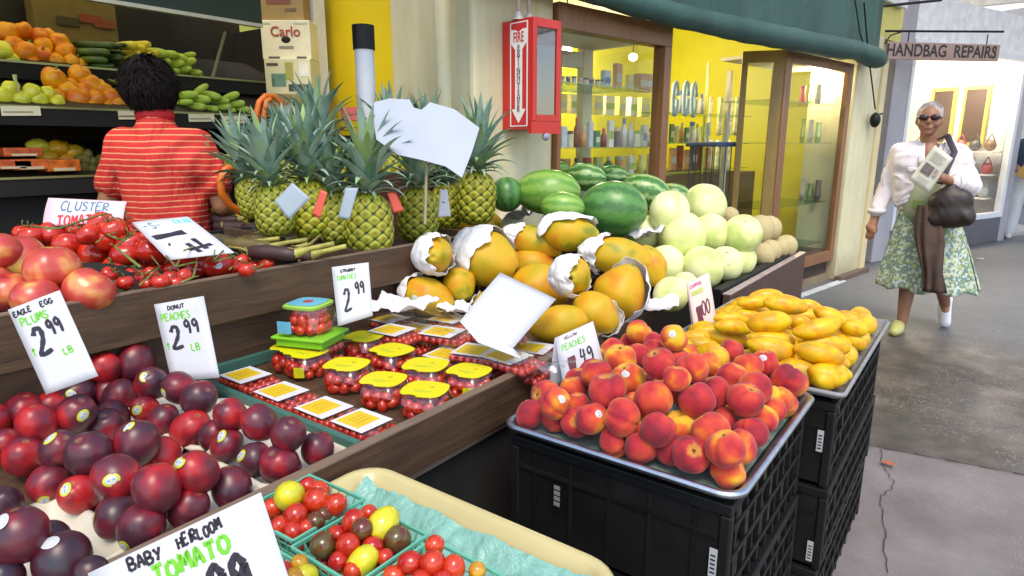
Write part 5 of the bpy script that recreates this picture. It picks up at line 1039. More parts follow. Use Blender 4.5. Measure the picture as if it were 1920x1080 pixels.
loose_paper(1205, 440, .97, .20, .2, 'white paper between the papayas and the honeydews', 5, .1, .05)
# ---------------- melons
HD = [(1255,397,75,2),(1321,386,80,2),(1209,438,66,1),(1279,444,90,1),(1331,438,72,1),(1391,440,74,1),(1248,499,76,0),(1317,503,80,0),(1360,495,66,0),(1388,486,58,0),(1283,535,50,0),(1258,552,66,0),(1300,460,70,0),(1370,455,60,0),(1240,460,60,0)]
HOO = [fruit('honeydew', HO, px, py, d, (.845, .96, 1.07)[l], 'honeydew', 'pale honeydew melons in the far bin', 'smooth pale green honeydew', rot=qup(1.2)) for px, py, d, l in HD]
name_rows(HOO, 'of the honeydew heap', rows=4)
put_sticker(HOO[8][0], ST_W, toc(HOO[8][0].location)+CR*.2, .012, None)
CAO = [fruit('cantaloupe', CA, px, py, d, z, 'cantaloupe', 'tan cantaloupes at the far end of the melon bin', 'netted tan cantaloupe', rot=qup(1.2)) for px, py, d, z in ((1425,430,52,.93),(1442,428,46,.93),(1368,405,34,1.0),(1431,478,44,.82),(1444,470,42,.825),(1459,464,42,.825),(1474,461,40,.825),(1405,450,40,.86))]
name_rows(CAO, 'of the melon bin', rows=2)
for (px, py, w, h, x, mi, an, lb) in ((1027,360,134,84,-1.70,1,2,'light green mottled watermelon nearest the cream pillar'),(1150,392,128,104,-1.33,0,6,'big dark green watermelon in the middle of the melon heap'),(1055,388,96,56,-1.42,1,5,'small green watermelon in front, above the wrapped papaya'),(1098,332,92,52,-1.95,2,6,'striped watermelon behind the light green one'),(1210,360,92,66,-1.62,2,14,'striped watermelon right of the big dark one'),(1265,366,66,44,-1.75,2,14,'small striped watermelon at the right end of the heap'),(950,365,60,64,-1.85,0,80,'dull green watermelon beside the rightmost pineapple'),(1150,330,70,40,-2.0,2,5,'striped watermelon at the very back of the heap'),(1048,316,60,26,-2.1,1,0,'dark watermelon furthest back by the pillar'),(1188,345,60,40,-1.95,1,8,'plain green watermelon at the back right'),(1230,445,100,90,-1.40,0,6,'watermelon buried behind the honeydews'),(1120,450,100,90,-1.45,0,6,'watermelon buried behind the papayas'),(1060,430,100,90,-1.60,0,6,'watermelon buried at the left of the heap')):
    p = Xp(px, py, x); rr = h*depth(p)/F/2; ax = axis_img(p, an, .15); e = max(.8, min(1.15, w/h/1.28)); q = Vector((1, 0, 0)).rotation_difference(ax) @ Quaternion((1, 0, 0), random.uniform(0, 6))
    o = inst('watermelon', WM[mi], None, p, q, (rr*e, rr, rr)); meta(o, lb, 'watermelon', 'watermelons heaped behind the honeydews')
# ---------------- pineapples
def pine_body(seed):
    g = G(); nu, nv = 120, 64; Nn = 9; eye = []
    for j in range(nv+1):
        t_ = j/nv; z = -1.35+2.7*t_; pr = max(0, 1-abs((t_-.48)/.52)**3.4)**.5*(1-.06*t_)
        for i in range(nu):
            ph = 6.2832*i/nu; a = ph/6.2832*Nn; b = z*1.9+.0
            s1 = (a+b) % 1; s2 = (a-b) % 1; d = (math.sin(math.pi*s1)*math.sin(math.pi*s2))**.55; eye.append(d)
            r = pr*(.93+.085*d)*(1+.03*MN.noise(Vector((math.cos(ph), math.sin(ph), z+seed))))
            g.v.append((r*math.cos(ph), r*math.sin(ph), z))
    g.f = [(j*nu+i, j*nu+(i+1) % nu, (j+1)*nu+(i+1) % nu, (j+1)*nu+i) for j in range(nv) for i in range(nu)]; g.m = [0]*len(g.f)
    me = g.mesh('pineapple_body', M_PINE); at = me.attributes.new('eye', 'FLOAT', 'POINT'); at.data.foreach_set('value', eye); return me
PB = [pine_body(s) for s in range(2)]
def leaf(curv, wid):
    wid *= 1.45
    g = G(); n_ = 9; vs = []; y = 0; z = 0; a = 0
    for i in range(n_+1):
        t_ = i/n_; w = wid*(min(1, .55+t_*2.2))*(1-t_)**.72; 
        vs += [(-w, y+w*.45, z), (0, y-.0, z-.0), (w, y+w*.45, z)]
        a += curv/n_*(.4+1.2*t_); y -= math.sin(a)/n_; z += math.cos(a)/n_
    g.add(vs, [(i*3+k, i*3+k+1, (i+1)*3+k+1, (i+1)*3+k) for i in range(n_) for k in (0, 1)]); me = g.mesh('leaf', M_LEAF); return me
LV = [leaf(.25, .095), leaf(.75, .10), leaf(1.35, .10), leaf(1.9, .085)]
def pineapple(px, py, wpx, x, lb, tilt=(0, 0), crown=1.0, z=None, hk=1.0, nl=58):
    p = Xp(px, py, x) if z is None else Zp(px, py, z); rr = wpx*depth(p)/F/2; r = empty('pineapple', p, label=lb, cat='pineapple', group='ripe pineapples standing in the upper bin')
    r.rotation_euler = (tilt[0], tilt[1], random.uniform(0, 6)) if False else (tilt[0], tilt[1], 0)
    b = inst('body', random.choice(PB), r, (0, 0, 0), (0, 0, random.uniform(0, 6)), (rr, rr, rr*hk))
    top_ = rr*1.24*hk
    for i in range(nl):
        t_ = i/nl; a = i*2.39996+random.uniform(-.15, .15); L = rr*(1.15+1.75*math.sin(min(1, t_*1.15)*1.57)**1.0)*crown*random.uniform(.85, 1.1)
        if t_ > .9: L *= .85
        lean = 1.15*(1-t_)**1.3+.05+random.uniform(-.06, .08); m_ = LV[3 if t_ < .18 and False else (2 if t_ < .35 else (1 if t_ < .75 else 0))]
        ps = Vector((0, 0, top_+rr*(.0+.85*t_)*crown)); rd = rr*.26*(1-t_*.6)
        # leaf's own bend is toward -Y: aim that outwards
        q = Quaternion((0, 0, 1), a) @ Quaternion((1, 0, 0), lean)
        o_ = Quaternion((0, 0, 1), a) @ Vector((0, -rd, 0))
        inst('leaf', m_, r, ps+o_, q, (L*random.uniform(.8, 1.05)*.95, L, L))
    return r
for a in ((693,420,92,-1.70,'bright green pineapple standing foremost behind the wooden board',(.0,.0),1.0),
          (628,408,76,-1.82,'pineapple with grey tag left of the foremost one',(.03,-.06),.95),
          (582,392,84,-1.86,'green pineapple with red tag, third from the front',(.0,-.05),1.0),
          (514,395,74,-1.87,'yellowish pineapple at the left with blank grey tag',(.0,-.12),1.08),
          (474,372,60,-2.10,'dark pineapple at the far left of the row',(.05,-.28),1.2),
          (784,402,80,-1.78,'pineapple with red tag right of the foremost one',(.0,.05),1.0),
          (893,370,78,-1.78,'rightmost pineapple near the watermelons, leaves spread wide',(.0,.08),1.0),
          (838,385,66,-1.95,'shaded pineapple behind the blank white tag',(.0,.05),.9),
          (612,320,76,-2.22,'pineapple at the back, only its blue green crown showing',(.0,-.18),1.0),
          (735,330,76,-2.22,'pineapple at the back behind the big blank card',(.0,.05),.9),
          (800,335,74,-2.22,'pineapple at the back hidden by the big blank card',(.0,.05),.9),
          (545,335,66,-2.24,'pineapple at the back left below the orange hose',(.0,-.1),.95)): pineapple(*a, hk=.95)
# blank tags hung on the pineapples
GREYC = flat((.30, .37, .43), .5, .06, 6); REDC = flat((.62, .07, .04), .4, .1, 8)
def dcard(pts, ds, name, lines, mat, thick=.001, bow=0, **k): return card(name, [Dp(x, y, d) for (x, y), d in zip(pts, ds)], lines, mat=mat, thick=thick, bow=bow, **k)
def dep(px, py, x): return depth(Xp(px, py, x))
d1 = dep(540, 400, -1.72)
dcard([(548,342),(582,372),(542,412),(515,378)], [d1]*4, 'blank_tag', [], GREYC, label='blank grey tag hanging left among the pineapples', cat='tag')
d1 = dep(650, 390, -1.62); dcard([(648,352),(672,352),(655,412),(634,408)], [d1]*4, 'blank_tag', [], GREYC, label='blank grey tag beside the foremost pineapple', cat='tag')
d1 = dep(600, 382, -1.62); dcard([(601,355),(614,361),(600,410),(586,402)], [d1]*4, 'red_tag', [], REDC, label='small red printed tag left among the pineapples', cat='tag')
d1 = dep(740, 380, -1.60); dcard([(726,362),(742,360),(757,395),(738,399)], [d1]*4, 'red_tag', [], REDC, label='small red printed tag right of the foremost pineapple', cat='tag')
d1 = dep(832, 380, -1.58); dcard([(825,355),(839,356),(845,405),(821,407)], [d1]*4, 'blank_tag', [([([(.3, .55), (.6, .5)], .03)], INK)], WHITE_CARD, label='narrow white tag right among the pineapples', cat='tag')
d1 = dep(800, 260, -1.52)
r = empty('blank_card', (0, 0, 0), label='big blank pale blue card standing torn above the pineapples', cat='card')
out = [(702,192),(730,185),(768,187),(776,202),(790,206),(798,200),(806,192),(852,205),(899,240),(884,288),(866,333),(835,312),(790,300),(745,290),(706,262),(700,225)]
g = G(); K = [Dp(x, y, d1+.0007*(y-240)*-1) for x, y in out]; nb = (K[4]-K[0]).cross(K[10]-K[0]).normalized()*.0012; n_ = len(K)
g.add([q+nb for q in K]+[q-nb for q in K], [tuple(range(n_)), tuple(reversed(range(n_, 2*n_)))]+[(i, (i+1) % n_, n_+(i+1) % n_, n_+i) for i in range(n_)]); g.obj('card', flat((.33, .38, .46), .5, .05, 5), r)
g = G(); g.tube([Dp(800, 300, d1+.01), Dp(797, 420, d1+.02)], .005, 6); g.obj('stick', flat((.3, .25, .15), .6), r)
q = Xp(870, 440, -2.28); bx('end_crate', (-2.33, 1.985, .95), (-2.0, 2.2, 1.25), flat((.10, .03, .025), .6), None, label='dark red box behind the rightmost pineapple', cat='box')
d1 = dep(655, 212, -2.3); dcard([(638,202),(678,200),(684,226),(642,228)], [d1]*4, 'small_sign', [], flat((.60, .10, .08), .4, .25, 30), label='small red and white printed card behind the pineapple crowns', cat='card')

# ---------------- price cards
def L_(txt, x, y, h, w, th, jit=.0): return strokes(txt, x, y, h, w, th, jit)
def c4(pts, db, lean=.02): return [Dp(x, y, db+(lean if i < 2 else 0)) for i, (x, y) in enumerate(pts)]
def pcard(name, pts, db, lines, label, lean=.03, bow=.0, mat=None):
    r = card(name, c4(pts, db, lean), lines, bow=bow, mat=mat, thick=.0014, label=label, cat='price sign'); return r
pcard('price_sign', [(15,581),(112,544),(184,705),(87,740)], dep(130, 720, -1.36), [(L_('EAGLE', .06, .895, .055, .075, .010, .1)+L_('EGG', .58, .90, .055, .085, .010, .1), INK), (L_('PLUMS', .12, .77, .085, .115, .011, .06), GREEN_INK), (L_('2', .22, .40, .30, .33, .040), INK), (L_('99', .52, .57, .17, .16, .024), INK), (L_('LB', .62, .33, .07, .10, .010), GREEN_INK), (L_('^', .10, .42, .10, .12, .010), GREEN_INK)], 'white price sign for eagle egg plums at two ninety nine')
pcard('price_sign', [(289,571),(382,555),(412,708),(322,716)], dep(300, 640, -1.50)-.03, [(L_('DONUT', .25, .90, .05, .075, .009, .1), INK), (L_('PEACHES', .08, .77, .085, .092, .010, .06), GREEN_INK), (L_('2', .20, .40, .28, .30, .036), INK), (L_('99', .50, .57, .17, .17, .024), INK), (L_('LB', .56, .36, .08, .10, .010), GREEN_INK), (L_('^', .08, .40, .10, .12, .010), GREEN_INK)], 'white price sign for donut peaches leaning on the board')
pcard('price_sign', [(622,501),(691,492),(699,592),(634,612)], dep(665, 595, -1.36), [(L_('STRWBRY', .22, .885, .045, .065, .010, .1), INK), (L_('TOMATOES', .10, .755, .075, .074, .009, .06), GREEN_INK), (L_('2', .25, .20, .38, .27, .036), INK), (L_('99', .58, .45, .22, .15, .026), INK), (L_('.', .18, .25, .05, .1, .02), GREEN_INK)], 'white price sign for tomatoes behind the green berry box')
# tent cards
dz = dep(1080, 700, -.80)
f = c4([(1040,634),(1112,602),(1137,700),(1060,742)], dz, .02)
r = card('price_tent', f, [(L_('YELLOW', .22, .90, .045, .06, .008, .1), MAROON), (L_('PEACHES', .13, .72, .10, .092, .011, .06), GREEN_INK), (L_('1', .16, .12, .46, .52, .115), MAROON), (L_('49', .52, .36, .26, .18, .020, .08), INK), (L_('^', .12, .22, .14, .10, .010), GREEN_INK)], bow=.004, label='folded white price tent for yellow peaches at one forty nine', cat='price sign')
bk = [f[0], f[0].lerp(f[1], .04), Dp(1046, 745, dz+.03), Dp(1026, 722, dz+.05)]; g = G(); bl_, tl_ = Dp(1028, 735, dz+.06), f[0]
g.grid(lambda u, v: tl_.lerp(f[1], u*.98).lerp(bl_.lerp(bl_+(f[2]-f[3]), u), v)-CF*0+Vector((0, 0, -.001)), 6, 8); g.obj('card_back', WHITE_CARD, r, smooth=True, solid=.0014)
PINKC = flat((.78, .58, .52), .5, .06); dz = dep(1320, 600, -.70)
f = c4([(1287,531),(1329,511),(1344,606),(1303,628)], dz, .02)
r = card('price_tent', f, [(L_('CHMPGN', .12, .86, .06, .09, .012, .1), flat((.5, .12, .22), .5)), (L_('MANGOS', .14, .70, .09, .095, .014, .06), flat((.45, .5, .12), .5)), (L_('1', .24, .10, .38, .40, .10), MAROON), (L_('00', .48, .26, .28, .20, .022), MAROON)], bow=.003, mat=PINKC, label='folded pinkish price tent for mangoes at one dollar', cat='price sign')
g = G(); bl_ = Dp(1298, 622, dz+.05); g.grid(lambda u, v: f[0].lerp(f[1], u).lerp(bl_.lerp(bl_+(f[2]-f[3]), u), v)+Vector((0, 0, -.001)), 6, 8); g.obj('card_back', PINKC, r, smooth=True, solid=.0014)
pcard('name_sign', [(91,371),(238,378),(231,415),(80,425)], dep(160, 400, -2.15), [(L_('CLUSTER', .20, .52, .36, .095, .05, .08), BLUE_INK), (L_('TOMATOES', .18, -.02, .36, .095, .055, .06), RED_INK)], 'pink sign reading cluster tomatoes standing behind the tomatoes', .02, .004, flat((.80, .56, .62), .5, .04))
pcard('price_sign', [(247,417),(352,406),(440,474),(316,488)], dep(330, 440, -1.72), [(L_('-S-', .12, .78, .15, .12, .012, .0), BLUE_INK), (L_('1', .12, .42, .42, .5, .0), INK), ([([(.10, .55), (.66, .62)], .085), ([(.22, .36), (.25, .35)], .06), ([(.42, .18), (.84, .26)], .05), ([(.50, .34), (.56, .10)], .05), ([(.66, .44), (.70, .16)], .05)], INK), (L_('ITALIAN', .66, .84, .10, .055, .008, .0), flat((.12, .50, .55), .5))], 'white card with a big black 1.4 lying among the cluster tomatoes', .10)
dh = dep(350, 1000, -.95)
pcard('price_sign', [(165,1075),(489,923),(586,1221),(262,1373)], .72, [(L_('BABY', .22, .895, .075, .052, .011, .1)+L_('HEIRLOOM', .50, .90, .068, .037, .010, .12), INK), (L_('TOMATO', .33, .755, .105, .080, .017, .05), GREEN_INK), (L_('4.99', .42, .44, .27, .135, .040), INK)], 'large white sign reading baby heirloom tomato at the bottom', .02)
r = dcard([(938,511),(1043,561),(962,653),(862,603)], [dep(990, 560, -1.05)]*2+[dep(910, 620, -.98)]*2, 'blank_card', [], WHITE_CARD, thick=.0014, bow=.006, label='blank white card propped against the papayas', cat='card')
g = G(); a_, b_ = Dp(862, 603, dep(910, 620, -.98)), Dp(962, 653, dep(910, 620, -.98)); g.grid(lambda u, v: a_.lerp(b_, u)+(Dp(905, 652, dep(910, 645, -.95))-Dp(862, 603, dep(910, 620, -.98)))*v*(.55+.45*(1-u))*.8+CF*.006*math.sin(3.1*v), 8, 5)
g.obj('curled_foot', WHITE_CARD, r, smooth=True, solid=.0014)

# ---------------- cluster tomatoes, nectarines and eggplants on the upper tier
UZ = .951
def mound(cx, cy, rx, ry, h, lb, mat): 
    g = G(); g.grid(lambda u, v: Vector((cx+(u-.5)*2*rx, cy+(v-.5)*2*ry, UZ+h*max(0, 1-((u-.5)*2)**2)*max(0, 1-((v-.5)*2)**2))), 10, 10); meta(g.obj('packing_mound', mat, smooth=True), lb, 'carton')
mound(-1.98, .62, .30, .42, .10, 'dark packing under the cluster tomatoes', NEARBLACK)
TOL = [(60,440,46,1.13),(100,437,50,1.13),(78,452,44,1.10),(130,460,56,1.10),(182,478,62,1.07),(235,477,54,1.08),(150,428,52,1.14),(190,418,48,1.16),(212,430,52,1.15),(225,425,60,1.14),(262,445,60,1.12),(285,470,60,1.09),(268,470,50,1.08),(200,450,48,1.12),(215,505,50,1.04),(165,440,44,1.14),(245,455,52,1.11),(120,420,44,1.15),(45,437,40,1.13),(350,490,52,1.05),(392,472,52,1.08),(365,482,56,1.07),(410,498,56,1.055),(372,505,48,1.04),(425,505,44,1.04),(300,505,46,1.03),(330,505,46,1.03),(415,455,30,1.07),(110,470,46,1.07),(175,505,50,1.03)]
TL = []
for px, py, d, z in TOL:
    o, _ = fruit('cluster_tomato', TO, px, py, d, z-.02, 'tomato', 'red cluster tomatoes on the upper tier', '', rot=qup(.9), k=1.0); TL.append(o)
    g_ = None
def calyx_mesh():
    g = G()
    for k in range(5):
        a = k*1.2566; g.add([(.05*math.cos(a+1.57), .05*math.sin(a+1.57), .66), (.35*math.cos(a), .35*math.sin(a), .80), (.62*math.cos(a), .62*math.sin(a), .88), (-.05*math.cos(a+1.57), -.05*math.sin(a+1.57), .66), (.33*math.cos(a+.3), .33*math.sin(a+.3), .78)], [(0, 1, 2, 4), (0, 4, 2, 3)])
    g.tube([(0, 0, .62), (.02, 0, .95), (.15, .05, 1.2)], [.07, .05, .05], 6); return g.mesh('calyx', M_VINE)
CX = calyx_mesh()
for o in TL: inst('calyx', CX, o)
name_rows([(o, 'red cluster tomato') for o in TL], 'of the cluster tomatoes', rows=4)
put_sticker(TL[22], ST_T, toc(TL[22].location), .010, None); put_sticker(TL[17], ST_T, toc(TL[17].location)+Vector((0, 0, .5)), .010, None); put_sticker(TL[9], ST_T, toc(TL[9].location)+Vector((0, 0, .3)), .008, None)
VT = []
for k, (px, py) in enumerate(((268,520),(285,515),(300,528),(262,505),(278,532),(235,530),(225,512),(320,520),(345,518),(250,515),(440,500),(462,505),(480,500),(500,495),(452,490),(310,535),(330,530),(205,515))):
    o, _ = fruit('vine_tomato', TO, px, py, 32, 1.015+.012*(k % 3), 'tomato', 'small vine tomatoes along the board', '', rot=qup(.9)); inst('calyx', CX, o); VT.append(o)
name_rows([(o, 'small orange red vine tomato') for o in VT], 'behind the upper board', rows=2)
for k, pts in enumerate((((180,455),(200,440),(225,450),(250,440),(215,462),(262,500)),((60,425),(110,428),(150,415),(200,400),(225,415)),((215,512),(245,500),(270,515),(300,500),(262,535)),((345,470),(380,455),(420,468),(400,490),(440,480)),((430,505),(450,490),(480,505),(500,488)),((310,478),(330,500),(370,490),(362,520),(340,530)))):
    g = G(); z = 1.16-.02*k if k < 2 else 1.06; P = [Zp(x, y, (1.15, 1.18, 1.05, 1.10, 1.04, 1.08)[k]+random.uniform(-.01, .01)) for x, y in pts]
    g.tube(P, .0024, 6)
    for i in range(1, len(P)-1): g.tube([P[i], P[i]+Vector((random.uniform(-.03, .03), random.uniform(-.03, .03), random.uniform(-.01, .03)))], .0016, 5)
    meta(g.obj('tomato_vine', M_VINE, smooth=True), f"thin green tomato vine, {['in the middle of the cluster tomatoes','along the back by the pink sign','along the board below the white card','right of the white card','near the eggplants','just below the white card'][k]}", 'vine', 'vines on the cluster tomatoes')
NL = []
for px, py, d, z, lb in ((98,503,94,1.10,'large pink nectarine with pale yellow cheek beside the tomatoes'),(38,487,92,1.11,'pink nectarine left of the yellow cheeked one'),(0,470,70,1.14,'red nectarine cut by the left edge, upper one'),(20,548,80,1.05,'red nectarine low at the left behind the plum sign'),(68,560,84,1.045,'red nectarine directly above the eagle egg plum sign'),(168,545,90,1.05,'pink nectarine against the board right of the sign'),(-20,530,80,1.07,'red nectarine cut by the left edge, lower one'),(120,548,70,1.02,'nectarine tucked low between two others')):
    o, _ = fruit('nectarine', NE, px, py, d, z-.01, 'nectarine', 'pink nectarines at the left of the upper tier', '', rot=qup(.8)); o['label'] = lb; NL.append(o)
# eggplants with pale stems
for k, (px, py, an, L) in enumerate(((455,440,-8,.16),(500,452,5,.17),(470,462,12,.16),(530,462,-5,.15),(440,425,3,.17),(515,475,8,.15),(475,480,-4,.16),(550,478,10,.14),(430,455,20,.15),(545,448,-15,.15),(490,428,0,.16),(420,412,5,.15),(395,425,10,.15),(460,410,-5,.15))):
    z = 1.02+.02*(k % 3); p = Zp(px, py, z); ax = axis_img(p, an, .1); ax.z *= .3; ax.normalize(); r = empty('eggplant', p); r.rotation_mode = 'QUATERNION'; r.rotation_quaternion = Vector((1, 0, 0)).rotation_difference(ax)
    meta(r, None, 'eggplant', 'slim dark eggplants beside the pineapples')
    g = G(); g.tube([(-L*.55, 0, 0), (-L*.5, 0, 0), (-L*.2, .004, 0), (L*.2, 0, 0), (L*.42, -.004, 0), (L*.46, 0, 0)], [.004, .018, .024, .021, .017, .006], 12); g.obj('eggplant_body', M_EGG, r, smooth=True)
    g = G(); g.tube([(L*.30, 0, 0), (L*.46, 0, .004), (L*.75, .01*(k%3-1), .02), (L*1.15, .02*(k%2), .035)], [.0205, .013, .007, .007], 8); g.obj('stem', flat((.42, .38, .08), .6, .3, 20), r, smooth=True)
for k in range(22):
    px, py = random.uniform(400, 590), random.uniform(418, 488); p = Zp(px, py, 1.035+.02*random.random())
    if p.x > XU-.05: continue
    a = random.uniform(0, 6.28); L = random.uniform(.05, .12); P = [p+Vector((math.cos(a)*L*t_, math.sin(a)*L*t_, .02*math.sin(t_*3)+random.uniform(-.008, .012))) for t_ in (-1, -.4, .2, .7, 1)]
    g = G(); g.tube(P, [.004, .006, .005, .004, .002], 6); meta(g.obj('dry_stem', flat(((.30, .24, .07), (.20, .13, .05), (.36, .33, .10))[k % 3], .7, .3, 20), smooth=True), None, 'stem', 'loose dry stems over the eggplants')
dry = [o for o in C.objects if o.name.startswith('dry_stem')]; name_rows([(o, 'loose dry curved stem') for o in dry], 'over the eggplants', rows=3)
eg = [o for o in C.objects if o.name.startswith('eggplant') and o.get('category')]
name_rows([(o, 'slim dark eggplant with pale stem') for o in eg], 'beside the pineapples', rows=3)

# ---------------- heirloom tomato tray and baskets
TX0, TX1, TY0, TY1, TZ = -.885, -.345, .02, .742, .775
pan('serving_tray', TX0, TX1, TY0, TY1, TZ, .038, .06, flat((.56, .47, .22), .3, .06, 3), 'cream fibreglass tray holding green baskets of small tomatoes', rimw=.016, solidw=.004)
g = G(); g.grid(lambda u, v: Vector((TX0+.035+u*(TX1-TX0-.07), TY0+.035+v*(TY1-TY0-.075), TZ-.030+.010*MN.noise(Vector((u*7, v*9, 3)))+.008*abs(MN.noise(Vector((u*17, v*20, 3))))+.012*max(0, (abs(u-.5)*2-.88)/.12)+.02*max(0, (v-.95)/.05))), 90, 110)
meta(g.obj('tray_liner', M_TEAL, smooth=True), 'crumpled teal paper liner in the cream tray', 'liner')
crate(TX0+.02, TX1-.02, TY0+.05, TY1-.02, .37, .735, 'black plastic crate under the cream tomato tray', False, side=False); crate(TX0+.02, TX1-.02, TY0+.05, TY1-.02, 0, .369, 'black plastic crate standing on the floor below the cream tray', False, side=False)
BT = flat((.12, .48, .34), .35, .08, 8)
def basket(px, py, wpx, ang, lb, items, z=.750, s=.138):
    p = Vector((px, py, 0)); r = empty('pint_basket', (p.x, p.y, z), ang, label=lb, cat='basket', group='green pint baskets of mixed cherry tomatoes')
    hb = .052; a, b = s/2, s/2*.82
    g = G(); t_ = .0022
    for sx, sy in ((1, 0), (-1, 0), (0, 1), (0, -1)):        # lattice sides
        n_ = 7
        for k in range(n_+1):
            q = (k/n_-.5)*2
            if sx: g.tube([(sx*b, q*b, 0), (sx*a, q*a, hb)], .0014, 4)
            else: g.tube([(q*b, sy*b, 0), (q*a, sy*a, hb)], .0014, 4)
        for zz in (.016, .032):
            c_ = b+(a-b)*zz/hb
            g.tube([(sx*c_, -c_, zz), (sx*c_, c_, zz)] if sx else [(-c_, sy*c_, zz), (c_, sy*c_, zz)], .0012, 4)
    g.obj('lattice', BT, r)
    g = G()
    for i in range(4):
        c_ = [(-a, -a), (a, -a), (a, a), (-a, a)]; g.box2((min(c_[i][0], c_[(i+1) % 4][0])-.002, min(c_[i][1], c_[(i+1) % 4][1])-.002, hb-.006+.0001*i), (max(c_[i][0], c_[(i+1) % 4][0])+.002, max(c_[i][1], c_[(i+1) % 4][1])+.002, hb+.0001*i))
    g.obj('basket_rim', BT, r, bevel=.001); g = G(); g.box2((-b, -b, 0), (b, b, .003)); g.obj('basket_base', BT, r)
    its = []
    for q, (x, y, w, kd, zz) in enumerate(items):
        P_ = Zp(x, y, z+.004+zz*.95); o = inst('cherry_tomato', CH[kd][q % 2 if kd != 'yellow' else 2], None, P_, qrand(), w*depth(P_)/F/2*1.0); meta(o, None, 'tomato', 'mixed cherry tomatoes in the green baskets'); its.append((o, f"small {kd} cherry tomato"))
    for q in range(9):
        P_ = r.location+rotz(ang) @ Vector((((q % 3)-1)*.038, ((q//3)-1)*.038, .018)); o = inst('cherry_tomato', CH['red'][q % 2], None, P_, qrand(), .0155); meta(o, None, 'tomato', 'mixed cherry tomatoes in the green baskets'); its.append((o, 'small red cherry tomato'))
    name_rows(its, 'of the '+lb.split(',')[0], rows=3)
    return r
basket(-.828, .548, 150, .03, 'upper basket, green pint basket beside the large sign', [(577,912,36,'red',.062),(543,930,58,'yellow',.07),(592,938,48,'red',.068),(628,948,44,'red',.06),(555,966,46,'red',.06),(513,952,34,'red',.05),(525,985,36,'red',.05),(550,995,36,'red',.045),(592,978,38,'brown green',.05),(608,968,34,'brown green',.05),(558,942,34,'brown green',.06),(600,922,38,'red',.055),(575,990,34,'red',.045)])
basket(-.677, .540, 150, .0, 'middle basket, green pint basket in the cream tray', [(692,962,32,'red',.062),(664,980,46,'red',.068),(679,992,42,'brown green',.075),(717,984,56,'yellow',.068),(606,1022,50,'brown green',.055),(652,1022,44,'red',.06),(699,1026,42,'red',.055),(745,1013,54,'brown green',.05),(635,1052,38,'red',.045),(680,1052,52,'yellow',.045),(662,1070,36,'red',.04),(632,1002,34,'red',.055),(722,1045,34,'red',.045)])
basket(-.527, .535, 150, -.02, 'lower basket, green pint basket at the bottom edge', [(815,1022,38,'red',.075),(770,1055,44,'red',.065),(812,1055,48,'red',.072),(850,1066,46,'red',.062),(895,1070,34,'orange',.055),(740,1080,40,'red',.05),(790,1090,44,'red',.055),(830,1095,44,'red',.055)])
basket(-.765, .385, 150, .03, 'cut off basket, green pint basket left at the bottom edge', [(561,1056,34,'orange',.055),(530,1075,44,'red',.05),(575,1078,40,'yellow',.045),(550,1085,40,'orange',.05)])
# ================================================ THE PRODUCE RACK AT THE LEFT
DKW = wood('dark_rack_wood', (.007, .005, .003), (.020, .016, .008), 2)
S1x, S2x, S3x = -3.42, -3.12, -3.12
z1 = Xp(100, 129, S1x).z; z2 = Xp(100, 210, S2x).z; z3 = Xp(100, 330, S3x).z; yR = 2.44
rack = empty('produce_rack', (0, 0, 0), label='dark stepped wall rack of vegetables at the left', cat='rack')
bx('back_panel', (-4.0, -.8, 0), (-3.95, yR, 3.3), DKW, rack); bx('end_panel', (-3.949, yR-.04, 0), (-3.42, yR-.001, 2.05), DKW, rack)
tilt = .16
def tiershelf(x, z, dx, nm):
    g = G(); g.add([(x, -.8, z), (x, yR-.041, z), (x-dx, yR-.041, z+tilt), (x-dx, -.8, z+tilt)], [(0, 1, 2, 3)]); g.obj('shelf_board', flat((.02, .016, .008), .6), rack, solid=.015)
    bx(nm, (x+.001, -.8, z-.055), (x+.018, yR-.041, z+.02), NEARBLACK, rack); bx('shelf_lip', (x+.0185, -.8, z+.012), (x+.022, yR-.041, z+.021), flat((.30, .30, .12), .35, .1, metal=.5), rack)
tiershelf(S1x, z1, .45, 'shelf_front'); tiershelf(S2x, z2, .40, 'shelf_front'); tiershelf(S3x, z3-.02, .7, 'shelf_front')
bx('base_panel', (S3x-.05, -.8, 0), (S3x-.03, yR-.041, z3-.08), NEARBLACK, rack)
for k, (a, b, yy) in enumerate(((2, 76, 208), (222, 264, 216), (354, 402, 221), (417, 463, 224))):
    P, Q = Xp(a, yy, S2x+.0235), Xp(b, yy, S2x+.0235); dz = Vector((0, 0, .018)); g = G(); g.add([P-dz, Q-dz, Q+dz, P+dz, P-dz-Vector((.002, 0, 0)), Q-dz-Vector((.002, 0, 0)), Q+dz-Vector((.002, 0, 0)), P+dz-Vector((.002, 0, 0))], [(0, 1, 2, 3), (7, 6, 5, 4), (0, 4, 5, 1), (1, 5, 6, 2), (2, 6, 7, 3), (3, 7, 4, 0)])
    o = g.obj('shelf_label', flat((.70, .66, .42), .5, .05)); meta(o, f'pale price strip, {ORD[k+1]} from left on the rack shelf edge', 'label')
    g = G(); n_ = 5
    for q in range(n_): A = P.lerp(Q, .12+.15*q)+Vector((.0006, 0, -.004)); g.box(A, (.0008, .02, .006))
    g.obj('label_print', flat((.35, .28, .2), .6), o)
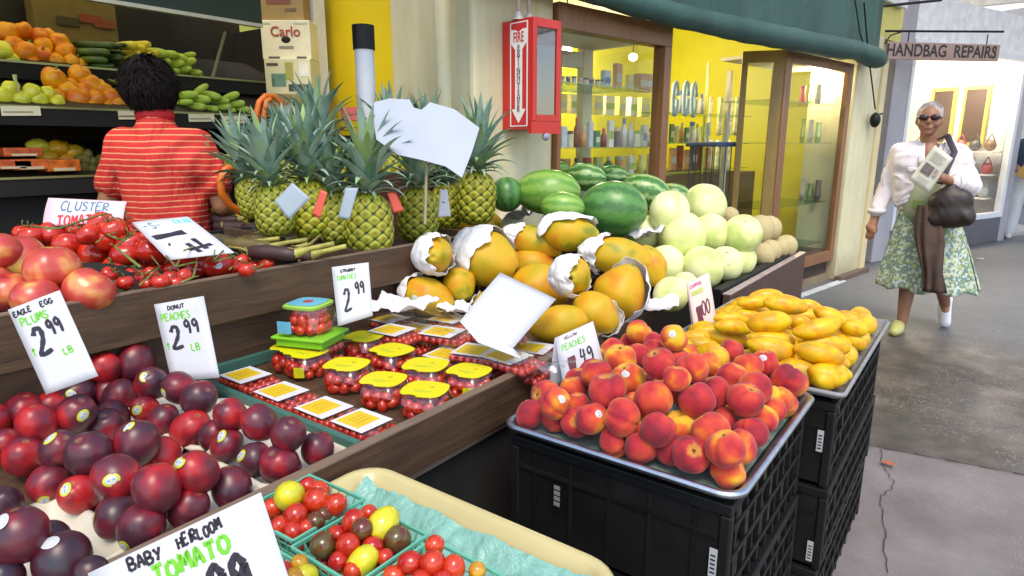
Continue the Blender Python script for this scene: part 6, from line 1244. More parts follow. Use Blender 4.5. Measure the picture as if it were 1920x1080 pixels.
# canopy over the rack
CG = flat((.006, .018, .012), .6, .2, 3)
r = empty('rack_canopy', (0, 0, 0), label='dark green fascia over the vegetable rack, with an added translucent roof', cat='canopy')
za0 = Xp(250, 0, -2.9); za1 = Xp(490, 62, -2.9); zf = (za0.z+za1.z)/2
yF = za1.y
bx('fascia', (-2.905, -.9, zf+.012), (-2.885, yF, 2.75), CG, r); bx('metal_rim', (-2.91, -.9, zf-.004), (-2.88, yF, zf+.0115), flat((.45, .43, .34), .35, .1, metal=.6), r); t = NT('added_warm_light_sheet'); t.t.nodes.remove(t.b); tl = t.n('BsdfTranslucent'); tl.inputs[0].default_value = (1, .94, .66, 1); t.t.links.new(tl.outputs[0], t.out.inputs[0]); bx('roof', (-3.95, -.9, 2.33), (-2.906, yF, 2.335), t.m, r)  # unseen roof, made warm and translucent to brighten the produce below
g = G(); P, Q = Xp(422, 60, -3.3), Xp(398, 148, -3.3); g.tube([P, Q], .008, 6); g.obj('brace_rod', flat((.2, .19, .12), .4), rack)
# carton behind the upper shelf
tcol = lambda c: flat(c, .7, .15, 6)
g = G(); P, Q = Xp(62, 60, -3.88), Xp(215, 60, -3.88); g.box2((-3.94, P.y, z1+.12), (-3.84, Q.y, z1+.42)); meta(g.obj('carton', tcol((.18, .13, .04)), bevel=.004), 'brown fruit carton standing behind the upper rack shelf', 'carton')
for k, (px, py, c) in enumerate(((170, 36, (.25, .05, .03)), (128, 40, (.05, .04, .02)), (196, 45, (.25, .06, .03)))):
    p = Xp(px, py, -3.83); g = G(); g.box(p, (.004, .10, .04)); o = g.obj('carton_print', tcol(c)); o.parent = [q for q in C.objects if q.name.startswith('carton') and q.get('label', '').startswith('brown fruit carton')][0]
def rackfruit(mesh, px, py, dpx, x, cat, group, desc, rot=None, nm=None, stem=False):
    p = Xp(px, py, x); rr = dpx*depth(p)/F/2; o = inst(nm or cat.replace(' ', '_'), mesh, None, p, rot or qup(.9), rr); o['category'] = cat; o['group'] = group
    if stem: inst('stem', STEM, o)
    return (o, desc)
L1 = [rackfruit(random.choice(PP['orange']), px, py, d, -3.62+.0015*(py-60), 'pepper', 'orange peppers on the upper rack shelf', 'big orange pepper', stem=k % 3 == 0) for k, (px, py, d) in enumerate(((15,62,38),(45,58,30),(75,68,30),(48,100,44),(82,88,32),(112,80,34),(80,106,34),(122,98,36),(105,115,30),(135,118,32),(60,118,26),(150,122,26),(92,66,24),(28,85,32)))]
name_rows(L1, 'of the upper shelf', rows=3)
L1 = [rackfruit(random.choice(PP['yellow']), px, py, d, -3.5, 'pepper', 'pale yellow peppers at the left rack edge', 'pale yellow pepper') for px, py, d in ((3,95,36),(22,112,26),(0,120,24))]; name_rows(L1, 'of the upper shelf corner', rows=1)
L1 = [rackfruit(random.choice(PP['orange']), px, py, d, -3.28+.0012*(py-170), 'pepper', 'orange peppers on the second rack shelf', 'orange bell pepper', stem=k % 3 == 0) for k, (px, py, d) in enumerate(((101,148,40),(150,142,38),(125,168,32),(170,160,38),(190,168,34),(145,185,42),(180,188,38),(205,182,34),(170,200,26),(215,195,28),(235,195,30),(135,160,26),(108,180,26),(200,200,26),(158,170,32)))]
name_rows(L1, 'of the second shelf', rows=3)
L1 = [rackfruit(random.choice(PP['yellow']), px, py, d, -3.22, 'pepper', 'yellow peppers on the second rack shelf', 'pale yellow bell pepper') for px, py, d in ((5,180,34),(40,188,34),(72,188,32),(105,192,30),(60,172,30),(20,165,26),(90,174,24))]; name_rows(L1, 'of the second shelf', rows=1)
p = Xp(30, 160, -3.2); g = G(); g.tube([Xp(34, 176, -3.2), Xp(35, 160, -3.2), Xp(29, 152, -3.2), Xp(27, 140, -3.2)], [.006, .006, .007, .009], 6); meta(g.obj('curled_stem', flat((.55, .52, .2), .5), smooth=True), 'long curled pale stem sticking up from the yellow peppers', 'stem')  # one long pale pepper stem, modelled as a bent tube
def longs(L, mesh, cat, grp, desc, x, rows, where, sc_=1):
    out = []
    for px, py, ln, an in L:
        p = Xp(px, py, x); ax = axis_img(p, an, .15); rr = ln*depth(p)/F/2*sc_; o = inst(cat.replace(' ', '_'), mesh, None, p, Vector((1, 0, 0)).rotation_difference(ax) @ Quaternion((1, 0, 0), random.uniform(0, 6.28)), rr)
        meta(o, None, cat, grp); out.append((o, desc))
    name_rows(out, where, rows)
longs([(175,84,90,6),(165,98,90,4),(195,86,70,5),(190,108,90,5),(165,112,80,3),(200,118,85,2),(178,124,80,4),(215,84,50,4),(208,98,60,8)], ZU_, 'zucchini', 'dark green zucchini on the upper rack shelf', 'dark green zucchini', -3.5, 3, 'of the zucchini')
longs([(232,84,70,8),(250,90,64,5),(245,100,70,10),(262,108,60,-12),(235,112,56,-15),(275,98,60,10),(225,124,50,-20),(262,82,56,8)], SQ_, 'yellow squash', 'yellow squash on the upper rack shelf', 'long yellow squash', -3.5, 2, 'of the squash', .8)
longs([(290,98,56,8),(312,102,52,5),(330,106,48,10),(300,118,50,-8),(325,120,50,-5),(348,118,48,-12),(340,132,46,-8),(362,136,42,5),(318,134,46,0),(352,104,36,-10),(285,112,40,0),(370,145,34,8)], LM_, 'green squash', 'light green squash on the upper rack shelf', 'light green squash', -3.5, 3, 'of the pale squash', .9)
longs([(350,178,50,0),(372,185,54,10),(395,178,48,15),(410,188,46,5),(430,182,46,-20),(365,200,52,4),(390,204,46,5),(415,202,46,-5),(440,196,44,-8),(450,206,44,0),(425,210,42,-5),(345,192,40,0),(375,168,40,-30),(455,212,36,0),(400,212,40,4)], LM_, 'green squash', 'light green squash on the second rack shelf', 'small lime green squash', -3.22, 3, 'right of the shopper', .9)
longs([(218,155,44,20),(228,150,36,0),(222,165,36,-20)], ZU_, 'zucchini', 'dark zucchini beside the shopper', 'dark knobbly zucchini', -3.25, 1, "beside the shopper", .9)
# third shelf: bags, packs, kiwis and lemons
for k, (px, py, w, h, c, lb) in enumerate(((35,285,56,16,(.55,.10,.02),'flat orange pack on the lower rack shelf, upper left'),(15,308,56,18,(.60,.09,.02),'flat red pack on the lower rack shelf, far left'),(50,308,52,20,(.60,.12,.02),'flat red orange pack on the lower rack shelf, middle'),(110,310,50,22,(.62,.14,.02),'clear pack of red tomatoes at the front of the lower shelf'))):
    p = Xp(px, py, -3.2); s = depth(p)/F; g = G(); g.box(p, (.12, w*s*1.1, h*s)); o = g.obj('produce_pack', flat(c, .3, .35, 30), bevel=.006); meta(o, lb, 'plastic pack')
    g = G(); g.box(p+Vector((.061, 0, -.3*h*s)), (.002, w*s*.7, h*s*.25)); g.obj('pack_label', flat((.6, .5, .3), .5), o)
for k, (px, py, w, c, lb) in enumerate(((72,275,34,(.62,.58,.05),'yellow netted bag on the lower rack shelf, left'),(108,278,36,(.74,.42,.02),'orange yellow bag in the middle of the lower shelf'),(138,285,34,(.70,.45,.03),'golden bag at the right of the lower shelf'),(128,300,34,(.70,.30,.02),'orange bag before the golden bags'),(90,295,30,(.68,.40,.03),'yellow bag low among the packs'))):
    p = Xp(px, py, -3.3); s = depth(p)/F; g = G(); g.ell(p, (w*s*.5, w*s*.6, w*s*.42), nu=18, nv=12, fn=lambda a, b, k=k: 1+.16*MN.noise(Vector((math.cos(b)*2, math.sin(b)*2, a*2+k*3)))); meta(g.obj('produce_bag', flat(c, .25, .3, 14, .2), smooth=True), lb, 'bag')
L1 = [rackfruit(random.choice(TO), px, py, d, -3.25, 'kiwi', 'brown green kiwis on the lower rack shelf', 'brown green kiwi', nm='kiwi') for px, py, d in ((160,300,20),(175,304,20),(190,300,20),(155,316,22),(172,318,22),(188,315,20),(150,298,16),(200,312,18),(165,288,16))]
for o, _ in L1: o.data = AVM if 'AVM' in globals() else o.data
AVM = solid_mesh('kiwi', M_AVO, None, (1, 1, 1.15), 16, 10)
for o, _ in L1: o.data = AVM
name_rows(L1, 'of the kiwis', rows=2)
LEM = solid_mesh('lemon', M_YEL, lambda a, b: 1+.12*gauss(a, .2)+.12*gauss(math.pi-a, .2), (1, 1, 1.1), 16, 10)
L1 = [rackfruit(LEM, px, py, d, -3.15, 'lemon', 'yellow lemons right of the shopper', 'yellow lemon', nm='lemon') for px, py, d in ((425,300,20),(440,302,20),(452,300,18),(430,314,20),(446,315,20),(418,312,16),(458,312,18))]; name_rows(L1, 'right of the shopper', rows=2)
L1 = [rackfruit(LEM, px, py, d, -2.72, 'lemon', 'lemons in the dark behind the eggplants', 'dim orange lemon', nm='lemon') for px, py, d in ((410,410,20),(428,408,20),(445,410,20),(402,398,16))]; name_rows(L1, 'behind the eggplants', rows=1)
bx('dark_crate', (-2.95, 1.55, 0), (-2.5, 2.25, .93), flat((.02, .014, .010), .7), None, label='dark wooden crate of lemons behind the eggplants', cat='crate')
# stacked cartons
def carton(name, q4, d, dx, col, label, prints=()):
    (xa, ya), (xb, yb) = q4; P, Q = Dp(xa, ya, d), Dp(xb, yb, d); hx = Vector((CR.x, CR.y, 0)).normalized(); fx = Vector((CF.x, CF.y, 0)).normalized()
    W_ = (Q-P).dot(hx); H_ = P.z-Q.z; o = empty(name, ((P+Q)/2-Vector((0, 0, H_/2))), math.atan2(hx.y, hx.x)); meta(o, label, 'carton', 'cartons stacked beside the rack')
    g = G(); g.box2((-W_/2, 0, 0), (W_/2, dx, H_)); g.obj('box_body', flat(col, .7, .1, 5), o, bevel=.004)
    for (a, b, c, d_, cc) in prints: g = G(); g.box2((-W_/2+W_*a, -.002, H_*(1-d_)), (-W_/2+W_*c, -.0005, H_*(1-b))); g.obj('carton_print', flat(cc, .6), o)
    return o, W_, H_
xc = depth(Yp(530, 150, 2.2))
carton('carton', ((476,-30),(568,38)), xc, .3, (.30, .20, .07), 'brown printed carton at the top of the stack', ((.25, .15, .75, .55, (.20, .06, .04)), (.03, .50, .13, .68, (.5, .2, .18)), (.62, .66, .85, .74, (.15, .10, .05))))
o, W_, H_ = carton('carton', ((490,39),(582,110)), xc+.02, .3, (.74, .70, .50), 'white carton with red script name in the middle of the stack', ((.35, .66, .65, .73, (.25, .22, .18)), (.02, .06, .2, .10, (.5, .55, .4)), (.68, .06, .95, .10, (.5, .55, .4)), (.12, .93, .35, .99, (.1, .08, .08)), (.7, .93, .9, .99, (.1, .08, .08))))
text('carton_lettering', 'Carlo', .072, o.matrix_basis @ Vector((0, -.003, H_*.70)), Vector((CR.x, CR.y, 0)), (0, 0, 1), flat((.42, .06, .05), .6), o, bold=.001)
g = G(); g.ell((0, 0, H_*.50), (.026, .003, .018), nu=14, nv=8); g.obj('hand_hole', BLACK, o)
carton('carton', ((497,111),(583,176)), xc+.03, .3, (.66, .62, .40), 'white carton with green print low in the stack', ((.05, .12, .30, .2, (.08, .07, .06)), (.14, .42, .45, .78, (.12, .25, .18)), (.45, .10, .62, .6, (.40, .38, .10)), (.5, .72, 1.0, .92, (.05, .05, .05)), (.75, .1, .95, .5, (.78, .76, .68)), (.15, .55, .2, .78, (.03, .03, .03))))
carton('carton', ((497,177),(600,252)), xc+.01, .3, (.32, .21, .08), 'brown carton at the bottom behind the pineapple crowns', ((.2, .2, .5, .5, (.3, .15, .06)),))
q = Dp(545, 253, xc); bx('stack_table', (q.x-.32, q.y-.1, 0), (q.x+.25, q.y+.35, q.z-.002), NEARBLACK, None, label='dark table carrying the stacked cartons', cat='table')
# orange hose
HOSE = flat((.62, .14, .012), .4, .1, 20)
r = empty('hose', (0, 0, 0), label='orange rubber hose looped beside the pineapples', cat='hose')
for pts, x, w in ((((482,245),(481,215),(486,192),(498,180),(512,181),(524,192),(530,212),(531,240)), -2.75, .014), (((497,250),(495,215),(500,190),(508,186)), -2.72, .012), (((460,320),(440,312),(422,318),(413,338),(416,362),(430,384),(452,398),(470,402)), -2.45, .015)):
    P = [Xp(a, b, x) for a, b in pts]; g = G(); dp_, dr_ = dense(P, [w]*len(P), 3); g.tube(dp_, w, 10); g.obj('hose_loop', HOSE, r, smooth=True)
# ================================================ PEOPLE
SKIN = flat((.30, .135, .075), .5, .12, 8, .05); SKIN2 = flat((.33, .15, .075), .5, .1, 8)
def stripe_mat():
    t = NT('striped_shirt'); v = t.coord(); sx = t.n('SeparateXYZ'); t.set(sx, 0, v); nz = t.noise(v, 4, 3)
    k = t.math('FRACT', t.math('ADD', t.math('MULTIPLY', sx.outputs[2], 43.0), t.math('MULTIPLY', nz, .9)))
    c = t.ramp(k, [(.0, (.52, .020, .018)), (.72, (.55, .024, .018)), (.82, (.70, .32, .16)), (.91, (.70, .32, .16)), (.99, (.52, .020, .018))])
    w = t.noise(t.coord(scale=(5, 5, 2)), 1.6, 4, .6, .8); t.bump(w, .6, .05); return t.fin(c, .8)
# shopper seen from behind
pc = Dp(297, 300, 2.6); pc = Dp(303, 300, 2.6); ps = empty('person', (pc.x, pc.y, 0), math.atan2(CF.y, CF.x)-math.pi/2, label='person with short dark hair in a red striped shirt, seen from behind', cat='person')
def zz(py): return Dp(297, py, 2.6).z
SH = zz(256)
b_ = fused('body', [('c', (0, 0, .95), (0, 0, 1.08), .12, .12), ('c', (0, 0, 1.0), (0, 0, SH-.14), .12, .10), ('c', (-.01, .01, SH), (-.02, .03, SH+.12), .056, .052), ('e', (-.022, .03, SH+.19), (.082, .10, .105)),
 ('c', (-.17, 0, SH-.03), (-.240, .0, SH-.27), .046, .042), ('c', (-.240, 0, SH-.27), (-.19, .20, SH-.40), .044, .032), ('c', (.17, 0, SH-.03), (.215, .03, SH-.28), .046, .042), ('c', (.215, .03, SH-.28), (.14, .26, SH-.33), .044, .032),
 ('c', (-.15, .22, SH-.36), (-.13, .31, SH-.37), .036, .030), ('c', (.14, .26, SH-.33), (.12, .34, SH-.34), .036, .030), ('c', (-.12, .31, SH-.37), (-.11, .38, SH-.40), .012, .009), ('c', (-.14, .32, SH-.37), (-.14, .39, SH-.40), .012, .009), ('c', (.12, .34, SH-.34), (.11, .41, SH-.37), .012, .009), ('c', (.10, .33, SH-.34), (.09, .40, SH-.37), .012, .009),
 ('c', (-.09, 0, .92), (-.10, 0, .50), .10, .065), ('c', (-.10, 0, .5), (-.10, 0, .09), .06, .042), ('c', (.09, 0, .92), (.10, 0, .50), .10, .065), ('c', (.10, 0, .5), (.10, 0, .09), .06, .042), ('c', (-.10, -.02, .05), (-.10, .15, .03), .042, .03), ('c', (.10, -.02, .05), (.10, .15, .03), .042, .03)], .011, SKIN2, ps)
sh = fused('shirt', [('e', (0, 0, SH-.10), (.205, .125, .13)), ('c', (-.14, 0, SH-.04), (.14, 0, SH-.04), .075, .075), ('c', (0, 0, SH-.1), (0, 0, .98), .125, .135), ('c', (-.06, 0, SH-.15), (-.04, 0, .96), .110, .118), ('c', (.06, 0, SH-.15), (.04, 0, .96), .110, .118),
 ('c', (-.150, 0, SH-.045), (-.215, .0, SH-.185), .068, .066), ('c', (.150, 0, SH-.045), (.205, .02, SH-.185), .068, .066), ('c', (-.01, .0, SH-.02), (-.012, .012, SH+.065), .095, .062)], .010, stripe_mat(), ps, 8); wrinkle(sh, .009, 7, 2, (1, 1, .6))
g = G(); g.lathe([(.066, 0), (.070, .03), (.062, .045)], 20, (-.014, .015, SH+.060)); g.obj('collar', flat((.50, .015, .022), .8), ps, smooth=True, solid=.006)
tr = fused('trousers', [('c', (0, 0, 1.0), (0, 0, .9), .155, .15), ('c', (-.09, 0, .9), (-.10, 0, .5), .115, .085), ('c', (-.10, 0, .5), (-.10, 0, .1), .083, .07), ('c', (.09, 0, .9), (.10, 0, .5), .115, .085), ('c', (.10, 0, .5), (.10, 0, .1), .083, .07)], .014, flat((.03, .035, .06), .8), ps)
def hair_lump(name, c, r, mat, parent, amp=.12, n=900, L=.035, cut=None, seed=1, jit=.5):
    g = G(); g.ell(c, r, nu=36, nv=24, fn=lambda a, b: 1+amp*MN.noise(Vector((math.sin(a)*math.cos(b)*3+seed, math.sin(a)*math.sin(b)*3, math.cos(a)*3))))
    rnd = random.Random(seed)
    for k in range(n):
        d = Vector((rnd.gauss(0, 1), rnd.gauss(0, 1), rnd.gauss(0, 1))).normalized()
        if cut and cut(d): continue
        p = Vector(c)+Vector((d.x*r[0], d.y*r[1], d.z*r[2]))*.98; t_ = (Vector((0, 0, -1))-d*(-d.z)); t_ = t_.normalized() if t_.length > .05 else d.orthogonal(); s = d.cross(t_)*.004
        e = p+t_*L+d*L*.35+Vector((rnd.uniform(-1, 1), rnd.uniform(-1, 1), rnd.uniform(-1, 1)))*L*jit; g.add([p-s, p+s, e], [(0, 1, 2)])
    return g.obj(name, mat, parent, smooth=True)
hz = SH+.180
hair_lump('hair', (-.022, .012, hz+.02), (.106, .116, .116), flat((.010, .007, .007), .85, .3, 30, spec=.15), ps, .10, 3600, .024, lambda d: d.y > .75 and d.z < .2, 3)
# ---- the walking woman
WP = Zp(1735, 622, 0); wd2 = (Vector((0, 0, 0))-Vector((WP.x, WP.y, 0))).normalized()
wm = empty('person', (WP.x, WP.y, 0), math.atan2(wd2.y, wd2.x)+math.pi/2, label='woman in white jacket, patterned skirt and sunglasses carrying a brown bag', cat='person')
K = depth(WP+Vector((0, 0, .8)))/F; RZ = wm.matrix_basis.inverted()
def wl(px, py, y=0.0):
    """point in her own frame: pixel at her distance, y metres behind (+) or before (-) her middle"""
    r0 = ray(px, py); c = Vector((WP.x, WP.y, 0)); t = (c-CAM).dot(-wd2)/(r0.dot(-wd2)); p = CAM+r0*(t*(1+ y/((c-CAM).dot(-wd2)))); return Vector(rotz(-wm.rotation_euler.z) @ (p-c))
hd = wl(1743, 224, -.02); nk = wl(1741, 275, .02)
Wsh_l, Wel_l, Ww_l = wl(1688, 286), wl(1664, 350, .03), wl(1643, 402, -.02); Wh_l = wl(1634, 428, -.05)
Wsh_r, Wel_r, Ww_r = wl(1796, 286), wl(1818, 350, .0), wl(1785, 342, -.20); Wh_r = wl(1766, 333, -.26)
hip = wl(1738, 400); kn_l, an_l, to_l = wl(1703, 530, -.05), wl(1693, 592, -.10), wl(1681, 622, -.22); kn_r, an_r, to_r = wl(1764, 525, .10), wl(1772, 572, .30), wl(1771, 604, .22)
an_l.z = .085; to_l.z = .035
def finger(base, d1, L, r, curl):
    a = base; out = []; d = d1.normalized()
    for k in range(3):
        b = a+d*L*(.42, .32, .26)[k]; out.append(('c', a, b, r*(1-.1*k), r*(.9-.1*k))); a = b; d = (d+curl*.55).normalized()
    return out
pr = [('e', hd, (.073, .088, .105)), ('e', hd+Vector((0, -.030, -.055)), (.050, .050, .055)), ('c', hd+Vector((0, .02, -.07)), nk, .050, .055), ('c', nk+Vector((0, .0, -.06)), hip+Vector((0, 0, .10)), .10, .11), ('c', hip+Vector((-.02, 0, .0)), hip+Vector((.02, 0, .0)), .12, .12),
 ('e', hd+Vector((0, -.093, -.018)), (.013, .020, .022)), ('c', hd+Vector((0, -.086, .012)), hd+Vector((0, -.102, -.018)), .008, .012), ('c', hd+Vector((-.020, -.085, -.054)), hd+Vector((.020, -.085, -.054)), .0085, .0085), ('c', hd+Vector((-.017, -.083, -.066)), hd+Vector((.017, -.083, -.066)), .009, .009), ('e', hd+Vector((0, -.068, -.090)), (.024, .022, .018)),
 ('e', hd+Vector((-.074, .005, -.01)), (.012, .018, .030)), ('e', hd+Vector((.074, .005, -.01)), (.012, .018, .030)), ('e', hd+Vector((-.040, -.058, -.030)), (.028, .026, .028)), ('e', hd+Vector((.040, -.058, -.030)), (.028, .026, .028)),
 ('c', Wsh_l, Wel_l, .055, .043), ('c', Wel_l, Ww_l, .042, .028), ('c', Wsh_r, Wel_r, .055, .043), ('c', Wel_r, Ww_r, .042, .028),
 ('c', hip+Vector((-.06, 0, -.08)), kn_l, .085, .062), ('c', kn_l, an_l, .058, .036), ('c', an_l+Vector((0, .03, -.03)), to_l, .034, .030), ('c', hip+Vector((.06, 0, -.08)), kn_r, .085, .060), ('c', kn_r, an_r, .056, .036), ('c', an_r, to_r, .034, .028)]
dl = (Wh_l-Ww_l).normalized(); pr += [('c', Ww_l, Wh_l, .027, .036), ('c', Wh_l+Vector((-.01, 0, .01)), Wh_l+Vector((.012, -.01, -.012)), .032, .032)]
for k in range(4): pr += finger(Wh_l+Vector((-.020+.014*k, -.008*k, -.018)), dl+Vector((-.10+.06*k, -.1, 0)), (.062, .068, .064, .052)[k], .0095, Vector((.35, .55, .1)))
pr += finger(Wh_l+Vector((.022, -.015, .012)), dl+Vector((.5, -.4, 0)), .05, .0105, Vector((-.3, -.2, -.3)))
pr += [('c', Ww_r, Wh_r, .027, .034)]
for k in range(4): pr += finger(Wh_r+Vector((-.020, -.020, .026-.017*k)), Vector((-1, -.25, .12-.08*k)), (.058, .066, .062, .050)[k], .0095, Vector((.2, -.1, -.75)))
pr += finger(Wh_r+Vector((-.010, -.005, .034)), Vector((-.6, .1, .8)), .05, .0105, Vector((-.4, 0, .0)))
fused('body', pr, .0065, SKIN, wm, 3)
DEN = flat((.72, .66, .68), .75, .05, 14, .25)
up_ = lambda p, z: Vector((p.x, p.y, z))
mid = (nk+hip)/2; z_sh = Wsh_l.z; jm = wl(1738, 300); hemz = wl(1700, 395).z
jk = fused('jacket', [('c', Wsh_l+Vector((.05, 0, .0)), Wsh_r+Vector((-.05, 0, .0)), .078, .078), ('c', Wsh_l+Vector((.06, .0, -.06)), up_(wl(1702, 388), hemz+.10), .118, .108), ('c', Wsh_r+Vector((-.06, 0, -.06)), up_(wl(1782, 388), hemz+.10), .118, .112), ('c', up_(mid, z_sh-.08)+Vector((0, .04, 0)), up_(mid, hemz+.1)+Vector((0, .04, 0)), .12, .12),
 ('c', Wsh_l, Wel_l, .068, .060), ('c', Wel_l, Ww_l+Vector((0, 0, .035)), .058, .052), ('c', Wsh_r, Wel_r, .072, .070), ('c', Wel_r, Ww_r+Vector((.03, .03, 0)), .070, .056)], .0085, DEN, wm, 5)
wrinkle(jk, .011, 8, 5, (1, 1, .8))
# open the front of the jacket and cut the hem, then show what it covers
bmj = bmesh.new(); bmj.from_mesh(jk.data); kill = []
c0 = up_(mid, 0)
for f in bmj.faces:
    p = f.calc_center_median(); w_ = .018+.075*max(0, (p.z-(z_sh-.25)))/.30
    if (p.y < -.035 and abs(p.x-c0.x-.005) < w_*.72 and p.z > hemz-.1) or p.z < hemz-.005 and p.x > Ww_l.x+.10: kill.append(f)
    elif p.z > nk.z+.004 and abs(p.x-c0.x) < .066 and p.y < .05: kill.append(f)
bmesh.ops.delete(bmj, geom=kill, context='FACES'); bmj.to_mesh(jk.data); bmj.free(); q = jk.modifiers.new('s', 'SOLIDIFY'); q.thickness = .004
for s, nm in ((-1, 'collar'), (1, 'collar')):
    g = G(); a_ = up_(c0, nk.z+.015)+Vector((s*.045, -.02, .01)); b__ = up_(c0, z_sh-.07)+Vector((s*.03, -.125, 0)); g.grid(lambda u, v: a_.lerp(b__, v)+Vector((s*(.065*u*(1-.5*v)), -.010-.02*(1-u), -.012*u+.015*math.sin(v*3)*u)), 5, 6); g.obj(nm, DEN, wm, smooth=True, solid=.006)
for s in (-1, 1):
    p = up_(c0, z_sh-.10)+Vector((s*.085, -.133, 0)); g = G(); g.grid(lambda u, v: p+Vector(((u-.5)*.085, -.004-.006*math.sin(3.1*u), -v*.032-.012*(1-abs(u-.5)*2)*v)), 6, 3); fl_ = g.obj('pocket_flap', DEN, wm, smooth=True, solid=.004); g = G(); g.ell(p+Vector((0, -.014, -.024)), (.006, .003, .006), nu=8, nv=6); g.obj('button', flat((.25, .2, .12), .3, metal=.6), fl_)
for a_, b__, rr_ in ((Ww_l+Vector((0, 0, .045)), Ww_l+Vector((0, 0, .01)), .060), (Ww_r+Vector((.05, .04, 0)), Ww_r+Vector((.018, .012, 0)), .055)): g = G(); g.tube([a_, b__], [rr_*.98, rr_], 18, False); g.obj('cuff', DEN, wm, smooth=True, solid=.006)
g = G(); g.tube([up_(c0, z_sh-.12)+Vector((0, -.02, 0)), up_(c0, hemz+.05)+Vector((0, -.02, 0)), up_(hip, hip.z-.04)], [.112, .146, .150], 24); g.obj('top', flat((.30, .34, .22), .8, .1), wm, smooth=True)
bz = wl(1730, 375).z; g = G(); g.lathe([(.142, -.035), (.146, .0), (.142, .035)], 32, (c0.x, 0, bz-.02)); g.obj('belt', flat((.03, .045, .045), .5), wm, smooth=True); g = G(); g.box((c0.x-.035, -.15, bz-.02), (.07, .012, .06)); g.obj('buckle', flat((.22, .28, .06), .4), wm, bevel=.004)
def skirt_mat():
    t = NT('patterned_skirt'); v = t.coord(); vo = t.n('TexVoronoi', feature='F1'); t.set(vo, 'Vector', v); t.set(vo, 'Scale', 62.0); a = t.n('SeparateColor'); t.set(a, 0, vo.outputs['Color'])
    c = t.ramp(a.outputs[0], [(.0, (.10, .20, .16)), (.22, (.42, .50, .42)), (.40, (.14, .22, .08)), (.55, (.50, .56, .48)), (.72, (.07, .16, .17)), (.86, (.36, .40, .12))], 'CONSTANT')
    n2 = t.noise(v, 60, 3); c = t.mix(t.math('MULTIPLY', n2, .3), c, (.55, .58, .5)); return t.fin(c, .85)
hz0, hz1 = bz-.03, wl(1735, 540).z; cx0, cx1 = hip.x, wl(1734, 540).x; rw, rh = .150, (1817-1651)*K/2
g = G(); g.grid(lambda u, v: Vector((cx0+(cx1-cx0)*v, .02*v, hz0+(hz1-hz0)*v+.012*math.sin(u*6.2832*9+1)*v)) + Vector((math.cos(6.2832*u), math.sin(6.2832*u)*.72, 0))*((rw+(rh-rw)*(v**.80))*(1+(.055*math.sin(u*6.2832*11+math.sin(u*12))+.03*math.sin(u*6.2832*5+2))*v**.8)), 160, 24); g.obj('skirt', skirt_mat(), wm, smooth=True, solid=.003)
SC_ = flat((.065, .036, .026), .85, .25, 10, .2)
s0, s1 = wl(1737, 385, -.19), wl(1752, 548, -.30)
g = G(); g.grid(lambda u, v: s0.lerp(s1, v)+Vector(((u-.5)*(.10+.07*math.sin(min(1, v*1.3)*2.6)+.02*math.sin(v*7)), -.035*math.sin(u*3.14)*(1-.2*v)+.010*math.sin(u*19+v*5+2*math.sin(u*5))-.03*math.sin(v*3.1), 0)), 60, 20); g.obj('scarf', SC_, wm, smooth=True, solid=.004)
BAG = flat((.022, .012, .009), .5, .25, 7, .3)
bc = wl(1783, 386, -.22); g = G(); g.ell(bc, (.150, .09, .170), rotz(0) @ Matrix.Rotation(.25, 3, 'Y'), 8, 6, fn=lambda a, b: (1+.05*MN.noise(Vector((math.cos(b)*2.2, math.sin(b)*2.2, a*1.6)))+.05*abs(MN.noise(Vector((math.cos(b)*5, math.sin(b)*5, a*4)))))*(1-.30*gauss(a, .9))*(1+.10*gauss(math.pi-a, .9)))
bg_ = empty('shoulder_bag', wm.location, wm.rotation_euler.z, label='slouchy dark brown shoulder bag carried by the woman', cat='bag'); bb = fused('bag_body', [('e', bc+Vector((.0, .01, -.055)), (.150, .085, .105)), ('e', bc+Vector((-.02, 0, .02)), (.120, .070, .10)), ('e', bc+Vector((.045, .0, .03)), (.085, .06, .09)), ('c', bc+Vector((-.05, 0, .08)), bc+Vector((.0, 0, .13)), .045, .03), ('e', bc+Vector((-.08, -.01, -.09)), (.07, .06, .06)), ('e', bc+Vector((.09, -.01, -.07)), (.065, .06, .07))], .011, BAG, bg_, 16)
for v_ in bb.data.vertices:
    q_ = v_.co; v_.co = q_+Vector((0, -1, 0))*(.008*abs(MN.noise(Vector((q_.x*16+q_.z*10, 0, q_.z*5))))-.010)
st0, st1, st2 = wl(1768, 262, -.05), wl(1790, 285, -.14), wl(1796, 330, -.19); g = G()
PS = [wl(1757, 262, .05), st0+Vector((.02, -.02, .03)), st1, wl(1775, 318, -.20), wl(1762, 345, -.24)]
g.tube(PS, .020, 10, True, .35); g.obj('strap', flat((.03, .025, .04), .6), bg_, smooth=True)
# leaflet in her hand
f4 = [wl(1753, 272, -.30), wl(1787, 297, -.30), wl(1740, 362, -.31), wl(1704, 337, -.31)]
r = empty('leaflet', wm.location, wm.rotation_euler.z, label='folded printed leaflet held up in the right hand of the woman', cat='leaflet'); LF = flat((.62, .60, .50), .6, .08, 10)
g = G(); g.grid(lambda u, v: f4[0].lerp(f4[1], u).lerp(f4[3].lerp(f4[2], u), v)+Vector((0, -.008*math.sin(3.1*u), 0)), 8, 8); g.obj('sheet', LF, r, smooth=True, solid=.003)
def lfq(u0, v0, u1, v1, mt): 
    g = G(); P = lambda u, v: f4[0].lerp(f4[1], u).lerp(f4[3].lerp(f4[2], u), v)+Vector((0, -.013-.008*math.sin(3.1*u)*0, 0)); g.add([P(u0, v0), P(u1, v0), P(u1, v1), P(u0, v1)], [(0, 1, 2, 3)]); g.obj('leaflet_print', mt, r)
lfq(.15, .42, .62, .68, flat((.18, .14, .14), .6, .3, 60)); lfq(.68, .42, .86, .62, flat((.40, .33, .28), .6, .3, 60))
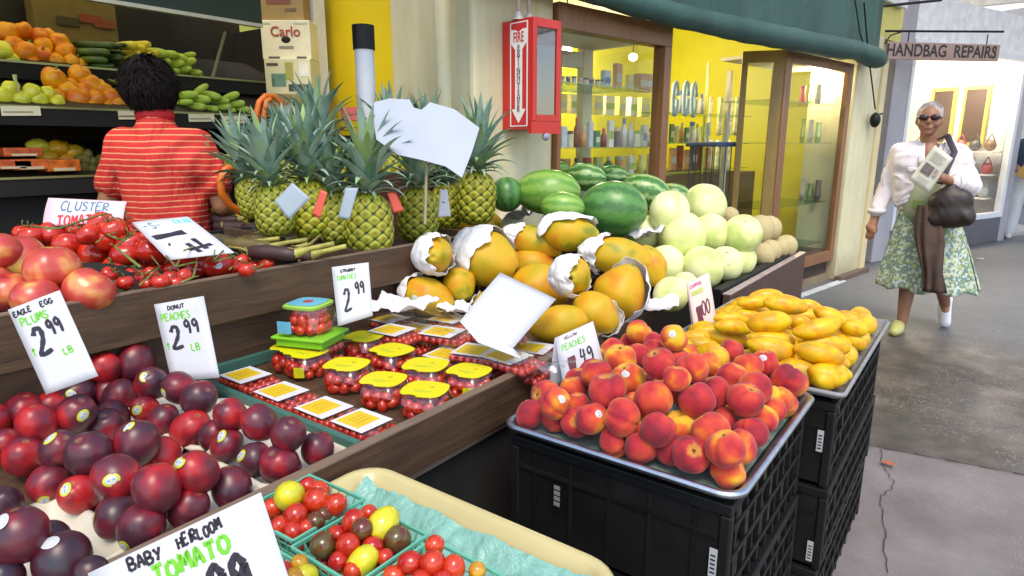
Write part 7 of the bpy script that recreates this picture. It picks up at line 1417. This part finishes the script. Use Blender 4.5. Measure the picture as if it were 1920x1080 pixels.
for k in range(4): lfq(.18, .10+.065*k, .80-.1*(k % 2), .125+.065*k, flat((.45, .42, .36), .6))
for k in range(3): lfq(.2, .76+.06*k, .75, .78+.06*k, flat((.48, .45, .40), .6))
# sunglasses, hair, shoes, bracelet
SG = flat((.02, .008, .010), .12, .1); gl_ = empty('tmp', (0, 0, 0)); bpy.data.objects.remove(gl_)
g = G()
for s in (-1, 1): g.ell(hd+Vector((s*.034, -.086, .012)), (.032, .012, .020), nu=16, nv=10)
o = g.obj('sunglasses', SG, wm, smooth=True); g = G(); g.tube([hd+Vector((-.014, -.096, .016)), hd+Vector((.014, -.096, .016))], .004, 6)
for s in (-1, 1): g.tube([hd+Vector((s*.064, -.080, .015)), hd+Vector((s*.078, .0, .008))], .0035, 6)
g.obj('glasses_frame', flat((.10, .03, .02), .3), o)
g = G(); g.ell(hd+Vector((0, -.090, -.060)), (.021, .006, .006), nu=12, nv=6); g.obj('lips', flat((.24, .085, .065), .5), wm, smooth=True)
hair_lump('hair', hd+Vector((0, .022, .032)), (.083, .088, .092), flat((.42, .36, .34), .7, .25, 30), wm, .06, 1500, .016, lambda d: d.y < -.35 and d.z < .55, 5, .25)
SHO = flat((.46, .47, .16), .5, .1); fused('shoe', [('c', to_l+Vector((.005, .13, .018)), to_l+Vector((0, .02, .008)), .042, .046), ('c', to_l+Vector((0, .02, .006)), to_l+Vector((-.012, -.05, .0)), .046, .034)], .008, SHO, wm)
fused('shoe', [('c', an_r+Vector((.0, .02, .05)), an_r+Vector((0, .01, -.02)), .044, .046), ('c', an_r+Vector((0, .01, -.03)), to_r+Vector((0, -.0, .0)), .046, .042)], .008, flat((.72, .72, .76), .6, .05), wm)
g = G(); g.tube([Ww_r+Vector((0, .01, 0)), Ww_r+Vector((-.012, 0, 0))], .034, 14, False); g.obj('bracelet', flat((.5, .35, .12), .3, metal=.8), wm, solid=.004)
# ---- the man cut off by the right edge
MP = Zp(1904, 447, 0); md = (Vector((0, 0, 0))-Vector((MP.x, MP.y, 0))).normalized(); mn = empty('person', (MP.x, MP.y, 0), math.atan2(md.y, md.x)+math.pi/2, label='person in navy shirt and white trousers at the right edge', cat='person')
s = 1.0
fused('body', [('e', (.08, 0, 1.60), (.078, .095, .115)), ('c', (.07, 0, 1.50), (.06, .0, 1.38), .055, .06), ('c', (.05, 0, 1.3), (.04, 0, 1.0), .14, .14), ('c', (-.13, 0, 1.34), (-.16, -.02, 1.08), .055, .045), ('c', (-.16, -.02, 1.08), (-.04, -.26, .96), .043, .03), ('c', (-.04, -.26, .96), (.02, -.30, .95), .034, .03), ('c', (.24, 0, 1.34), (.28, 0, 1.05), .055, .045), ('c', (.28, 0, 1.05), (.15, -.22, .95), .04, .03),
 ('c', (-.05, 0, .9), (-.07, 0, .5), .1, .07), ('c', (-.07, 0, .5), (-.08, 0, .08), .06, .04), ('c', (.14, 0, .9), (.15, 0, .5), .1, .07), ('c', (.15, 0, .5), (.16, 0, .08), .06, .04), ('e', (.08, -.10, 1.58), (.014, .018, .022)), ('e', (.005, 0, 1.6), (.012, .018, .028)), ('e', (.155, 0, 1.6), (.012, .018, .028))], .012, flat((.42, .22, .15), .5), mn)
fused('shirt', [('c', (-.09, 0, 1.37), (.20, 0, 1.37), .085, .085), ('c', (0, 0, 1.28), (.0, 0, 1.0), .15, .15), ('c', (.10, 0, 1.28), (.09, 0, 1.0), .15, .15), ('c', (-.12, 0, 1.34), (-.155, -.02, 1.16), .078, .07), ('c', (.235, 0, 1.34), (.27, 0, 1.16), .075, .07)], .012, flat((.035, .06, .10), .8), mn)
fused('trousers', [('c', (-.01, 0, .96), (.10, 0, .96), .135, .135), ('c', (-.05, 0, .9), (-.07, 0, .5), .115, .095), ('c', (-.07, 0, .5), (-.09, 0, .12), .093, .085), ('c', (.14, 0, .9), (.15, 0, .5), .115, .095), ('c', (.15, 0, .5), (.17, 0, .12), .093, .085)], .013, flat((.66, .66, .68), .8, .05, 8, .1), mn)
for x in (-.09, .17): fused('shoe', [('c', (x, .03, .05), (x, -.14, .035), .048, .038)], .012, flat((.68, .62, .58), .6), mn)
hair_lump('hair', (.08, .02, 1.64), (.082, .095, .095), flat((.45, .40, .36), .7), mn, .06, 500, .015, lambda d: d.y < -.3 and d.z < .4, 8)
g = G(); g.box((.06, -.36, .98), (.30, .03, .24), Matrix.Rotation(.5, 3, 'Y')); o = g.obj('board_folder', flat((.50, .28, .06), .5), bevel=.005); o.location = mn.location; o.rotation_euler.z = mn.rotation_euler.z; meta(o, 'tan folder held by the person at the right edge', 'folder')
